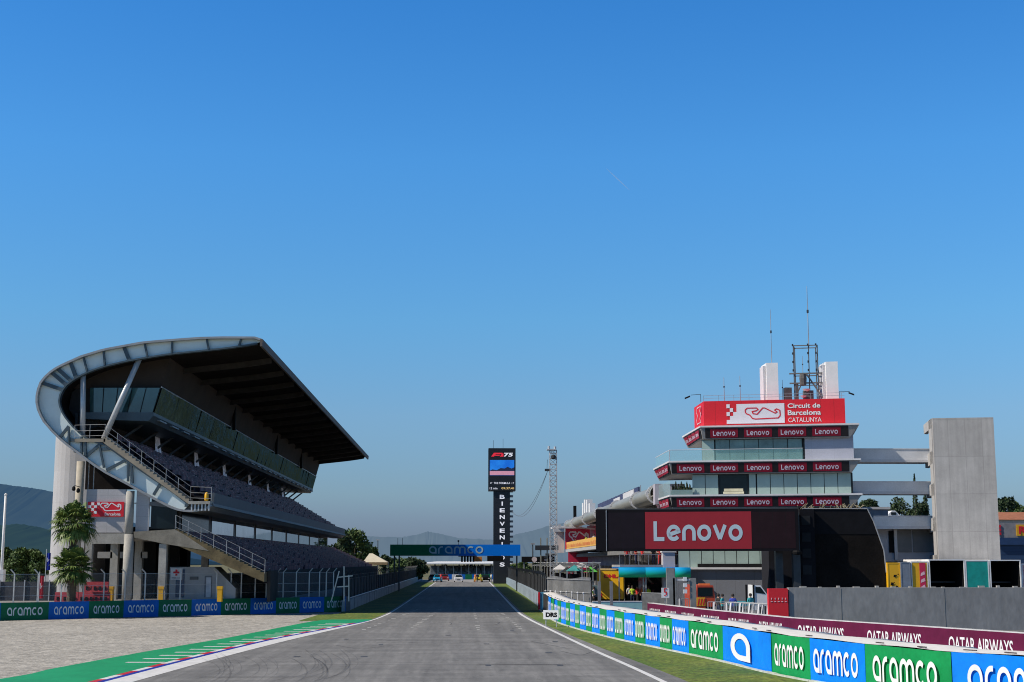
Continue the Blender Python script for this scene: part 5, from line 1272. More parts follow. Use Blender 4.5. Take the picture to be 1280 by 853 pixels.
# ================================================================== people
def body_mesh(pose):
    me = bpy.data.meshes.new('b')
    sp = pose
    J = {'pelvis': (0, 0, .95, .14), 'spine': (0, 0, 1.12, .135), 'chest': (0, 0, 1.33, .165), 'neck': (0, 0, 1.5, .06), 'head0': (0, -.01, 1.58, .085), 'head1': (0, -.01, 1.70, .095),
         'hL': (-.1, 0, .9, .1), 'kL': (-.12, -.03 + sp[0] * .0, .5, .065), 'aL': (-.13, .03, .09, .045), 'tL': (-.14, -.12, .03, .04),
         'hR': (.1, 0, .9, .1), 'kR': (.12, -.03, .5, .065), 'aR': (.13, .03, .09, .045), 'tR': (.14, -.12, .03, .04),
         'sL': (-.19, 0, 1.42, .07), 'eL': (-.27, .03 - sp[1] * .02, 1.13, .045), 'wL': (-.28 + sp[1] * .1, -.06 - sp[1] * .22, .9 + sp[1] * .22, .035), 'fL': (-.28 + sp[1] * .12, -.09 - sp[1] * .28, .8 + sp[1] * .34, .03),
         'sR': (.19, 0, 1.42, .07), 'eR': (.27, .03 - sp[2] * .02, 1.13, .045), 'wR': (.28 - sp[2] * .1, -.06 - sp[2] * .22, .9 + sp[2] * .22, .035), 'fR': (.28 - sp[2] * .12, -.09 - sp[2] * .28, .8 + sp[2] * .34, .03)}
    ks = list(J); E = [('pelvis', 'spine'), ('spine', 'chest'), ('chest', 'neck'), ('neck', 'head0'), ('head0', 'head1'), ('pelvis', 'hL'), ('hL', 'kL'), ('kL', 'aL'), ('aL', 'tL'), ('pelvis', 'hR'), ('hR', 'kR'), ('kR', 'aR'), ('aR', 'tR'), ('chest', 'sL'), ('sL', 'eL'), ('eL', 'wL'), ('wL', 'fL'), ('chest', 'sR'), ('sR', 'eR'), ('eR', 'wR'), ('wR', 'fR')]
    me.from_pydata([J[k][:3] for k in ks], [(ks.index(a), ks.index(c)) for a, c in E], [])
    o = bpy.data.objects.new('b', me); COL.objects.link(o); o.modifiers.new('s', 'SKIN')
    sv = me.skin_vertices[0].data if me.skin_vertices else None
    if sv is None:
        me.attributes.new('x', 'FLOAT', 'POINT')
    for i, k in enumerate(ks): me.skin_vertices[0].data[i].radius = (J[k][3], J[k][3] * (.75 if k in ('chest', 'spine', 'pelvis') else 1)); me.skin_vertices[0].data[i].use_root = (k == 'pelvis')
    sb_ = o.modifiers.new('u', 'SUBSURF'); sb_.levels = 1
    dg = bpy.context.evaluated_depsgraph_get(); r = bpy.data.meshes.new_from_object(o.evaluated_get(dg)); bpy.data.objects.remove(o)
    r.materials.clear()
    for m in (SKIN, WHITE, DSTEEL, BLACK): r.materials.append(m)
    for pl in r.polygons:
        c = pl.center; i = 0
        if c.z < .1: i = 3
        elif c.z < .96 and abs(c.x) < .23: i = 2
        elif c.z < 1.5 and not (abs(c.x) > .2 and c.z < 1.16): i = 1
        pl.material_index = i; pl.use_smooth = True
    return r
def ensure_skin():
    pass
BM = []
def init_people():
    for ps_ in ((0, 0, 0), (0, .9, .3), (0, .2, 1.0)):
        BM.append(body_mesh(ps_))
_hair = MB(); _hair.lathe((0, -.0, 1.66), [(.108, -.04), (.115, .03), (.10, .10), (.05, .14)], 10)
def person(label, x, y, z, shirt, trou, rz, pose=0, grp=None, hat=None):
    me = BM[pose]; o = bpy.data.objects.new('person', me); COL.objects.link(o); o.location = (x, y, z); o.rotation_euler = (0, 0, rz)
    tag(o, label, 'person', grp)
    for i, m in ((1, shirt), (2, trou)): o.material_slots[i].link = 'OBJECT'; o.material_slots[i].material = m
    h = bpy.data.objects.new('hair', HAIRM if hat is None else HAIRM); COL.objects.link(h); h.parent = o
    if hat: h.material_slots[0].link = 'OBJECT'; h.material_slots[0].material = hat
    return o
_ho = _hair.build('hair', mat('hair_dark', (.03, .02, .015), .7)); HAIRM = _ho.data; bpy.data.objects.remove(_ho)
# ================================================================== pit building
XP = 18.3
pb = thing('pit_building', 'long pit building with tubular roof edge beside the pit lane', 'building', (XP, 132, 0))
M_TUBE = mat('roof_tube', (.33, .33, .29), .45, .35, var=.15, scale=.5, stretch=(1, .2, 1))
ztop = 11.5; PY0, PY1 = 141.0, 265.0; rt = .78; cx, cz = XP + .8, ztop - rt
b = MB(); pr = [(cx + rt * math.cos(R(a_)), cz + rt * math.sin(R(a_))) for a_ in range(20, 330, 18)]
b.sheet(pr, PY0, PY1); b.build('roof_tube', M_TUBE, pb, smooth=True)
b = MB(); b.box(XP + .3, XP + 3.2, PY0 - 1.5, PY0 - .02, ztop - 1.9, ztop + .1); b.build('roof_end_block', mat('lilac_grey', (.42, .4, .46), .7, var=.05), pb)
for y in (142.5, 157, 179, 201, 223, 245, 262):
    b = MB(); pts = [(cx + (rt + .1) * math.cos(R(a_)), cz + (rt + .1) * math.sin(R(a_))) for a_ in range(60, 275, 15)]
    for a_, c_ in zip(pts, pts[1:]): b._bar((a_[0], y, a_[1]), (c_[0], y, c_[1]), .32, .18)
    b._bar((pts[-1][0], y, pts[-1][1]), (cx + 5.5, y, cz - rt - .5), .32, .24)
    b.build('roof_rib', OFFW, pb)
b = MB(); b.box(cx + .9, cx + 22, PY0, PY1, cz + .2, cz + .6); b.build('roof_deck', mat('roof_grey', (.3, .3, .3), .8), pb)
b = MB(); b.box(cx + 4.0, cx + 20, PY0 + .3, PY1 - .3, 5.4, cz + .2); b.build('upper_glass_wall', mat('pit_glass', (.02, .025, .03), .15, var=.3), pb)
b = MB(); b.box(XP + .8, cx + 20, PY0, PY1, 4.9, 5.4); b.build('terrace_slab', mat('slab_grey', (.18, .18, .18), .8), pb)
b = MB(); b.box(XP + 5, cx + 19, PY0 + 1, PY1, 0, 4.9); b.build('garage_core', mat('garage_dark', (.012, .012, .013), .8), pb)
b = MB()
for k in range(24): y = PY0 + k * 5.7; b.box(XP + 3.2, XP + 4.99, y, y + .6, 0, 4.3)
pieces(b, 'garage_pier', mat('pier_grey', (.3, .3, .31), .8), pb)
b = MB(); b.box(XP + 3.0, XP + 3.19, PY0, PY1, 3.5, 4.85); b.build('garage_name_band', mat('band_purple', (.10, .10, .20), .6, col2=(.3, .32, .4), scale=.3, stretch=(1, .6, 2)), pb)
p = at(720, 200); 
b = MB(); b.box(XP + 2.8, XP + 2.9, 183, 187, 3.6, 4.8); b.build('white_notice', OFFW, pb)
# yellow balcony
bq = MB(); yb0, yb1 = 192, 252
bq.box(XP - .6, XP - .4, yb0, yb1, 6.25, 7.4); bq.build('balcony_front', mat('balcony_yellow', (.75, .42, .08), .5, var=.08), pb)
b = MB(); y = yb1 - 1
while y > yb0 + 2:
    hh = random.uniform(.3, .6); ww = random.choice((.7, 1.1, .9, .5))
    b.quad((XP - .62, y, 6.45), (XP - .62, y - ww, 6.45), (XP - .62, y - ww, 6.5 + hh), (XP - .62, y, 6.5 + hh)); y -= ww + random.choice((.35, .5, 1.3))
pieces(b, 'balcony_letter', mat('balcony_orange', (.65, .16, .04), .5), pb)
b = MB(); b.box(XP - .6, XP + 5.2, yb0, yb1, 5.75, 6.2); b.build('balcony_slab', mat('slab_pale', (.4, .41, .42), .7), pb)
b = MB(); b.box(XP + 4, XP + 4.2, 210, 262, 6.2, 10.5); b.build('red_wall', mat('pit_red', (.55, .02, .07), .5), pb)
# end frame & red end walls (face the camera)
b = MB(); b.box(XP - .8, XP + 3.5, 250, 250.3, 6.2, 9.8); ew = b.build('red_end_wall', mat('pit_red', (1, 0, 0)), pb)
b = MB(); put_circuit(b, (XP - .1, 249.97, 7.6), X_, Z_, 3.3, 1.7, .14); b.build('circuit_outline', LET, ew)
b = MB(); b.box(XP - 2.6, XP - .85, 252, 253, 5.6, 10.3); b.build('white_end_column', OFFW, pb)
b = MB(); b.box(XP - 3.1, XP + 2, 248, 254, 9.8, 10.1); b.build('end_canopy', OFFW, pb)
b = MB(); b.box(XP - .6, XP + 2.8, 246, 246.3, .1, 5.7); b.build('red_lower_wall', mat('pit_red', (1, 0, 0)), pb)
# roof furniture
rfz = thing('roof_banner', 'dark blue banner rail on the pit building roof', 'banner', (cx + 2, 200, cz + 1))
b = MB(); b.box(cx + 1.8, cx + 2, 172, 225, cz + .9, cz + 2.3); b.build('banner_cloth', mat('banner_navy', (.04, .05, .12), .6, var=.2), rfz)
b = MB(); b.box(cx + 1.7, cx + 1.79, 176, 188, cz + 1.4, cz + 2.2); b.box(cx + 1.7, cx + 1.79, 192, 200, cz + 1.3, cz + 2.0); b.build('banner_lettering', OFFW, rfz)
b = MB(); 
for k in range(10): y = 172 + k * 5.8; b.tube((cx + 2.1, y, cz), (cx + 2.1, y, cz + 2.5), .06, n=4)
pieces(b, 'banner_post', GALV, rfz)
rh = thing('roof_cabin', 'white boxy cabins on the far end of the pit roof', 'cabin', (cx + 1, 236, cz + 1))
for k, (y, h) in enumerate(((228, 1.7), (233, 2.5), (237, 2.7), (241, 2.3))): MB().box(cx + .8, cx + 1.7, y, y + 2.2, cz + .9, cz + .9 + h).build('cabin_box', WHITE, rh)
MB().box(cx + .2, cx + .7, 254, 255, cz + 1, cz + 3.2).build('dark_cabinet', BLACK, rh)
# stone-coloured block between control tower and screen (pale column)
pc = thing('pale_column', 'pale square column behind the canopies under the giant dark screen', 'column', at(836, 134.2))
p, q = at(829, 134), at(844, 134); MB().box(p.x, q.x, 134.02, 135.2, 0, 9).build('column_shaft', mat('column_pale', (.5, .5, .53), .8, var=.06), pc)
MB().box(p.x - .1, q.x + .1, 133.92, 135.3, 4.9, 5.1).build('column_band', OFFW, pc)
# ================================================================== giant screen
YS = 118.0
ss = thing('giant_screen', 'giant dark screen with a red panel of white letters over the pit entry', 'screen', at(870, YS))
p0, p1, p2, p3 = P(745, 692.5, YS + 2.5), P(999, 685.5, YS - 1), P(996, 633.5, YS - 1), P(745, 640, YS + 2.5)
zb, ztp = p1.z, p2.z
A = Vector((p0.x, p0.y, 0)); B_ = Vector((p1.x, p1.y, 0)); U = (B_ - A).normalized(); NV = U.cross(Z_)
zb = (p0.z + p1.z) / 2; ztp = (p2.z + p3.z) / 2; LS = (B_ - A).length; HS = ztp - zb
b = MB(); b.obox(A + Vector((0, 0, zb)), B_ - A, -NV * 1.1, (0, 0, HS)); b.build('screen_case', mat('screen_black', (.005, .005, .008), .7, spec=.12), ss)
M_LED = mat('led_off', (.009, .006, .011), .6, var=.15, spec=.15)
def sq(f0, f1, g0, g1, m, name, off=.01, parent=ss):
    b = MB(); o = A + NV * off + Vector((0, 0, zb)); b.quad(o + U * LS * f0 + Z_ * HS * g0, o + U * LS * f1 + Z_ * HS * g0, o + U * LS * f1 + Z_ * HS * g1, o + U * LS * f0 + Z_ * HS * g1); return b.build(name, m, parent)
sq(.05, .245, .06, .93, M_LED, 'screen_panel'); sq(.775, .985, .06, .93, mat('led_off_red', (.014, .005, .008), .6, var=.15, spec=.15), 'screen_panel')
rdp = sq(.248, .772, .05, .94, em('led_deep_red', (.22, .004, .016), .1, .8), 'red_image')
b = MB(); put_word(b, 'Lenovo', A + NV * .03 + U * LS * .292 + Z_ * (zb + HS * .25), U, Z_, LS * .435, HS * .50 * 1.0, t=.26); b.build('screen_lettering', em('led_pale_blue', (.30, .39, .46), .18), rdp)
b = MB(); o = A + U * .9 + NV * .05; b.tube(o + Z_ * zb, o + Z_ * ztp, .04, n=4); b.build('edge_cable', GALV, ss)
b = MB(); q = P(998, 689, YS - 1.2); b.lathe(q - Vector((.1, 0, .35)), [(.1, 0), (.35, .08), (.4, .25), (.3, .4)], 10); b.build('camera_pod', BLACK, ss)
for f in (.90, .985): o = A + U * LS * f - NV * 1.6; MB().box(o.x - .3, o.x + .3, o.y - .3, o.y + .3, 0, ztp - .3).build('screen_leg', DSTEEL, ss)
for k in range(1, 16):
    b = MB(); o = A + NV * .012 + U * LS * k / 16 + Z_ * (zb + .1)
    if not .24 < k / 16 < .78: b.quad(o, o + U * .03, o + U * .03 + Z_ * (HS - .2), o + Z_ * (HS - .2)); b.build('module_seam', BLACK, ss)
b = MB(); b.obox(A + Z_ * (ztp + .003) - NV * .5, B_ - A, -NV * .08, Z_ * .1); b.build('screen_top_truss', DSTEEL, ss)
# ================================================================== control tower
RT = R(13)
O = at(1066, 129)
ut = Vector((-math.cos(RT), math.sin(RT), 0)); nt_ = Vector((math.sin(RT), math.cos(RT), 0))
def FP(px_, py_, dep=0.0):          # point on the facade plane (pushed dep into the building)
    d = ray(px_, py_); o = O + nt_ * dep; t = (o - Vector((0, 0, CAMZ))).dot(nt_) / d.dot(nt_); p = Vector((0, 0, CAMZ)) + d * t
    return p
def fbox(px0, py0, px1, py1, dep, thick, name, m, parent, dz0=None):
    a, c = FP(px0, (py0 + py1) / 2, dep), FP(px1, (py0 + py1) / 2, dep)
    z1 = (FP(px0, py0, dep).z + FP(px1, py0, dep).z) / 2; z0 = (FP(px0, py1, dep).z + FP(px1, py1, dep).z) / 2
    a.z = c.z = 0
    b = MB(); b.obox(a + Z_ * z0, c - a, nt_ * thick, Z_ * (z1 - z0)); return b.build(name, m, parent, recalc=True)
ct = thing('control_tower', 'race control tower with red and black fascias and green glass floors', 'building', (O.x - 7, O.y + 3, 0))
M_FASC = mat('fascia_grey', (.30, .29, .28), .6, var=.1); M_FBK = mat('fascia_black', (.014, .012, .016), .5)
M_GG = mat('green_glass', (.33, .43, .39), .12, var=.12, scale=.4, spec=.8); M_GG2 = mat('green_glass_clear', (.12, .20, .19), .06, var=.4, scale=.5, spec=.9)
M_LR = mat('fascia_red', (.33, .006, .03), .5, var=.05)
REDZ = [0]
def slab(pxl, pxr, pyt_l, pyt_r, h, npan, p_first, p_last, side_px, side_py, name, over=.9):
    """tapered fascia band; top edge from (pxl,pyt_l) to (pxr,pyt_r) and a side running back to (side_px, side_py)"""
    zt = (FP(pxl, pyt_l, -over).z + FP(pxr, pyt_r, -over).z) / 2
    a, c = FP(pxl, pyt_l, -over), FP(pxr, pyt_r, -over); a.z = c.z = 0; ra = (c - a).normalized()
    back = 11.0; sl = Vector((0.0, 1.0, 0)) * back
    ins = .35
    top = [a, c, c + nt_ * 9 , a + sl]; bot = [a + nt_ * ins + ra * .15, c + nt_ * ins - ra * .75, c + nt_ * 8.5 - ra * .75, a + sl + ra * .5]
    b = MB(); b.add([p + Z_ * zt for p in top] + [p + Z_ * (zt - h) for p in bot], [(0, 1, 2, 3), (7, 6, 5, 4), (0, 4, 5, 1), (1, 5, 6, 2), (2, 6, 7, 3), (3, 7, 4, 0)])
    s = b.build('floor_fascia', M_FASC, ct, recalc=True)
    b = MB(); tt = [a - nt_ * .08 - ra * .08, c - nt_ * .08 + ra * .08, c + nt_ * 9, a + sl - ra * .08]; b.add([p + Z_ * (zt + .01) for p in tt] + [p + Z_ * (zt + .16) for p in tt], [(3, 2, 1, 0), (4, 5, 6, 7), (0, 1, 5, 4), (1, 2, 6, 5), (2, 3, 7, 6), (3, 0, 4, 7)]); b.build('floor_edge_cap', OFFW, ct, recalc=True)
    # front face local frame
    q0, q1 = a + nt_ * ins + Z_ * (zt - h), a + Z_ * zt; vv = q1 - q0; 
    fl = (c - a).length; nrm = ra.cross(vv).normalized()
    def fp(px_): return (FP(px_, pyt_l, -over) - FP(pxl, pyt_l, -over)).dot(ra)
    s0, s1 = fp(p_first), fp(p_last)
    b = MB(); o = q0 + nrm * .012; b.quad(o + ra * (s0 - .35) + vv * .06, o + ra * (s1 + .25) + vv * .06, o + ra * (s1 + .25) + vv * .94, o + ra * (s0 - .35) + vv * .94); bk = b.build('fascia_display', M_FBK, ct)
    pw = (s1 - s0) / npan
    for k in range(npan):
        x0 = s0 + pw * k + pw * .04; x1 = s0 + pw * (k + 1) - pw * .14; o = q0 + nrm * .022
        b = MB(); b.quad(o + ra * x0 + vv * .12, o + ra * x1 + vv * .12, o + ra * x1 + vv * .88, o + ra * x0 + vv * .88); b.build('red_panel', M_LR, bk)
        b = MB(); put_word(b, 'Lenovo', o + nrm * .012 + ra * (x0 + (x1 - x0) * .1) + vv * .28, ra, vv.normalized(), (x1 - x0) * .8, vv.length * .46, t=.24); b.build('fascia_lettering', mat('fascia_letter', (.55, .5, .6), .5, emit=.15), bk)
    # left side display
    sd0 = a + Z_ * (zt - h) + ra * .1 + Vector((0, .6, 0)); b = MB()
    vs2 = (Vector((0, 0, h)) - ra * .12).normalized(); 
    o = sd0 + Vector((-.09, 0, 0)) + Z_ * .1; e = Vector((0, 1, 0)) * 8.6 
    b.add([a + Z_ * (zt - .08) + Vector((-.03, .4, 0)), a + Z_ * (zt - h + .08) + ra * .1 + Vector((-.03, .4, 0)), a + sl * .92 + Z_ * (zt - h + .08) + ra * .42 + Vector((-.03, 0, 0)), a + sl * .92 + Z_ * (zt - .08) + Vector((-.03, 0, 0))], [(0, 3, 2, 1)])
    sd_ = b.build('side_display', M_FBK, ct)
    for k in range(4):
        y_ = .8 + k * 2.35; m0 = a + ra * (.05 + .35 * y_ / 10) + Z_ * (zt - h * .85) + Vector((-.1, y_, 0)); m1 = a + Z_ * (zt - h * .15) + Vector((-.1, y_, 0)); dy = Vector((0, 1.9, 0))
        b = MB(); b.quad(m0 + dy, m0, m1, m1 + dy); b.build('red_panel', M_LR, sd_)
        b = MB(); v_ = (m1 - m0); put_word(b, 'Lenovo', m0 + dy * .92 + v_ * .25 + Vector((-.03, 0, 0)), Vector((0, -1, 0)), v_.normalized(), 1.6, v_.length * .5, t=.24); b.build('fascia_lettering', mat('fascia_letter', (1, 1, 1)), sd_)
    return zt, a, c
z1 = slab(876, 1073, 535.5, 530.5, 1.05, 4, 886, 1057, 0, 0, 's')
z2 = slab(837, 1075, 579.5, 574.5, 1.05, 5, 844, 1058, 0, 0, 's')
z3 = slab(838, 1077, 622.5, 617.5, 1.05, 5, 844, 1058, 0, 0, 's')
# storeys
def storey(pxl, pxr, zlo, zhi, dep, name, m, depth=7):
    a, c = FP(pxl, 600, dep), FP(pxr, 600, dep); a.z = c.z = 0
    b = MB(); b.obox(a + Z_ * zlo, c - a, nt_ * depth, Z_ * (zhi - zlo)); return b.build(name, m, ct, recalc=True)
CORE = mat('tower_core', (.03, .035, .035), .7)
storey(878, 1066, z2[0] + .16, z1[0] - 1.05, .3, 'upper_storey_core', CORE)
storey(866, 1066, z3[0] + .16, z2[0] - 1.05, .3, 'middle_storey_core', CORE)
storey(846, 1066, 0, z3[0] - 1.05, .3, 'lower_storey_core', CORE)
def panes(px0, px1, zlo, zhi, n_, m, dep=.12, g=.06, name='window_pane', tilt=0):
    for k in range(n_):
        f0, f1 = k / n_, (k + 1) / n_; a, c = FP(px0 + (px1 - px0) * f0, 600, dep), FP(px0 + (px1 - px0) * f1, 600, dep); a.z = c.z = 0; d = (c - a).normalized()
        b = MB(); b.obox(a + d * g / 2 + Z_ * zlo, (c - a) - d * g, nt_ * .08, Z_ * (zhi - zlo)); b.build(name, m, ct, recalc=True)
zA0, zA1 = z2[0] + .2, z1[0] - 1.1
panes(878, 894, zA0, zA1, 1, M_GG); panes(895, 1004, zA0, zA1, 6, M_GG2)
b = fbox(1006, 545, 1067, 574, -.02, .3, 'solid_wall_panel', panelled('pale_metal', (.42, .43, .5), 1.5, 5, .85, var=.04), ct)
fbox(893, 540, 983, 547, -.4, .1, 'blind_box', OFFW, ct)
zB0, zB1 = z3[0] + .2, z2[0] - 1.1
panes(865, 898, zB0, zB1, 2, M_GG); panes(936, 945, zB0, zB1, 1, M_GG); panes(946, 1064, zB0, zB1, 7, M_GG); 
panes(899, 934, zB0, zB1, 1, GLASSD, .25)
so_ = thing('sofa', 'beige sofa in the dark opening of the middle floor', 'sofa', FP(917, 618, .1))
fbox(905, 611, 929, 614.5, .14, .06, 'backrest', mat('sofa_beige', (.62, .58, .42), .8), so_); fbox(904, 614.8, 930, 617.5, .0, .2, 'seat', mat('sofa_beige', (1, 1, 1)), so_)
# lower storey green glass and ledge
zC1 = z3[0] - 1.1; zC0 = FP(900, 710, .1).z
panes(846, 962, zC0, zC1, 8, M_GG); fbox(846, 709.5, 963, 712, -.5, 1.0, 'ledge', OFFW, ct)
fbox(872, 705, 953, 709.3, .02, .05, 'open_window_strip', BLACK, ct)
fbox(846, 712, 963, 760, .0, .2, 'base_wall', panelled('base_grey_metal', (.17, .18, .21), 1.3, 9, .75, var=.06), ct)
# balcony glass
BG = mat('balcony_glass', (.25, .5, .5), .05, alpha=.35, var=.05)
a = z2[1].copy(); c = FP(1004, 575, -.9); c.z = 0; ra = (c - a).normalized()
b = MB(); zz = z2[0] + .17; hh = 1.0; b.quad(a + Z_ * zz, c + Z_ * zz, c + Z_ * (zz + hh), a + Z_ * (zz + hh)); bb = a + Vector((0, 9.5, 0)); b.quad(bb + Z_ * zz, a + Z_ * zz, a + Z_ * (zz + hh), bb + Z_ * (zz + hh)); b.build('balcony_glass', BG, ct)
b = MB(); b.tube(a + Z_ * (zz + hh), c + Z_ * (zz + hh), .03, n=4); b.tube(a + Z_ * (zz + hh), bb + Z_ * (zz + hh), .03, n=4); b.tube(a + Z_ * zz, a + Z_ * (zz + hh), .04, n=4); b.build('balcony_rail', OFFW, ct)
a = z3[1].copy(); c = FP(866, 620, -.9); c.z = 0; zz = z3[0] + .17; bb = a + Vector((0, 8, 0))
b = MB(); b.quad(a + Z_ * zz, c + Z_ * zz, c + Z_ * (zz + .45), a + Z_ * (zz + .45)); b.quad(bb + Z_ * zz, a + Z_ * zz, a + Z_ * (zz + 1.3), bb + Z_ * (zz + 1.3)); b.build('balcony_glass', mat('terrace_glass', (.3, .45, .45), .1, alpha=.6, var=.05), ct)
b = MB(); o = FP(836, 607, 2.5); o.z = z3[0] + 2.1; b.obox(o, (2.2, -.3, 0), (0, 3, 0), (0, 0, .1)); b.build('terrace_canopy', DSTEEL, ct)
for k in range(7):
    px_ = 841.5 + k * 3.5; o = FP(px_, 619, -.3); o.z = z3[0] + .17; random.seed(50 + k)
    make_conifer('potted_conifer', ['leftmost clipped conifer on the tower terrace', 'second clipped conifer from the left on the tower terrace', 'third clipped conifer from the left on the tower terrace', 'middle clipped conifer of seven on the tower terrace', 'third clipped conifer from the tower wall', 'second clipped conifer from the tower wall', 'clipped conifer closest to the tower wall on the terrace'][k], o, 1.0 + .25 * (k % 2), .2, LEAFD, 260, .07, 'clipped conifers on the tower terrace')
# red rooftop sign
rs = thing('rooftop_sign', 'large red rooftop sign with white circuit outline and lettering', 'sign', FP(970, 530, 0))
a, c = FP(880, 530, -.3), FP(1057, 530, -.3); zt1 = (FP(880, 502, -.3).z + FP(1057, 498, -.3).z) / 2; zb1 = z1[0] + .17; a.z = c.z = 0
b = MB(); bkk = Vector((0, 5.5, 0)); pl = [a, c, c + nt_ * 5, a + bkk]; b.vprism(pl, zb1, zt1)
b.build('sign_box', panelled('sign_red_sheet', (.72, .008, .022), .9, 30, .72, var=.04, width=.025), rs, recalc=True)
ra = (c - a).normalized(); W_ = (c - a).length; H_ = zt1 - zb1; N2 = ra.cross(Z_)
def sf_(px_): return (FP(px_, 515, -.3) - FP(880, 515, -.3)).dot(ra)
o = a + N2 * .03 + Z_ * zb1
b = MB(); x0, x1 = sf_(921), sf_(981); b.quad(o + ra * x0 + Z_ * H_ * .08, o + ra * x1 + Z_ * H_ * .08, o + ra * x1 + Z_ * H_ * .86, o + ra * x0 + Z_ * H_ * .86); cqz = H_ * .78 / 5
xs = sf_(908.5); 
for (i, j) in ((0, 4), (1, 3), (0, 2), (1, 1), (0, 0), (1, 0), (2, 0), (2, 1), (3, 4), (2, 2), (3, 3)):
    xx = xs + i * (x0 - xs) / 3
    if i < 3 : b.quad(*[o + ra * (xx + (x0 - xs) / 3 * d_[0]) + Z_ * (H_ * .08 + cqz * (j + d_[1])) for d_ in ((0, 0), (1, 0), (1, 1), (0, 1))])
wp = b.build('white_panel', mat('sign_white', (.78, .75, .8), .5, var=.03), rs)
b = MB(); o2 = o + N2 * .02; put_circuit(b, o2 + ra * (x0 + .8) + Z_ * H_ * .22, ra, Z_, (x1 - x0) - 1.2, H_ * .5, .085); b.build('circuit_outline', RED, wp)
b = MB(); xt = sf_(985); put_text(b, 'Circuit de', o + ra * xt + Z_ * H_ * .655, ra, Z_, sf_(1026) - xt, H_ * .19, .025); put_text(b, 'Barcelona', o + ra * xt + Z_ * H_ * .375, ra, Z_, sf_(1026.5) - xt, H_ * .2, .025); put_text(b, 'CATALUNYA', o + ra * (xt + .03) + Z_ * H_ * .10, ra, Z_, sf_(1026.5) - xt, H_ * .18, .0)
b.build('sign_lettering', LET, rs)
b = MB(); o3 = a + Vector((-.03, 0, 0)) + Z_ * zb1; b.geo([ribbon([(x * 2.2, y * 2.0) for x, y in ((.9, .9), (.2, .9), (.1, .7), (.3, .5), (.1, .3), (.2, .1), (.9, .1), (.7, .3), (.9, .5), (.7, .7))], .12, True)], o3 + Vector((0, 4.3, .35)), Vector((0, -1.4, 0)), Vector((0, 0, .95)), 0); b.build('side_emblem', mat('emblem_pink', (.75, .45, .5), .5), rs)
b = MB(); 
for s_ in [k * 1.4 for k in range(int(W_ / 1.4) + 1)]: q = a + ra * s_ + nt_ * .2 + Z_ * zt1; b.tube(q, q + Z_ * .55, .02, n=4)
q0 = a + nt_ * .2 + Z_ * zt1
for h in (.3, .55): b.tube(q0 + Z_ * h, q0 + ra * W_ + Z_ * h, .02, n=4)
b.build('roof_railing', GALV, rs)
# roof boxes
for i, (x0_, x1_, pt_, lb) in enumerate(((955.5, 973, 453.5, 'white rooftop box left of the lattice frame'), (1030, 1048, 452, 'white rooftop box right of the lattice frame'))):
    A_, C_ = FP(x0_ + 3, 480, 1.0), FP(x1_, 480, 1.0); zz = FP(x1_, pt_, 1.0).z; A_.z = C_.z = 0; t = thing('roof_box', lb, 'box', A_ + Z_ * zt1, 'white boxes on the tower roof')
    b = MB(); d = C_ - A_; b.vprism([A_, C_, C_ + Vector((0, 2.3, 0)), A_ + Vector((-.0, 2.3, 0))], zt1 - .1, zz); b.build('box_shell', WHITE, t, recalc=True)
    b = MB(); b.obox(A_ - Vector((.02, -.3, 0)) + Z_ * (zt1), Vector((-.22, 0, 0)), Vector((0, 1.6, 0)), Z_ * (zz - zt1 - .25)); b.build('box_side_case', OFFW, t, recalc=True)
# roof frame
rf_ = thing('roof_frame', 'steel antenna frame on the tower roof between the white boxes', 'frame', FP(1007, 495, 2)); b = MB()
FR = mat('frame_steel', (.16, .15, .14), .6, .3, var=.2)
zl = zt1; zh = FP(1007, 433, 2).z; zm = FP(1007, 468, 2).z; zm2 = FP(1007, 480, 2).z
def fr(px_, dep): q = FP(px_, 480, dep); q.z = 0; return q
cs = [fr(993, 1.5), fr(1023, 1.5), fr(1021, 3.2), fr(994.5, 3.2)]
for k, q in enumerate(cs): b.bar(q + Z_ * (zl - .1), q + Z_ * zh, .085)
b.bar(fr(1012, 1.6) + Z_ * zl, fr(1012, 1.6) + Z_ * zh, .08)
for z in (zh, zm, zm2):
    for i in range(4): b.bar(cs[i] + Z_ * z, cs[(i + 1) % 4] + Z_ * z, .08)
e0, e1 = fr(987, 1.4), fr(1031, 1.4); b.bar(e0 + Z_ * zm, e1 + Z_ * zm, .12); b.bar(e0 + Z_ * (zm2), e1 + Z_ * zm2, .12)
b.bar(fr(1008, 1.4) + Z_ * zm, fr(1028, 1.4) + Z_ * (zl + .3), .12); b.bar(fr(1008, 1.4) + Z_ * zm, fr(993, 1.4) + Z_ * (zl + .2), .1); b.bar(fr(996, 1.5) + Z_ * zm2, fr(996, 1.5) + Z_ * zl, .25)
b.build('frame_members', FR, rf_)
b = MB()
for px_ in (993, 1012, 1022): 
    q = fr(px_, 1.4); z = zm + .2
    while z < zh: b.box(q.x - .14, q.x - .02, q.y - .14, q.y, z, z + .2); z += .8
pieces(b, 'aerial_unit', DSTEEL, rf_)
b = MB(); q = fr(1004, 1.2); b.lathe(q + Z_ * (zm - 1.2), [(.1, 0), (.3, .1), (.35, .7), (.3, 1.1)], 8); q = fr(985, 1.2); b.box(q.x - .3, q.x + .35, q.y, q.y + .7, zl, zl + 1.3); q = fr(1010, 1.3); b.box(q.x - .4, q.x + .5, q.y, q.y + .5, zl, zl + 1.0); b.build('roof_equipment', mat('equipment_grey', (.1, .095, .09), .6, var=.3, scale=3), rf_)
q = fr(1008, 1.25); b = MB()
b.lathe(q + Z_ * (zl + .9), [(.02, 0), (.25, .06), (.38, .2), (.4, .22)], 12); q = fr(1004, 1.2); b.lathe(q + Z_ * (zl + .3), [(.02, 0), (.2, .06), (.3, .2)], 12); b.build('dish', WHITE, rf_)
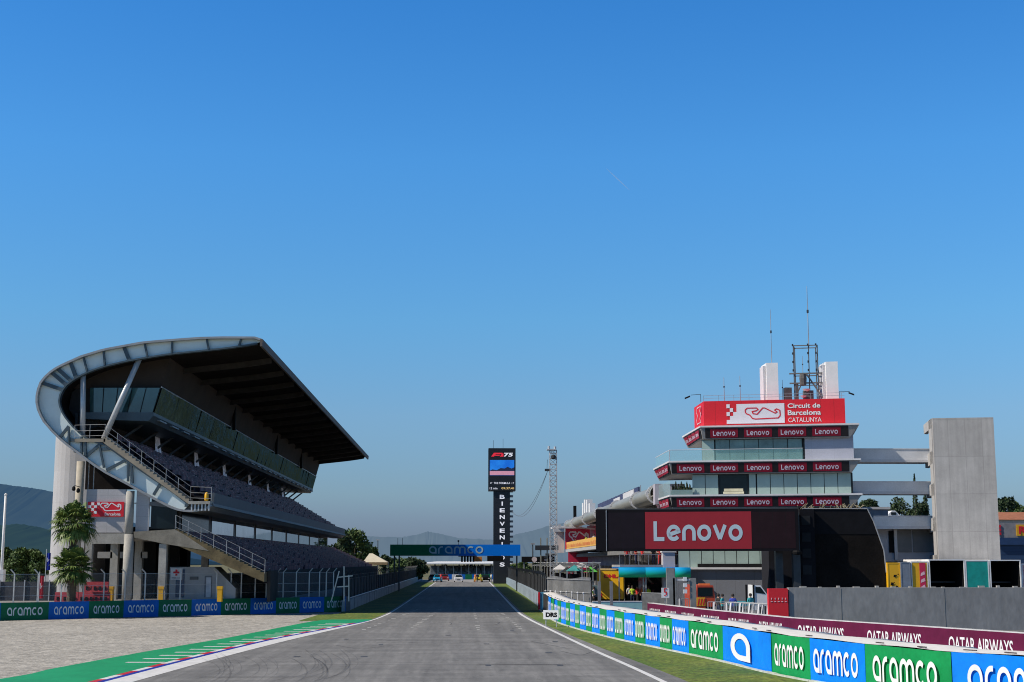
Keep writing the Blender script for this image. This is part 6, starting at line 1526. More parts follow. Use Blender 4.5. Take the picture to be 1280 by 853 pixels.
for px_, p0_, p1_, lb, r_ in ((965.5, 387, 453, 'tall thin aerial above the left white box', .035), (1012.5, 358, 432, 'tallest thin aerial rising from the lattice frame', .045), (905, 472, 500, 'short dark aerial furthest left on the red sign', .04), (925, 470, 500, 'short dark aerial second from left on the red sign', .04), (994 + 10, 445, 470, 'short stub aerial inside the lattice frame', .03), (978, 475, 498, 'short whip aerial right of the left white box', .03)):
    q = fr(px_, 1.6); t = thing('aerial', lb, 'antenna', q + Z_ * FP(px_, p1_, 1.6).z, 'aerials on the tower roof')
    z0_, z1_ = FP(px_, p1_, 1.6).z, FP(px_, p0_, 1.6).z; b = MB(); b.tube(q + Z_ * (z0_ - .2), q + Z_ * z1_, r_, r_ * .55, 5); b.build('aerial_rod', mat('aerial_grey', (.3, .3, .32), .5), t)
    b = MB(); b.tube(q + Z_ * (z0_ + (z1_ - z0_) * .55), q + Z_ * (z0_ + (z1_ - z0_) * .6), r_ * 2.2, n=6); b.build('aerial_joint', DSTEEL, t)
for px_, lb, sg_ in ((876, 'small floodlight on an arm at the left corner of the red sign', -1), (1050, 'small floodlight on an arm at the right corner of the red sign', 1)):
    q = FP(px_, 500, 0); q.z = zt1; t = thing('floodlight', lb, 'floodlight', q, 'floodlights on the tower roof'); b = MB(); b.tube(q, q + Z_ * .7, .03, n=4); e = q + Z_ * .65 + ra * sg_ * .9; b.tube(q + Z_ * .7, e, .03, n=4); b.build('arm', DSTEEL, t)
    b = MB(); b.obox(e + Z_ * -.15 - ra * .1, ra * sg_ * .5 + Z_ * -.2, nt_ * .3, Z_ * .12); b.build('lamp_head', BLACK, t, recalc=True)

# ================================================================== black tarpaulin stage
tb = thing('tarpaulin_shelter', 'large black tarpaulin covered shelter beside the control tower', 'shelter', at(1050, 108))
YB = 119.5
pp = [P(1003, 740, YB), P(1108, 740, YB), P(1107, 715, YB), P(1104, 688, YB), P(1092, 653, YB), P(1084, 637, YB), P(1003, 636, YB)]; pr = [(p.x, max(0, p.z) if i > 1 else 0) for i, p in enumerate(pp)]
M_TARP = mat('black_tarp', (.010, .008, .007), .85, spec=.15, var=.45, scale=.5, bump=.5, bscale=1.2, fine=.3, fscale=6)
b = MB(); b.prism(pr, YB, YB + 6.5); b.build('cover', M_TARP, tb, recalc=True)
b = MB(); a, c = P(1003, 668, YB - .02), P(1098, 637.5, YB - .02); b.poly([(a.x, YB - .03, a.z), (P(1097, 668, YB).x, YB - .03, a.z), (P(1091, 653, YB).x, YB - .03, P(1091, 653, YB).z), (P(1084, 638, YB).x, YB - .03, c.z), (a.x, YB - .03, c.z)]); b.build('upper_sheet', mat('tarp_grey_black', (.011, .011, .013), .8, var=.15, spec=.12), tb)
# dark side panel block with frame windows
a, c = P(962, 735, 121), P(1012, 637, 121)
b = MB(); b.box(a.x, c.x, 121, 124, 0, P(982, 668, 121).z); b.build('side_block', mat('side_block_slate', (.019, .02, .027), .8, var=.1, spec=.15), tb)
b = MB(); c = P(1003, 637, YB - .5); x0_ = P(1001, 690, YB - .8).x; b.box(x0_, c.x + .9, YB - .8, YB - .02, 0, c.z); b.build('truss_panel', mat('truss_dark', (.010, .010, .013), .8, spec=.15), tb)
b = MB()
for py_ in (645, 666, 686, 707): z = hgt(py_, YB - .85, 1008); b.box(P(1003, 690, YB - .85).x, P(1014, 690, YB - .85).x, YB - .86, YB - .81, z - .75, z)
pieces(b, 'truss_opening', mat('truss_opening', (.022, .024, .027), .8, spec=.15), tb)
b = MB(); 
for (a_, c_) in (((1084, 636), (1092, 652)), ((1092, 652), (1105, 688)), ((1105, 688), (1108, 716))): b.tube(P(a_[0], a_[1], YB - .05), P(c_[0], c_[1], YB - .05), .05, n=5)
b.tube(P(1003, 636, YB - .05), P(1084, 636, YB - .05), .05, n=5); b.build('edge_tubes', GALV, tb)
# tangle along the top
b = MB(); random.seed(5)
for k in range(40):
    x = P(1003 + random.random() * 80, 640, YB).x; b.bar((x, YB + random.random() * 3, P(1003, 636, YB).z), (x + random.uniform(-.3, .3), YB + random.random() * 2, P(1003, 636, YB).z + random.uniform(.15, .5)), .05)
pieces(b, 'top_fitting', mat('fitting_tan', (.25, .22, .15), .7, var=.3), tb)
# ================================================================== concrete lift tower and walkways
YL = 127.0
lt_ = thing('concrete_tower', 'tall plain grey concrete tower joined by walkways at right', 'tower', at(1205, YL))
M_CT = panelled('lift_concrete', (.42, .405, .39), 1.2, 3.35, .80, rough=.9, var=.1, width=.03)
_ns = M_CT.node_tree.nodes; _ls = M_CT.node_tree.links
_tc2 = [n for n in _ns if n.type == 'TEX_COORD'][0]; _mp2 = _ns.new('ShaderNodeMapping'); _mp2.inputs['Scale'].default_value = (2.2, 2.2, .12); _ls.new(_tc2.outputs['Object'], _mp2.inputs[0])
_no2 = _ns.new('ShaderNodeTexNoise'); _no2.inputs['Scale'].default_value = 1.6; _no2.inputs['Detail'].default_value = 5; _ls.new(_mp2.outputs[0], _no2.inputs['Vector'])
_mr2 = _ns.new('ShaderNodeMapRange'); _mr2.inputs['From Min'].default_value = .35; _mr2.inputs['From Max'].default_value = .65; _mr2.inputs['To Min'].default_value = .91; _mr2.inputs['To Max'].default_value = 1.06; _ls.new(_no2.outputs['Fac'], _mr2.inputs['Value'])
_vm2 = _ns.new('ShaderNodeVectorMath'); _vm2.operation = 'SCALE'; _bb = _ns['Principled BSDF']; _ls.new(_bb.inputs['Base Color'].links[0].from_socket, _vm2.inputs[0]); _ls.new(_mr2.outputs[0], _vm2.inputs['Scale']); _ls.new(_vm2.outputs[0], _bb.inputs['Base Color'])
xa, xb = P(1169, 600, YL).x, P(1241, 600, YL).x; ztw = hgt(523, YL, 1200)
RL = R(10); ul = Vector((math.cos(RL), -math.sin(RL), 0)); nl = Vector((math.sin(RL), math.cos(RL), 0))
A_ = Vector((xa, YL, 0)); WL = (xb - xa) / math.cos(RL) * 1.0
b = MB(); b.vprism([A_, A_ + ul * WL, A_ + ul * WL + nl * 8, A_ + nl * .35], 0, ztw); b.build('tower_body', M_CT, lt_, recalc=True)
b = MB()   # left return with slots
xs0 = P(1160, 600, YL + 6).x
D = Vector((xs0 - xa, 6.2, 0))
lv = [0]; 
for (zz0, zz1) in ((0, hgt(694, YL)), (hgt(664, YL), hgt(646, YL)), (hgt(618, YL), hgt(603, YL)), (hgt(578, YL), hgt(562, YL)), (hgt(533, YL), ztw)):
    b.obox(A_ + Vector((-.02, .35, zz0)), D, nl * .4 + Vector((.4, 0, 0)), Z_ * (zz1 - zz0))
b.obox(A_ + Vector((-.02, .35, 0)), D * .35, (.5, 0, 0), Z_ * (ztw - .01)); b.build('side_wall', mat('side_concrete', (.42, .41, .4), .9, var=.1), lt_, recalc=True)
# dark slab behind slots, standing for the shadow inside them
b = MB(); b.obox(A_ + D * .36 + Vector((.6, .35, 0)), D * .6, (.3, 0, 0), Z_ * (ztw - .3)); b.build('slot_shadow', DSTEEL, lt_, recalc=True)
M_WK = mat('walkway_white', (.68, .69, .71), .6, var=.08, scale=.6, fine=.06, fscale=8)
def walkway(py0, py1, px0, px1, label):
    Yw = 131.2; z0, z1_ = hgt(py1, Yw, 1110), hgt(py0, Yw, 1110); a, c = P(px0, 600, Yw).x, P(px1, 600, Yw).x
    t = thing('walkway', label, 'walkway', (a, Yw, z0), 'walkways between control tower and concrete tower')
    MB().box(a, c, Yw, Yw + .15, z0 + .25, z1_).build('parapet', M_WK, t); MB().box(a, c, Yw + 2.2, Yw + 2.35, z0 + .25, z1_).build('parapet', M_WK, t)
    MB().box(a, c, Yw - .06, Yw + 2.4, z0, z0 + .247).build('deck', OFFW, t); MB().box(a, c, Yw - .05, Yw + .2, z1_ + .003, z1_ + .09).build('coping', OFFW, t)
walkway(562, 578, 1066, 1166, 'topmost white walkway linking control tower and concrete tower')
walkway(603, 618, 1066, 1167, 'middle white walkway linking control tower and concrete tower')
walkway(646, 661.5, 1090, 1168, 'lowest white walkway joining the concrete tower')
lb2 = thing('annex_building', 'low pale annex with shuttered openings beside the concrete tower', 'building', at(1130, 134))
Ya = 133.2
def ar(px0, py0, px1, py1, name, m, d=.2, Yp=Ya): a, c = P(px0, py1, Yp), P(px1, py0, Yp); return MB().box(a.x, c.x, Yp, Yp + d, max(0, a.z), c.z).build(name, m, lb2)
ar(1088, 662, 1168, 740, 'wall', mat('annex_pale', (.5, .5, .54), .8, var=.06), 3)
ar(1118.5, 662.5, 1139, 690.5, 'shutter', mat('shutter_grey', (.20, .2, .2), .7, var=.1), .1, Ya - .12); ar(1142, 662.5, 1165, 690.5, 'shutter', mat('shutter_grey', (1, 1, 1)), .1, Ya - .12)
ar(1112, 664, 1117, 691, 'doorway', BLACK, .1, Ya - .12); ar(1119, 659, 1121, 700, 'pilaster', OFFW, .3, Ya - .3)
# white car on roof deck (seen between walkways)
vn = thing('parked_van', 'small white van roof seen above the lowest walkway', 'van', at(1120, 160, 0)); zr = hgt(646, 165, 1120)
b = MB(); a = at(1113, 165); c = at(1128, 165); b.prism([(a.x, zr - 1.2), (c.x, zr - 1.2), (c.x, zr + .1), (c.x - .6, zr + .7), (a.x + .5, zr + .7), (a.x, zr + .3)], 165, 169); b.build('van_body', WHITE, vn, recalc=True)
MB().box(a.x + .3, c.x - .5, 164.95, 164.995, zr + .2, zr + .5).build('van_window', GLASSD, vn)
pk = thing('parking_deck', 'pale parking deck behind the lowest walkway', 'building', at(1110, 170)); p, q = at(1070, 163), at(1165, 163)
MB().box(p.x, q.x, 163, 175, 0, zr - 1.2).build('deck_body', CONC, pk); 
b = MB(); 
for k in range(9): x = p.x + (q.x - p.x) * k / 8; b.tube((x, 163.2, zr - 1.2), (x, 163.2, zr - .3), .04, n=4)
b.tube((p.x, 163.2, zr - .3), (q.x, 163.2, zr - .3), .04, n=4); b.build('deck_railing', GALV, pk)
wa = thing('grey_annex_roof', 'grey flat roofed block just right of the control tower', 'building', at(1099, 150)); a, c = P(1079, 660, 150), P(1110, 637, 150)
MB().box(a.x, c.x, 150, 156, 0, c.z).build('block_wall', mat('annex_grey', (.35, .36, .4), .8), wa); MB().box(a.x - .2, c.x + .2, 149.8, 156.2, c.z + .003, c.z + .25).build('roof_edge', OFFW, wa)

# ================================================================== trailers in the paddock
def trailer(label, px0, px1, py0, Yd, face, side=None, openr=False, L_=7):
    WHITE = side or _m['white_paint']
    a, c = at(px0, Yd), at(px1, Yd); zt_ = hgt(py0, Yd, px0); t = thing('team_trailer', label, 'trailer', ((a.x + c.x) / 2, Yd, 0), 'race team trailers in the paddock')
    th = .09; b = MB(); z0 = .9
    b.box(a.x, a.x + th, Yd, Yd + L_, z0, zt_); b.box(c.x - th, c.x, Yd, Yd + L_, z0, zt_); b.box(a.x + th, c.x - th, Yd, Yd + L_, zt_ - th, zt_); b.box(a.x + th, c.x - th, Yd, Yd + L_, z0, z0 + th); b.build('trailer_box', WHITE, t)
    b = MB(); b.box(a.x + th, c.x - th, Yd + (L_ - 1 if openr else .02), Yd + L_ - .5 if openr else Yd + .2, z0 + th, zt_ - th); b.build('rear_bulkhead' if openr else 'rear_doors', face, t)
    if openr:
        b = MB(); b.box(a.x + th, a.x + th + .02, Yd + .1, Yd + L_ - 1, z0 + th, zt_ - th); b.box(c.x - th - .02, c.x - th, Yd + .1, Yd + L_ - 1, z0 + th, zt_ - th); b.box(a.x + th + .03, c.x - th - .03, Yd + .1, Yd + L_ - 1, zt_ - th - .03, zt_ - th - .003); b.build('dark_lining', BLACK, t)
        b = MB(); zq = z0 + (zt_ - z0) * .42; b.box(a.x + .2, c.x - .2, Yd + 2, Yd + 2.1, zq, zq + .08); b.build('inner_shelf', DSTEEL, t)
    for sx in (a.x + .2, c.x - .2): b = MB(); b.tube((sx - .15, Yd + 1.5, .5), (sx + .15, Yd + 1.5, .5), .5, n=14); b.build('wheel', TYRE, t)
    return t
YC = 119.1
FYB = mat('livery_yellow', (.8, .42, .01), .5, var=.05)
t = trailer('yellow backed trailer with a black racing figure beside the black shelter', 1109, 1125, 703.5, YC, FYB, side=FYB)
b = MB(); a = at(1108, YC); random.seed(9)
for k in range(26): x = a.x + .35 + random.random() * .6; z = 1.1 + random.random() * 1.9; s = random.uniform(.04, .16); b.quad((x - s, YC - .003 - k * .0006, z - s * .6), (x + s * .6, YC - .003 - k * .0006, z - s), (x + s, YC - .003 - k * .0006, z + s * .7), (x - s * .5, YC - .003 - k * .0006, z + s))
b.build('door_graphic', BLACK, t)
trailer('plain slate grey trailer between two yellow ones', 1125.5, 1138, 703, YC - .1, mat('slate_door', (.18, .21, .26), .5), side=mat('slate_door', (1, 1, 1)))
t = trailer('yellow and red backed trailer with pale lettering', 1138.5, 1160, 702, YC, FYB)
b = MB(); x0_, x1_ = at(1149, YC).x, at(1156.5, YC).x; zt_ = hgt(704, YC, 1150); b.box(x0_, x1_, YC - .02, YC - .005, 1.0, zt_); rdd = b.build('red_door', mat('livery_red', (.6, .02, .08), .5), t)
b = MB(); 
for k in range(4): z = 1.2 + k * .55; b.quad((x0_ + .06, YC - .03, z), (x1_ - .05, YC - .03, z + .15), (x1_ - .12, YC - .03, z + .4), (x0_ + .1, YC - .03, z + .25))
b.build('door_lettering', mat('door_pink', (.8, .5, .55), .5), rdd)
trailer('open dark trailer left of the teal one', 1161, 1206, 699.5, YC, BLACK, openr=True)
trailer('teal backed trailer with a white edge', 1206.5, 1236, 700.5, YC, mat('livery_teal', (.005, .3, .25), .5))
trailer('open dark trailer at the right edge of the picture', 1237, 1276, 700, YC, BLACK, openr=True)
trailer('white and red trailer cut off by the right edge of the picture', 1276.5, 1300, 705, YC + .3, mat('livery_white_red', (.6, .6, .6), .5, col2=(.5, .03, .05), scale=1.0))
# blue awning block and sign wall right of the tower
ba = thing('blue_canopy_truck', 'dark blue striped motorhome awning right of the concrete tower', 'awning', at(1265, 150)); a, c = P(1247, 699, 150), P(1300, 673, 150)
MB().box(a.x, c.x, 150, 156, 0, c.z).build('awning_body', mat('awning_blue', (.012, .03, .08), .5, col2=(.03, .07, .16), scale=1, stretch=(.05, .05, 3)), ba); MB().box(a.x - .1, c.x, 149.7, 149.97, c.z - .7, c.z + .05).build('awning_front', mat('awning_lip', (.02, .05, .14), .4), ba)
sw = thing('sponsor_wall', 'grey hospitality wall with red mark and yellow panel at the right edge', 'building', at(1265, 162)); a, c = P(1244, 700, 162), P(1310, 654, 162)
MB().box(a.x, c.x, 162, 168, 0, c.z).build('wall', mat('hosp_grey', (.25, .24, .25), .8), sw); a, c = P(1271, 670, 161.9), P(1292, 656, 161.9); MB().box(a.x, c.x, 161.9, 161.97, a.z, c.z).build('yellow_panel', YEL, sw)
b = MB(); put_text(b, 'R', P(1274, 668, 161.85), X_, Z_, .9, .9, .03); b.build('panel_mark', RED, sw)
b = MB(); p = P(1248, 669, 161.9); 
for k in range(3): b.box(p.x, p.x + .35, 161.9, 161.96, p.z + k * .42, p.z + k * .42 + .3)
b.build('red_mark', RED, sw)
rr_ = thing('tiled_roof_house', 'terracotta roofed house behind the trees at the right edge', 'house', at(1265, 215)); a, c = P(1248, 650, 215), P(1300, 642, 215)
MB().box(a.x, c.x, 215, 222, 0, a.z).build('wall', mat('house_wall', (.5, .42, .34), .8), rr_); b = MB(); b.add([(a.x - .4, 214.5, a.z + .01), (c.x, 214.5, a.z + .01), (c.x, 218.5, c.z + .3), (a.x + .5, 218.5, c.z + .3), (a.x - .4, 222.5, a.z + .01), (c.x, 222.5, a.z + .01)], [(0, 1, 2, 3), (3, 2, 5, 4), (0, 3, 4), (0, 4, 5, 1)]); b.build('roof', mat('terracotta', (.35, .14, .08), .8), rr_)

# ================================================================== pit lane objects
dh = thing('yellow_box_truck', 'yellow box truck with red lettering parked in the pit lane', 'truck', at(764, 140))
YD = 140.0; a, c = P(747, 751, YD), P(779, 713, YD)
MB().box(a.x, c.x, YD, YD + 7, .45, c.z).build('cargo_box', mat('truck_yellow', (.95, .52, .01), .45, var=.05), dh)
MB().box(a.x - .05, c.x + .05, YD - .04, YD + 7.05, c.z + .003, c.z + .12).build('box_top_trim', mat('trim_tan', (.7, .5, .2), .5), dh)
b = MB(); o = Vector((a.x + .75, YD - .02, c.z - .75)); put_text(b, 'DHL', o - X_ * .1, X_ , Z_, 1.3, .36, .06); b.box(a.x + .55, a.x + .72, YD - .02, YD - .01, c.z - .66, c.z - .62); b.box(a.x + 1.88, a.x + 2.1, YD - .02, YD - .01, c.z - .66, c.z - .62); b.box(a.x + .3, a.x + .45, YD - .02, YD - .01, .6, 1.0); b.box(c.x - .45, c.x - .3, YD - .02, YD - .01, .6, 1.0); b.build('truck_lettering', mat('truck_red', (.7, .02, .02), .5), dh)
MB().box(a.x + .1, c.x - .1, YD + .1, YD + 6.9, .3, .44).build('chassis', BLACK, dh)
for sx in (a.x + .25, c.x - .25):
    for yy in (1.2, 5.4): MB().tube((sx - .14, YD + yy, .42), (sx + .14, YD + yy, .42), .42, n=14).build('wheel', TYRE, dh)
MB().box(a.x - .03, a.x - .003, YD + .3, YD + 6.8, 1.2, 1.6).build('side_stripe', mat('truck_red', (1, 1, 1)), dh); dh.rotation_euler = (0, 0, R(-8))
# blue-green canopies
random.seed(21)
def canopy(label, px0, px1, Yd, m):
    a, c = at(px0, Yd), at(px1, Yd); t = thing('garage_canopy', label, 'canopy', ((a.x + c.x) / 2, Yd, 0), 'garage canopies beside the pit lane'); z1_, z0 = hgt(709.5, Yd, 800), hgt(722, Yd, 800)
    b = MB(); n_ = 10; vs = []
    for j in range(6):
        f = j / 5
        for i in range(n_ + 1):
            g = i / n_; bulge = math.sin(math.pi * g) * .5 * (1 if j else .6); vs.append((a.x + (c.x - a.x) * g, Yd - .3 * bulge - .12 * math.sin(math.pi * f), z0 + (z1_ - z0) * f))
    b.add(vs, [(j * (n_ + 1) + i, j * (n_ + 1) + i + 1, (j + 1) * (n_ + 1) + i + 1, (j + 1) * (n_ + 1) + i) for j in range(5) for i in range(n_)]); b.build('canopy_skin', m, t, smooth=True)
    MB().box(a.x, c.x, Yd + .01, Yd + 6, z1_ - .1, z1_).build('canopy_top', DBLUE, t)
    for x in (a.x + .1, c.x - .1): MB().bar((x, Yd + .5, 0), (x, Yd + .5, z0), .12).build('leg', GALV, t)
M_CAN = bpy.data.materials.new('canopy_gradient'); M_CAN.use_nodes = True
N = M_CAN.node_tree.nodes; L = M_CAN.node_tree.links; bs = N['Principled BSDF']; bs.inputs['Roughness'].default_value = .45
tc = N.new('ShaderNodeTexCoord'); sp = N.new('ShaderNodeSeparateXYZ'); L.new(tc.outputs['Generated'], sp.inputs[0]); cr = N.new('ShaderNodeValToRGB')
cr.color_ramp.elements[0].position = .2; cr.color_ramp.elements[0].color = (.0, .6, .25, 1); cr.color_ramp.elements[1].position = .8; cr.color_ramp.elements[1].color = (.0, .45, .95, 1)
L.new(sp.outputs[2], cr.inputs[0]); L.new(cr.outputs[0], bs.inputs['Base Color'])
canopy('blue and green rounded canopy just right of the yellow truck', 773, 806, 133, M_CAN)
canopy('blue and green rounded canopy left of the pale column', 806.5, 843, 133, M_CAN)
canopy('blue and green canopy at the foot of the control tower', 843.5, 863, 131, M_CAN)
# garage interior board behind canopies
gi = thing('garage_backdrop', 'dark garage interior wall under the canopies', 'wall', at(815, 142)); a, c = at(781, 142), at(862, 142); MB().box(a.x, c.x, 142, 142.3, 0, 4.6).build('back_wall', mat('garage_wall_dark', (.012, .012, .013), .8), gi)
b = MB()
for k in range(60):
    x = a.x + random.random() * 3.4; z = .4 + random.random() * 3; s = random.uniform(.06, .2); b.box(x, x + s, 141.8, 141.98, z, z + s * random.uniform(.5, 1.6))
pieces(b, 'tool_board', mat('tool_mix', (.02, .02, .03), .5, col2=(.35, .12, .1), scale=1.7), gi)
b = MB(); p = P(798, 718, 141); b.box(p.x, p.x + .75, 141, 141.1, .9, 2.9); b.build('red_white_board', mat('board_red_white', (.7, .04, .05), .5, col2=(.7, .7, .7), scale=2), gi)
# terrace above canopies, with red things
tc_ = thing('fabric_awning', 'grey fabric shade over the pit terrace', 'awning', at(810, 137)); b = MB(); a, c = P(795, 692, 137), P(829, 692, 137); b.add([(a.x, 136.5, a.z), (c.x, 136.5, a.z), (c.x, 141, a.z - .6), (a.x, 141, a.z - .6), ((a.x + c.x) / 2, 138, a.z - .9)], [(0, 1, 4), (1, 2, 4), (2, 3, 4), (3, 0, 4)]); b.build('shade_cloth', mat('shade_cloth', (.3, .28, .27), .9), tc_)
for x in (a.x, c.x): MB().bar((x, 136.5, 4.2), (x, 136.5, a.z), .08).build('leg', GALV, tc_)
ts = thing('terrace_deck', 'raised terrace deck above the garage canopies', 'deck', at(800, 138)); a, c = at(720, 139), at(863, 134.5); MB().box(at(775, 134).x, c.x, 134.2, 141.5, 3.55, 3.75).build('deck_floor', mat('deck_grey', (.3, .3, .3), .8), ts)
b = MB(); x = at(775, 134).x
while x < c.x: b.bar((x, 134.3, 3.75), (x, 134.3, 4.7), .04); x += .9
b.tube((at(775, 134).x, 134.3, 4.7), (c.x, 134.3, 4.7), .03, n=4); b.build('deck_railing', GALV, ts)
# pit gate frame and mesh post
pf = thing('pit_gate_frame', 'tall grey mesh gate frame in front of the pit entry', 'gate', at(852, 98)); Yg = 98.0
for px_, w_ in ((838, .28), (843, .12), (866, .2)):
    a = at(px_, Yg); MB().box(a.x - w_, a.x + w_, Yg, Yg + .25, 0, hgt(710 if px_ == 838 else 723, Yg)).build('gate_post', mat('gate_grey', (.24, .24, .23), .6, var=.2), pf)
a, c = at(838, Yg), at(866, Yg); z = hgt(724, Yg); MB().box(a.x, c.x, Yg + .02, Yg + .12, z - .12, z).build('gate_bar', OFFW, pf)
MB().quad((a.x, Yg + .1, 0), (c.x, Yg + .1, 0), (c.x, Yg + .1, z), (a.x, Yg + .1, z)).build('gate_mesh', mat('gate_mesh', (.2, .2, .2), .6, alpha=.22), pf)
b = MB(); 
for k in range(3): zz = 1.9 + k * .42; b.box(a.x + .85, a.x + 1.1, Yg - .1, Yg, zz, zz + .26)
pieces(b, 'signal_lamp', LET, pf)
# number board
nbd = thing('number_board', 'white board with a red mark on the gate post', 'sign', P(832, 739, 97)); a, c = P(827, 747.5, 97), P(836.5, 735, 97); MB().box(a.x, c.x, 97, 97.05, a.z, c.z).build('board_panel', WHITE, nbd)
b = MB(); vs, fs_ = ribbon([(.36, .6), (.2, .6), (.2, .38), (.34, .38), (.34, .2), (.18, .14)], .07); b.add([(a.x + x, 96.98, a.z + z) for x, z in vs], fs_); b.build('board_mark', RED, nbd)
b = MB(); b.bar((a.x + .25, 97.1, 0), (a.x + .25, 97.1, a.z), .05); b.build('board_post', GALV, nbd)
# rescue truck, orange
rt_ = thing('rescue_truck', 'red and yellow rescue truck behind the pit entry barrier', 'truck', at(881, 108)); Yr = 108.0; a, c = at(869, Yr), at(892.5, Yr); W_ = c.x - a.x; z1_, z0 = hgt(732, Yr, 880), .4
b = MB(); x0_, x1_ = a.x, c.x; b.prism([(x0_, .4), (x1_, .4), (x1_, 1.5), (x1_ - .1, z1_), (x0_ + .1, z1_), (x0_, 1.5)], Yr, Yr + 5.5); b.build('truck_cab', mat('truck_orange', (.5, .06, .02), .4), rt_, recalc=True)
MB().box(x0_ + .15, x1_ - .15, Yr - .03, Yr - .003, 1.45, z1_ - .15).build('windscreen', GLASSD, rt_); MB().box(x0_ + .05, x0_ + .7, Yr - .03, Yr - .003, .75, 1.38).build('yellow_panel', YEL, rt_)
b = MB(); 
for k in range(3): b.quad((x0_ + .1 + k * .2, Yr - .04, .8), (x0_ + .2 + k * .2, Yr - .04, .8), (x0_ + .3 + k * .2, Yr - .04, 1.3), (x0_ + .2 + k * .2, Yr - .04, 1.3))
b.build('red_chevrons', RED, rt_)
MB().box(x0_ + .3, x1_ - .3, Yr + .2, Yr + .5, z1_, z1_ + .14).build('beacon', mat('beacon_orange', (.7, .2, .05), .4), rt_); MB().box(x0_ + .72, x1_ - .02, Yr - .05, Yr - .005, .45, .7).build('bumper', BLACK, rt_)
for sx in (x0_ + .2, x1_ - .2): MB().tube((sx - .12, Yr + .9, .42), (sx + .12, Yr + .9, .42), .42, n=12).build('wheel', TYRE, rt_)
# white van nose
wv = thing('recovery_truck', 'white truck cab with dark windows beyond the crowd barriers', 'truck', at(950, 106)); Yv = 106.0; z = lambda py_: hgt(py_, Yv, 945); X = lambda px_: at(px_, Yv).x
b = MB(); b.prism([(X(941), .5), (X(960), .5), (X(960), z(746)), (X(957), z(742)), (X(950), z(732)), (X(941), z(731.5))], Yv, Yv + 2); b.build('truck_cab', WHITE, wv, recalc=True)
b = MB(); b.poly([(X(943.5), Yv - .02, z(741)), (X(956), Yv - .02, z(743)), (X(949.5), Yv - .02, z(734)), (X(943.5), Yv - .02, z(734))]); b.build('side_window', GLASSD, wv)
MB().box(X(915), X(941), Yv + .2, Yv + 2, .8, 1.1).build('flat_bed', mat('bed_teal', (.03, .3, .38), .5), wv)
for px_ in (932, 941): MB().box(X(px_) - .06, X(px_) + .06, Yv - .05, Yv + .05, 1, z(731)).build('headboard_post', BLACK, wv)
for px_ in (921, 953): MB().tube((X(px_), Yv - .1, .42), (X(px_), Yv + .2, .42), .42, n=12).build('wheel', TYRE, wv)
# crowd barriers (silver)
def crowd_barrier():
    t = thing('crowd_barrier', '', 'crowd barrier', (0, 0, 0)); b = MB(); W = 1.9; H = 1.35
    b.tube((0, 0, .15), (0, 0, H), .03, n=5); b.tube((W, 0, .15), (W, 0, H), .03, n=5); b.tube((0, 0, H), (W, 0, H), .03, n=5); b.tube((0, 0, .15), (W, 0, .15), .03, n=5); b.build('barrier_frame', GALV, t)
    b = MB(); 
    for k in range(1, 13): b.tube((W * k / 13, 0, .15), (W * k / 13, 0, H), .014, n=4, cap=False)
    b.build('barrier_bars', GALV, t)
    for x in (.2, W - .2): MB().bar((x, -.4, .03), (x, 0, .3), .05).build('foot', GALV, t); 
    for x in (.2, W - .2): MB().bar((x, .4, .03), (x, 0, .3), .05).build('foot', GALV, t)
    for x in (.3, W * .6): MB()._bar((x, -.5, .02), (x + .1, 0, H), .09, .05).build('brace', OFFW, t)
    return t
cbp = crowd_barrier(); n_cb = 0
ordn = ['first', 'second', 'third', 'fourth', 'fifth', 'sixth', 'seventh', 'eighth']
CB = [(905 + k * 11.5, 95.5 - k * 1.0, .12) for k in range(5)] + [(819 + k * 8.5, 106, 0) for k in range(2)] + [(884, 97, .1)]
for k, (px_, Yk, rz) in enumerate(CB):
    t = cbp if k == 0 else copy_tree(cbp)
    p = at(px_, Yk); t.location = p; t.rotation_euler = (0, 0, -rz - (.2 if k < 5 else 0))
    t['group'] = 'silver crowd barriers by the pit entry'
    t['label'] = [*(f'{ordn[i]} silver crowd barrier from the left in the row behind the maroon wall' for i in range(5)), 'silver crowd barrier left of the white number board', 'silver crowd barrier right behind the white number board', 'silver crowd barrier in front of the rescue truck'][k]
# pit wall stands: dark booths
for k, (px_, Yk, py_, lb) in enumerate(((683, 215, 695, 'black pit wall booth left of the lattice mast'), (689, 205, 692, 'taller black pit wall booth at the foot of the lattice mast'), (722, 168, 712, 'dark pit wall booth behind the slatted fence'))):
    a = at(px_, Yk); t = thing('pit_wall_booth', lb, 'booth', a, 'pit wall booths'); h = hgt(py_, Yk)
    MB().box(a.x - .5, a.x + .5, Yk, Yk + 1, 0, h - .3).build('booth_body', BLACK, t); MB().box(a.x - .8, a.x + .8, Yk - .3, Yk + 1.3, h - .3, h).build('booth_roof', mat('booth_roof', (.05, .06, .07), .5), t); MB().box(a.x - .3, a.x + .1, Yk - .02, Yk - .004, h - .8, h - .45).build('booth_screen', OFFW, t)
sgn = thing('overhead_sign', 'dark horizontal sign board above the pit lane left of the mast', 'sign', at(680, 190)); a, c = P(669, 688, 190), P(698, 682, 190); MB().box(a.x, c.x, 190, 190.3, a.z, c.z).build('sign_board', mat('sign_slate', (.03, .035, .045), .6), sgn)
for px_ in (676, 684): q = at(px_, 190.4); MB().bar((q.x, 190.4, 0), (q.x, 190.4, c.z + 1.0), .16).build('sign_post', mat('post_olive', (.3, .3, .25), .6), sgn)
sg2 = thing('start_signal_panel', 'black signal panel with a white round disc beside the pit wall', 'sign', at(662, 210)); a, c = P(652, 703, 210), P(680, 696, 210); MB().box(a.x, c.x, 210, 210.3, a.z, c.z).build('panel_board', BLACK, sg2)
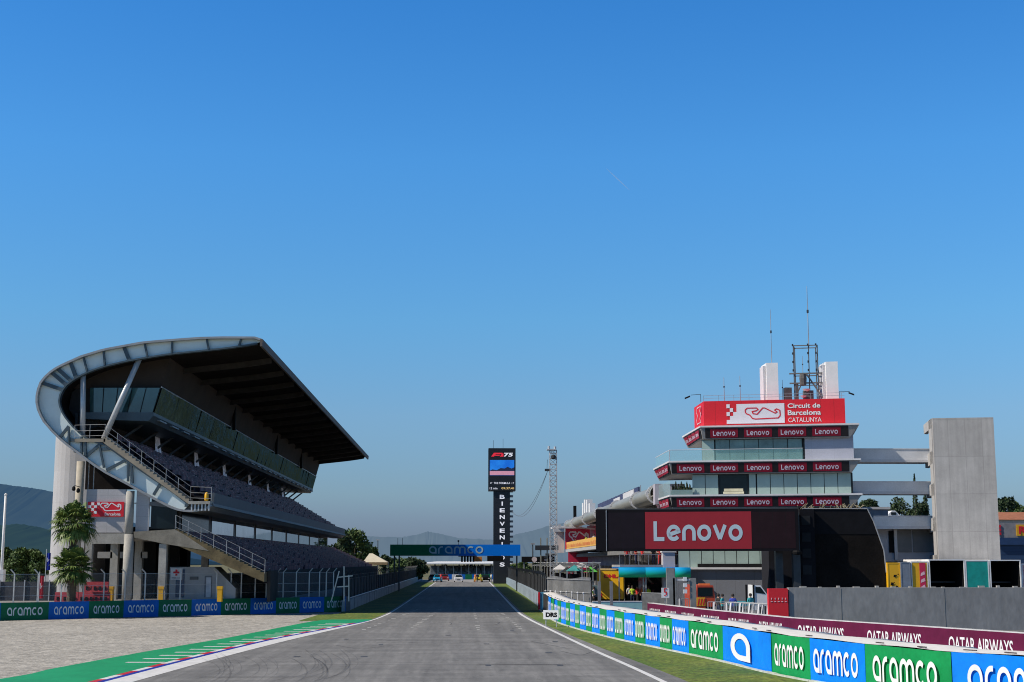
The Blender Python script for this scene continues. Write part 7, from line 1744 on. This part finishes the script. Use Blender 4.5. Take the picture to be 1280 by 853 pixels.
b = MB(); p = P(668, 699.5, 209.9); b.tube(p, p + Vector((0, .08, 0)), .38, n=14); b.build('white_disc', mat('disc_pink', (.7, .6, .6), .5), sg2); q = at(655, 210.2); MB().bar((q.x, 210.2, 0), (q.x, 210.2, a.z), .15).build('panel_post', GALV, sg2); q = at(677, 210.2); MB().bar((q.x, 210.2, 0), (q.x, 210.2, a.z), .15).build('panel_post', GALV, sg2)
# teal low equipment in front of the yellow truck
te = thing('teal_low_wall', 'low pale teal wall in front of the yellow truck', 'barrier', at(765, 112)); a, c = at(740, 112), at(803, 112); MB().box(a.x, c.x, 112, 112.3, 0, hgt(753, 112)).build('wall_body', mat('teal_pale', (.25, .5, .52), .6, var=.1), te); MB().box(a.x, c.x, 111.98, 112.32, hgt(753, 112) + .003, hgt(753, 112) + .08).build('wall_cap', OFFW, te)
dm = thing('mesh_hoarding', 'dark grey mesh hoarding between the teal wall and the gate', 'fence', at(822, 108)); a, c = at(802, 107), at(838, 104); b = MB(); b.quad((a.x, a.y, 0), (c.x, c.y, 0), (c.x, c.y, 1.75), (a.x, a.y, 1.75)); b.build('mesh_panel', mat('hoarding_grey', (.08, .085, .09), .8, var=.3, scale=2), dm); b = MB(); b.tube((a.x, a.y, 1.76), (c.x, c.y, 1.76), .03, n=4); b.build('top_rail', GALV, dm)

# tangle of pit wall equipment: gantry frames
pw = thing('pit_wall_gantry', 'grey tubular pit wall gantry beyond the slatted fence', 'gantry', at(712, 150)); b = MB(); random.seed(31)
for k in range(14):
    y = 130 + k * 7.0; x = 10.6 + .01 * k; b.bar((x, y, 0), (x, y, 3.6), .1); b.bar((x, y, 3.6), (x + 1.6, y, 3.9), .08); b.bar((x + 1.6, y, 0), (x + 1.6, y, 3.9), .1); b.bar((x, y, 3.6), (x, y + 7, 3.4), .07); b.bar((x + 1.6, y, 3.9), (x + 1.6, y + 7, 3.4), .06)
b.build('gantry_frames', mat('gantry_grey', (.3, .31, .31), .5, .2), pw)
b = MB()
for k in range(13): y = 131 + k * 7.0; b.box(10.4, 12.4, y, y + 2.4, 3.92, 4.0)
pieces(b, 'gantry_roof', mat('gantry_roof', (.5, .52, .53), .5), pw)
b = MB()
for k in range(13): y = 131 + k * 7.0; b.box(10.8, 12.1, y, y + 2.0, .9, 1.9)
pieces(b, 'gantry_desk', mat('desk_mix', (.03, .03, .04), .5, col2=(.2, .3, .3), scale=.3), pw)
# pit wall gazebos and cases showing over the slatted fence
for k, (px_, Yk, z_, m_, lb) in enumerate(((700, 150, 3.55, OFFW, 'white topped gazebo nearest the lattice mast'), (709, 142, 3.3, DSTEEL, 'dark topped gazebo behind the slatted fence'), (718, 136, 3.5, mat('gazebo_teal', (.05, .3, .3), .6), 'teal topped gazebo behind the slatted fence'), (727, 150, 3.75, OFFW, 'pale gazebo above the middle of the slatted fence'), (738, 150, 3.3, mat('gazebo_green', (.1, .45, .08), .6), 'green topped gazebo by the yellow truck'), (742, 165, 3.9, DSTEEL, 'dark gazebo just left of the yellow truck'))):
    a = at(px_, Yk); t = thing('gazebo', lb, 'gazebo', a, 'pit wall gazebos'); w_ = .75
    b = MB(); b.add([(a.x - w_, Yk - w_, z_ - .3), (a.x + w_, Yk - w_, z_ - .3), (a.x + w_, Yk + w_, z_ - .3), (a.x - w_, Yk + w_, z_ - .3), (a.x, Yk, z_ + .25)], [(0, 1, 4), (1, 2, 4), (2, 3, 4), (3, 0, 4), (3, 2, 1, 0)]); b.build('canopy', m_, t)
    for sx in (-1, 1):
        for sy in (-1, 1): MB().bar((a.x + sx * w_ * .95, Yk + sy * w_ * .95, 0), (a.x + sx * w_ * .95, Yk + sy * w_ * .95, z_ - .3), .06).build('leg', GALV, t)
    MB().box(a.x - .5, a.x + .4, Yk - .2, Yk + .3, 1.9, 2.9).build('monitor_rack', BLACK, t)
# ================================================================== people
init_people()
CL = {n_: mat('cloth_' + n_, c_, .8, var=.08) for n_, c_ in dict(red=(.55, .03, .03), black=(.02, .02, .02), white=(.65, .65, .65), hi_vis=(.55, .75, .05), blue=(.03, .06, .4), teal=(.05, .4, .42), orange=(.7, .2, .03), navy=(.02, .03, .08), grey=(.2, .2, .2)).items()}
PP = [('person in lime high visibility top beside the yellow truck', 790, 137, .01, 'hi_vis', 'navy', 0, 1), ('person in a yellow green vest under the right canopy', 810, 134.5, .01, 'hi_vis', 'black', .6, 0), ('person in red shirt under the left canopy', 796, 138.5, .01, 'red', 'black', 2, 2),
      ('person in orange top right of the garage board', 803, 137.5, .01, 'orange', 'navy', -1, 0), ('person in white shirt at the left garage opening', 786, 139.5, .01, 'white', 'black', .3, 2), ('person in blue jacket behind the crowd barriers', 915, 101, .01, 'blue', 'navy', 3, 0), ('person in teal shirt behind the crowd barriers near the rescue truck', 902, 101, .01, 'teal', 'black', 1, 1),
      ('person in dark clothes right of the rescue truck', 897, 102, .01, 'black', 'navy', 2, 0), ('person in teal top by the white truck cab', 937, 102.5, .01, 'teal', 'black', .4, 1),
      ('person in red shirt at the left end of the terrace', 784, 136, 3.76, 'red', 'black', .2, 0), ('person in red jacket second from left on the terrace', 795, 136.2, 3.76, 'red', 'navy', 1, 1), ('person in red top in the middle of the terrace', 803, 135.6, 3.76, 'red', 'black', 2, 2), ('person in black next to the red group on the terrace', 817, 136, 3.76, 'black', 'navy', .5, 0), ('person in bright red leaning by the pale column', 825, 135.4, 3.76, 'red', 'red', .2, 1), ('person in red right of the pale column', 848, 135.3, 3.76, 'red', 'black', .2, 0),
      ('person in grey on the terrace left of the shade', 790, 137, 3.76, 'grey', 'black', -.5, 1), ('person in dark shirt leaning on the yellow balcony', 724, 240, 6.2, 'black', 'navy', .3, 0), ('person in white shirt on the yellow balcony', 738, 205, 6.2, 'white', 'navy', .3, 0), ('person in high visibility top on the yellow balcony', 733, 218, 6.2, 'hi_vis', 'navy', .3, 0),
      ('person in yellow vest beside the course car at the track end', 601, 288, .04, 'hi_vis', 'orange', .3, 1), ('person in black left of the course car at the track end', 596.5, 289, .04, 'black', 'black', 1, 0), ('person in orange overalls in front of the dark cars', 594, 289.5, .04, 'orange', 'orange', 2, 0), ('person in pale clothes at the right of the track end', 614, 289, .04, 'white', 'grey', 2, 0), ('person in dark red jacket at the left of the track end', 551, 287, .04, 'red', 'black', 2, 0),
      ('person in lime vest behind the slatted fence', 738, 128, .01, 'hi_vis', 'black', .2, 0), ('person in white helmet-like cap by the yellow truck', 742, 131, .01, 'white', 'black', .8, 1), ('person in black by the yellow truck', 745.5, 133, .01, 'black', 'black', .8, 0), ('person in green top left of the truck', 735, 134, .01, 'teal', 'navy', .8, 2)]
for lb, px_, Yp, z, sh, tr_, rz, po in PP:
    q = at(px_, Yp, z)
    if 'yellow balcony' in lb: q.x = XP + .2
    person(lb, q.x, Yp, z, CL[sh], CL[tr_], rz, po)
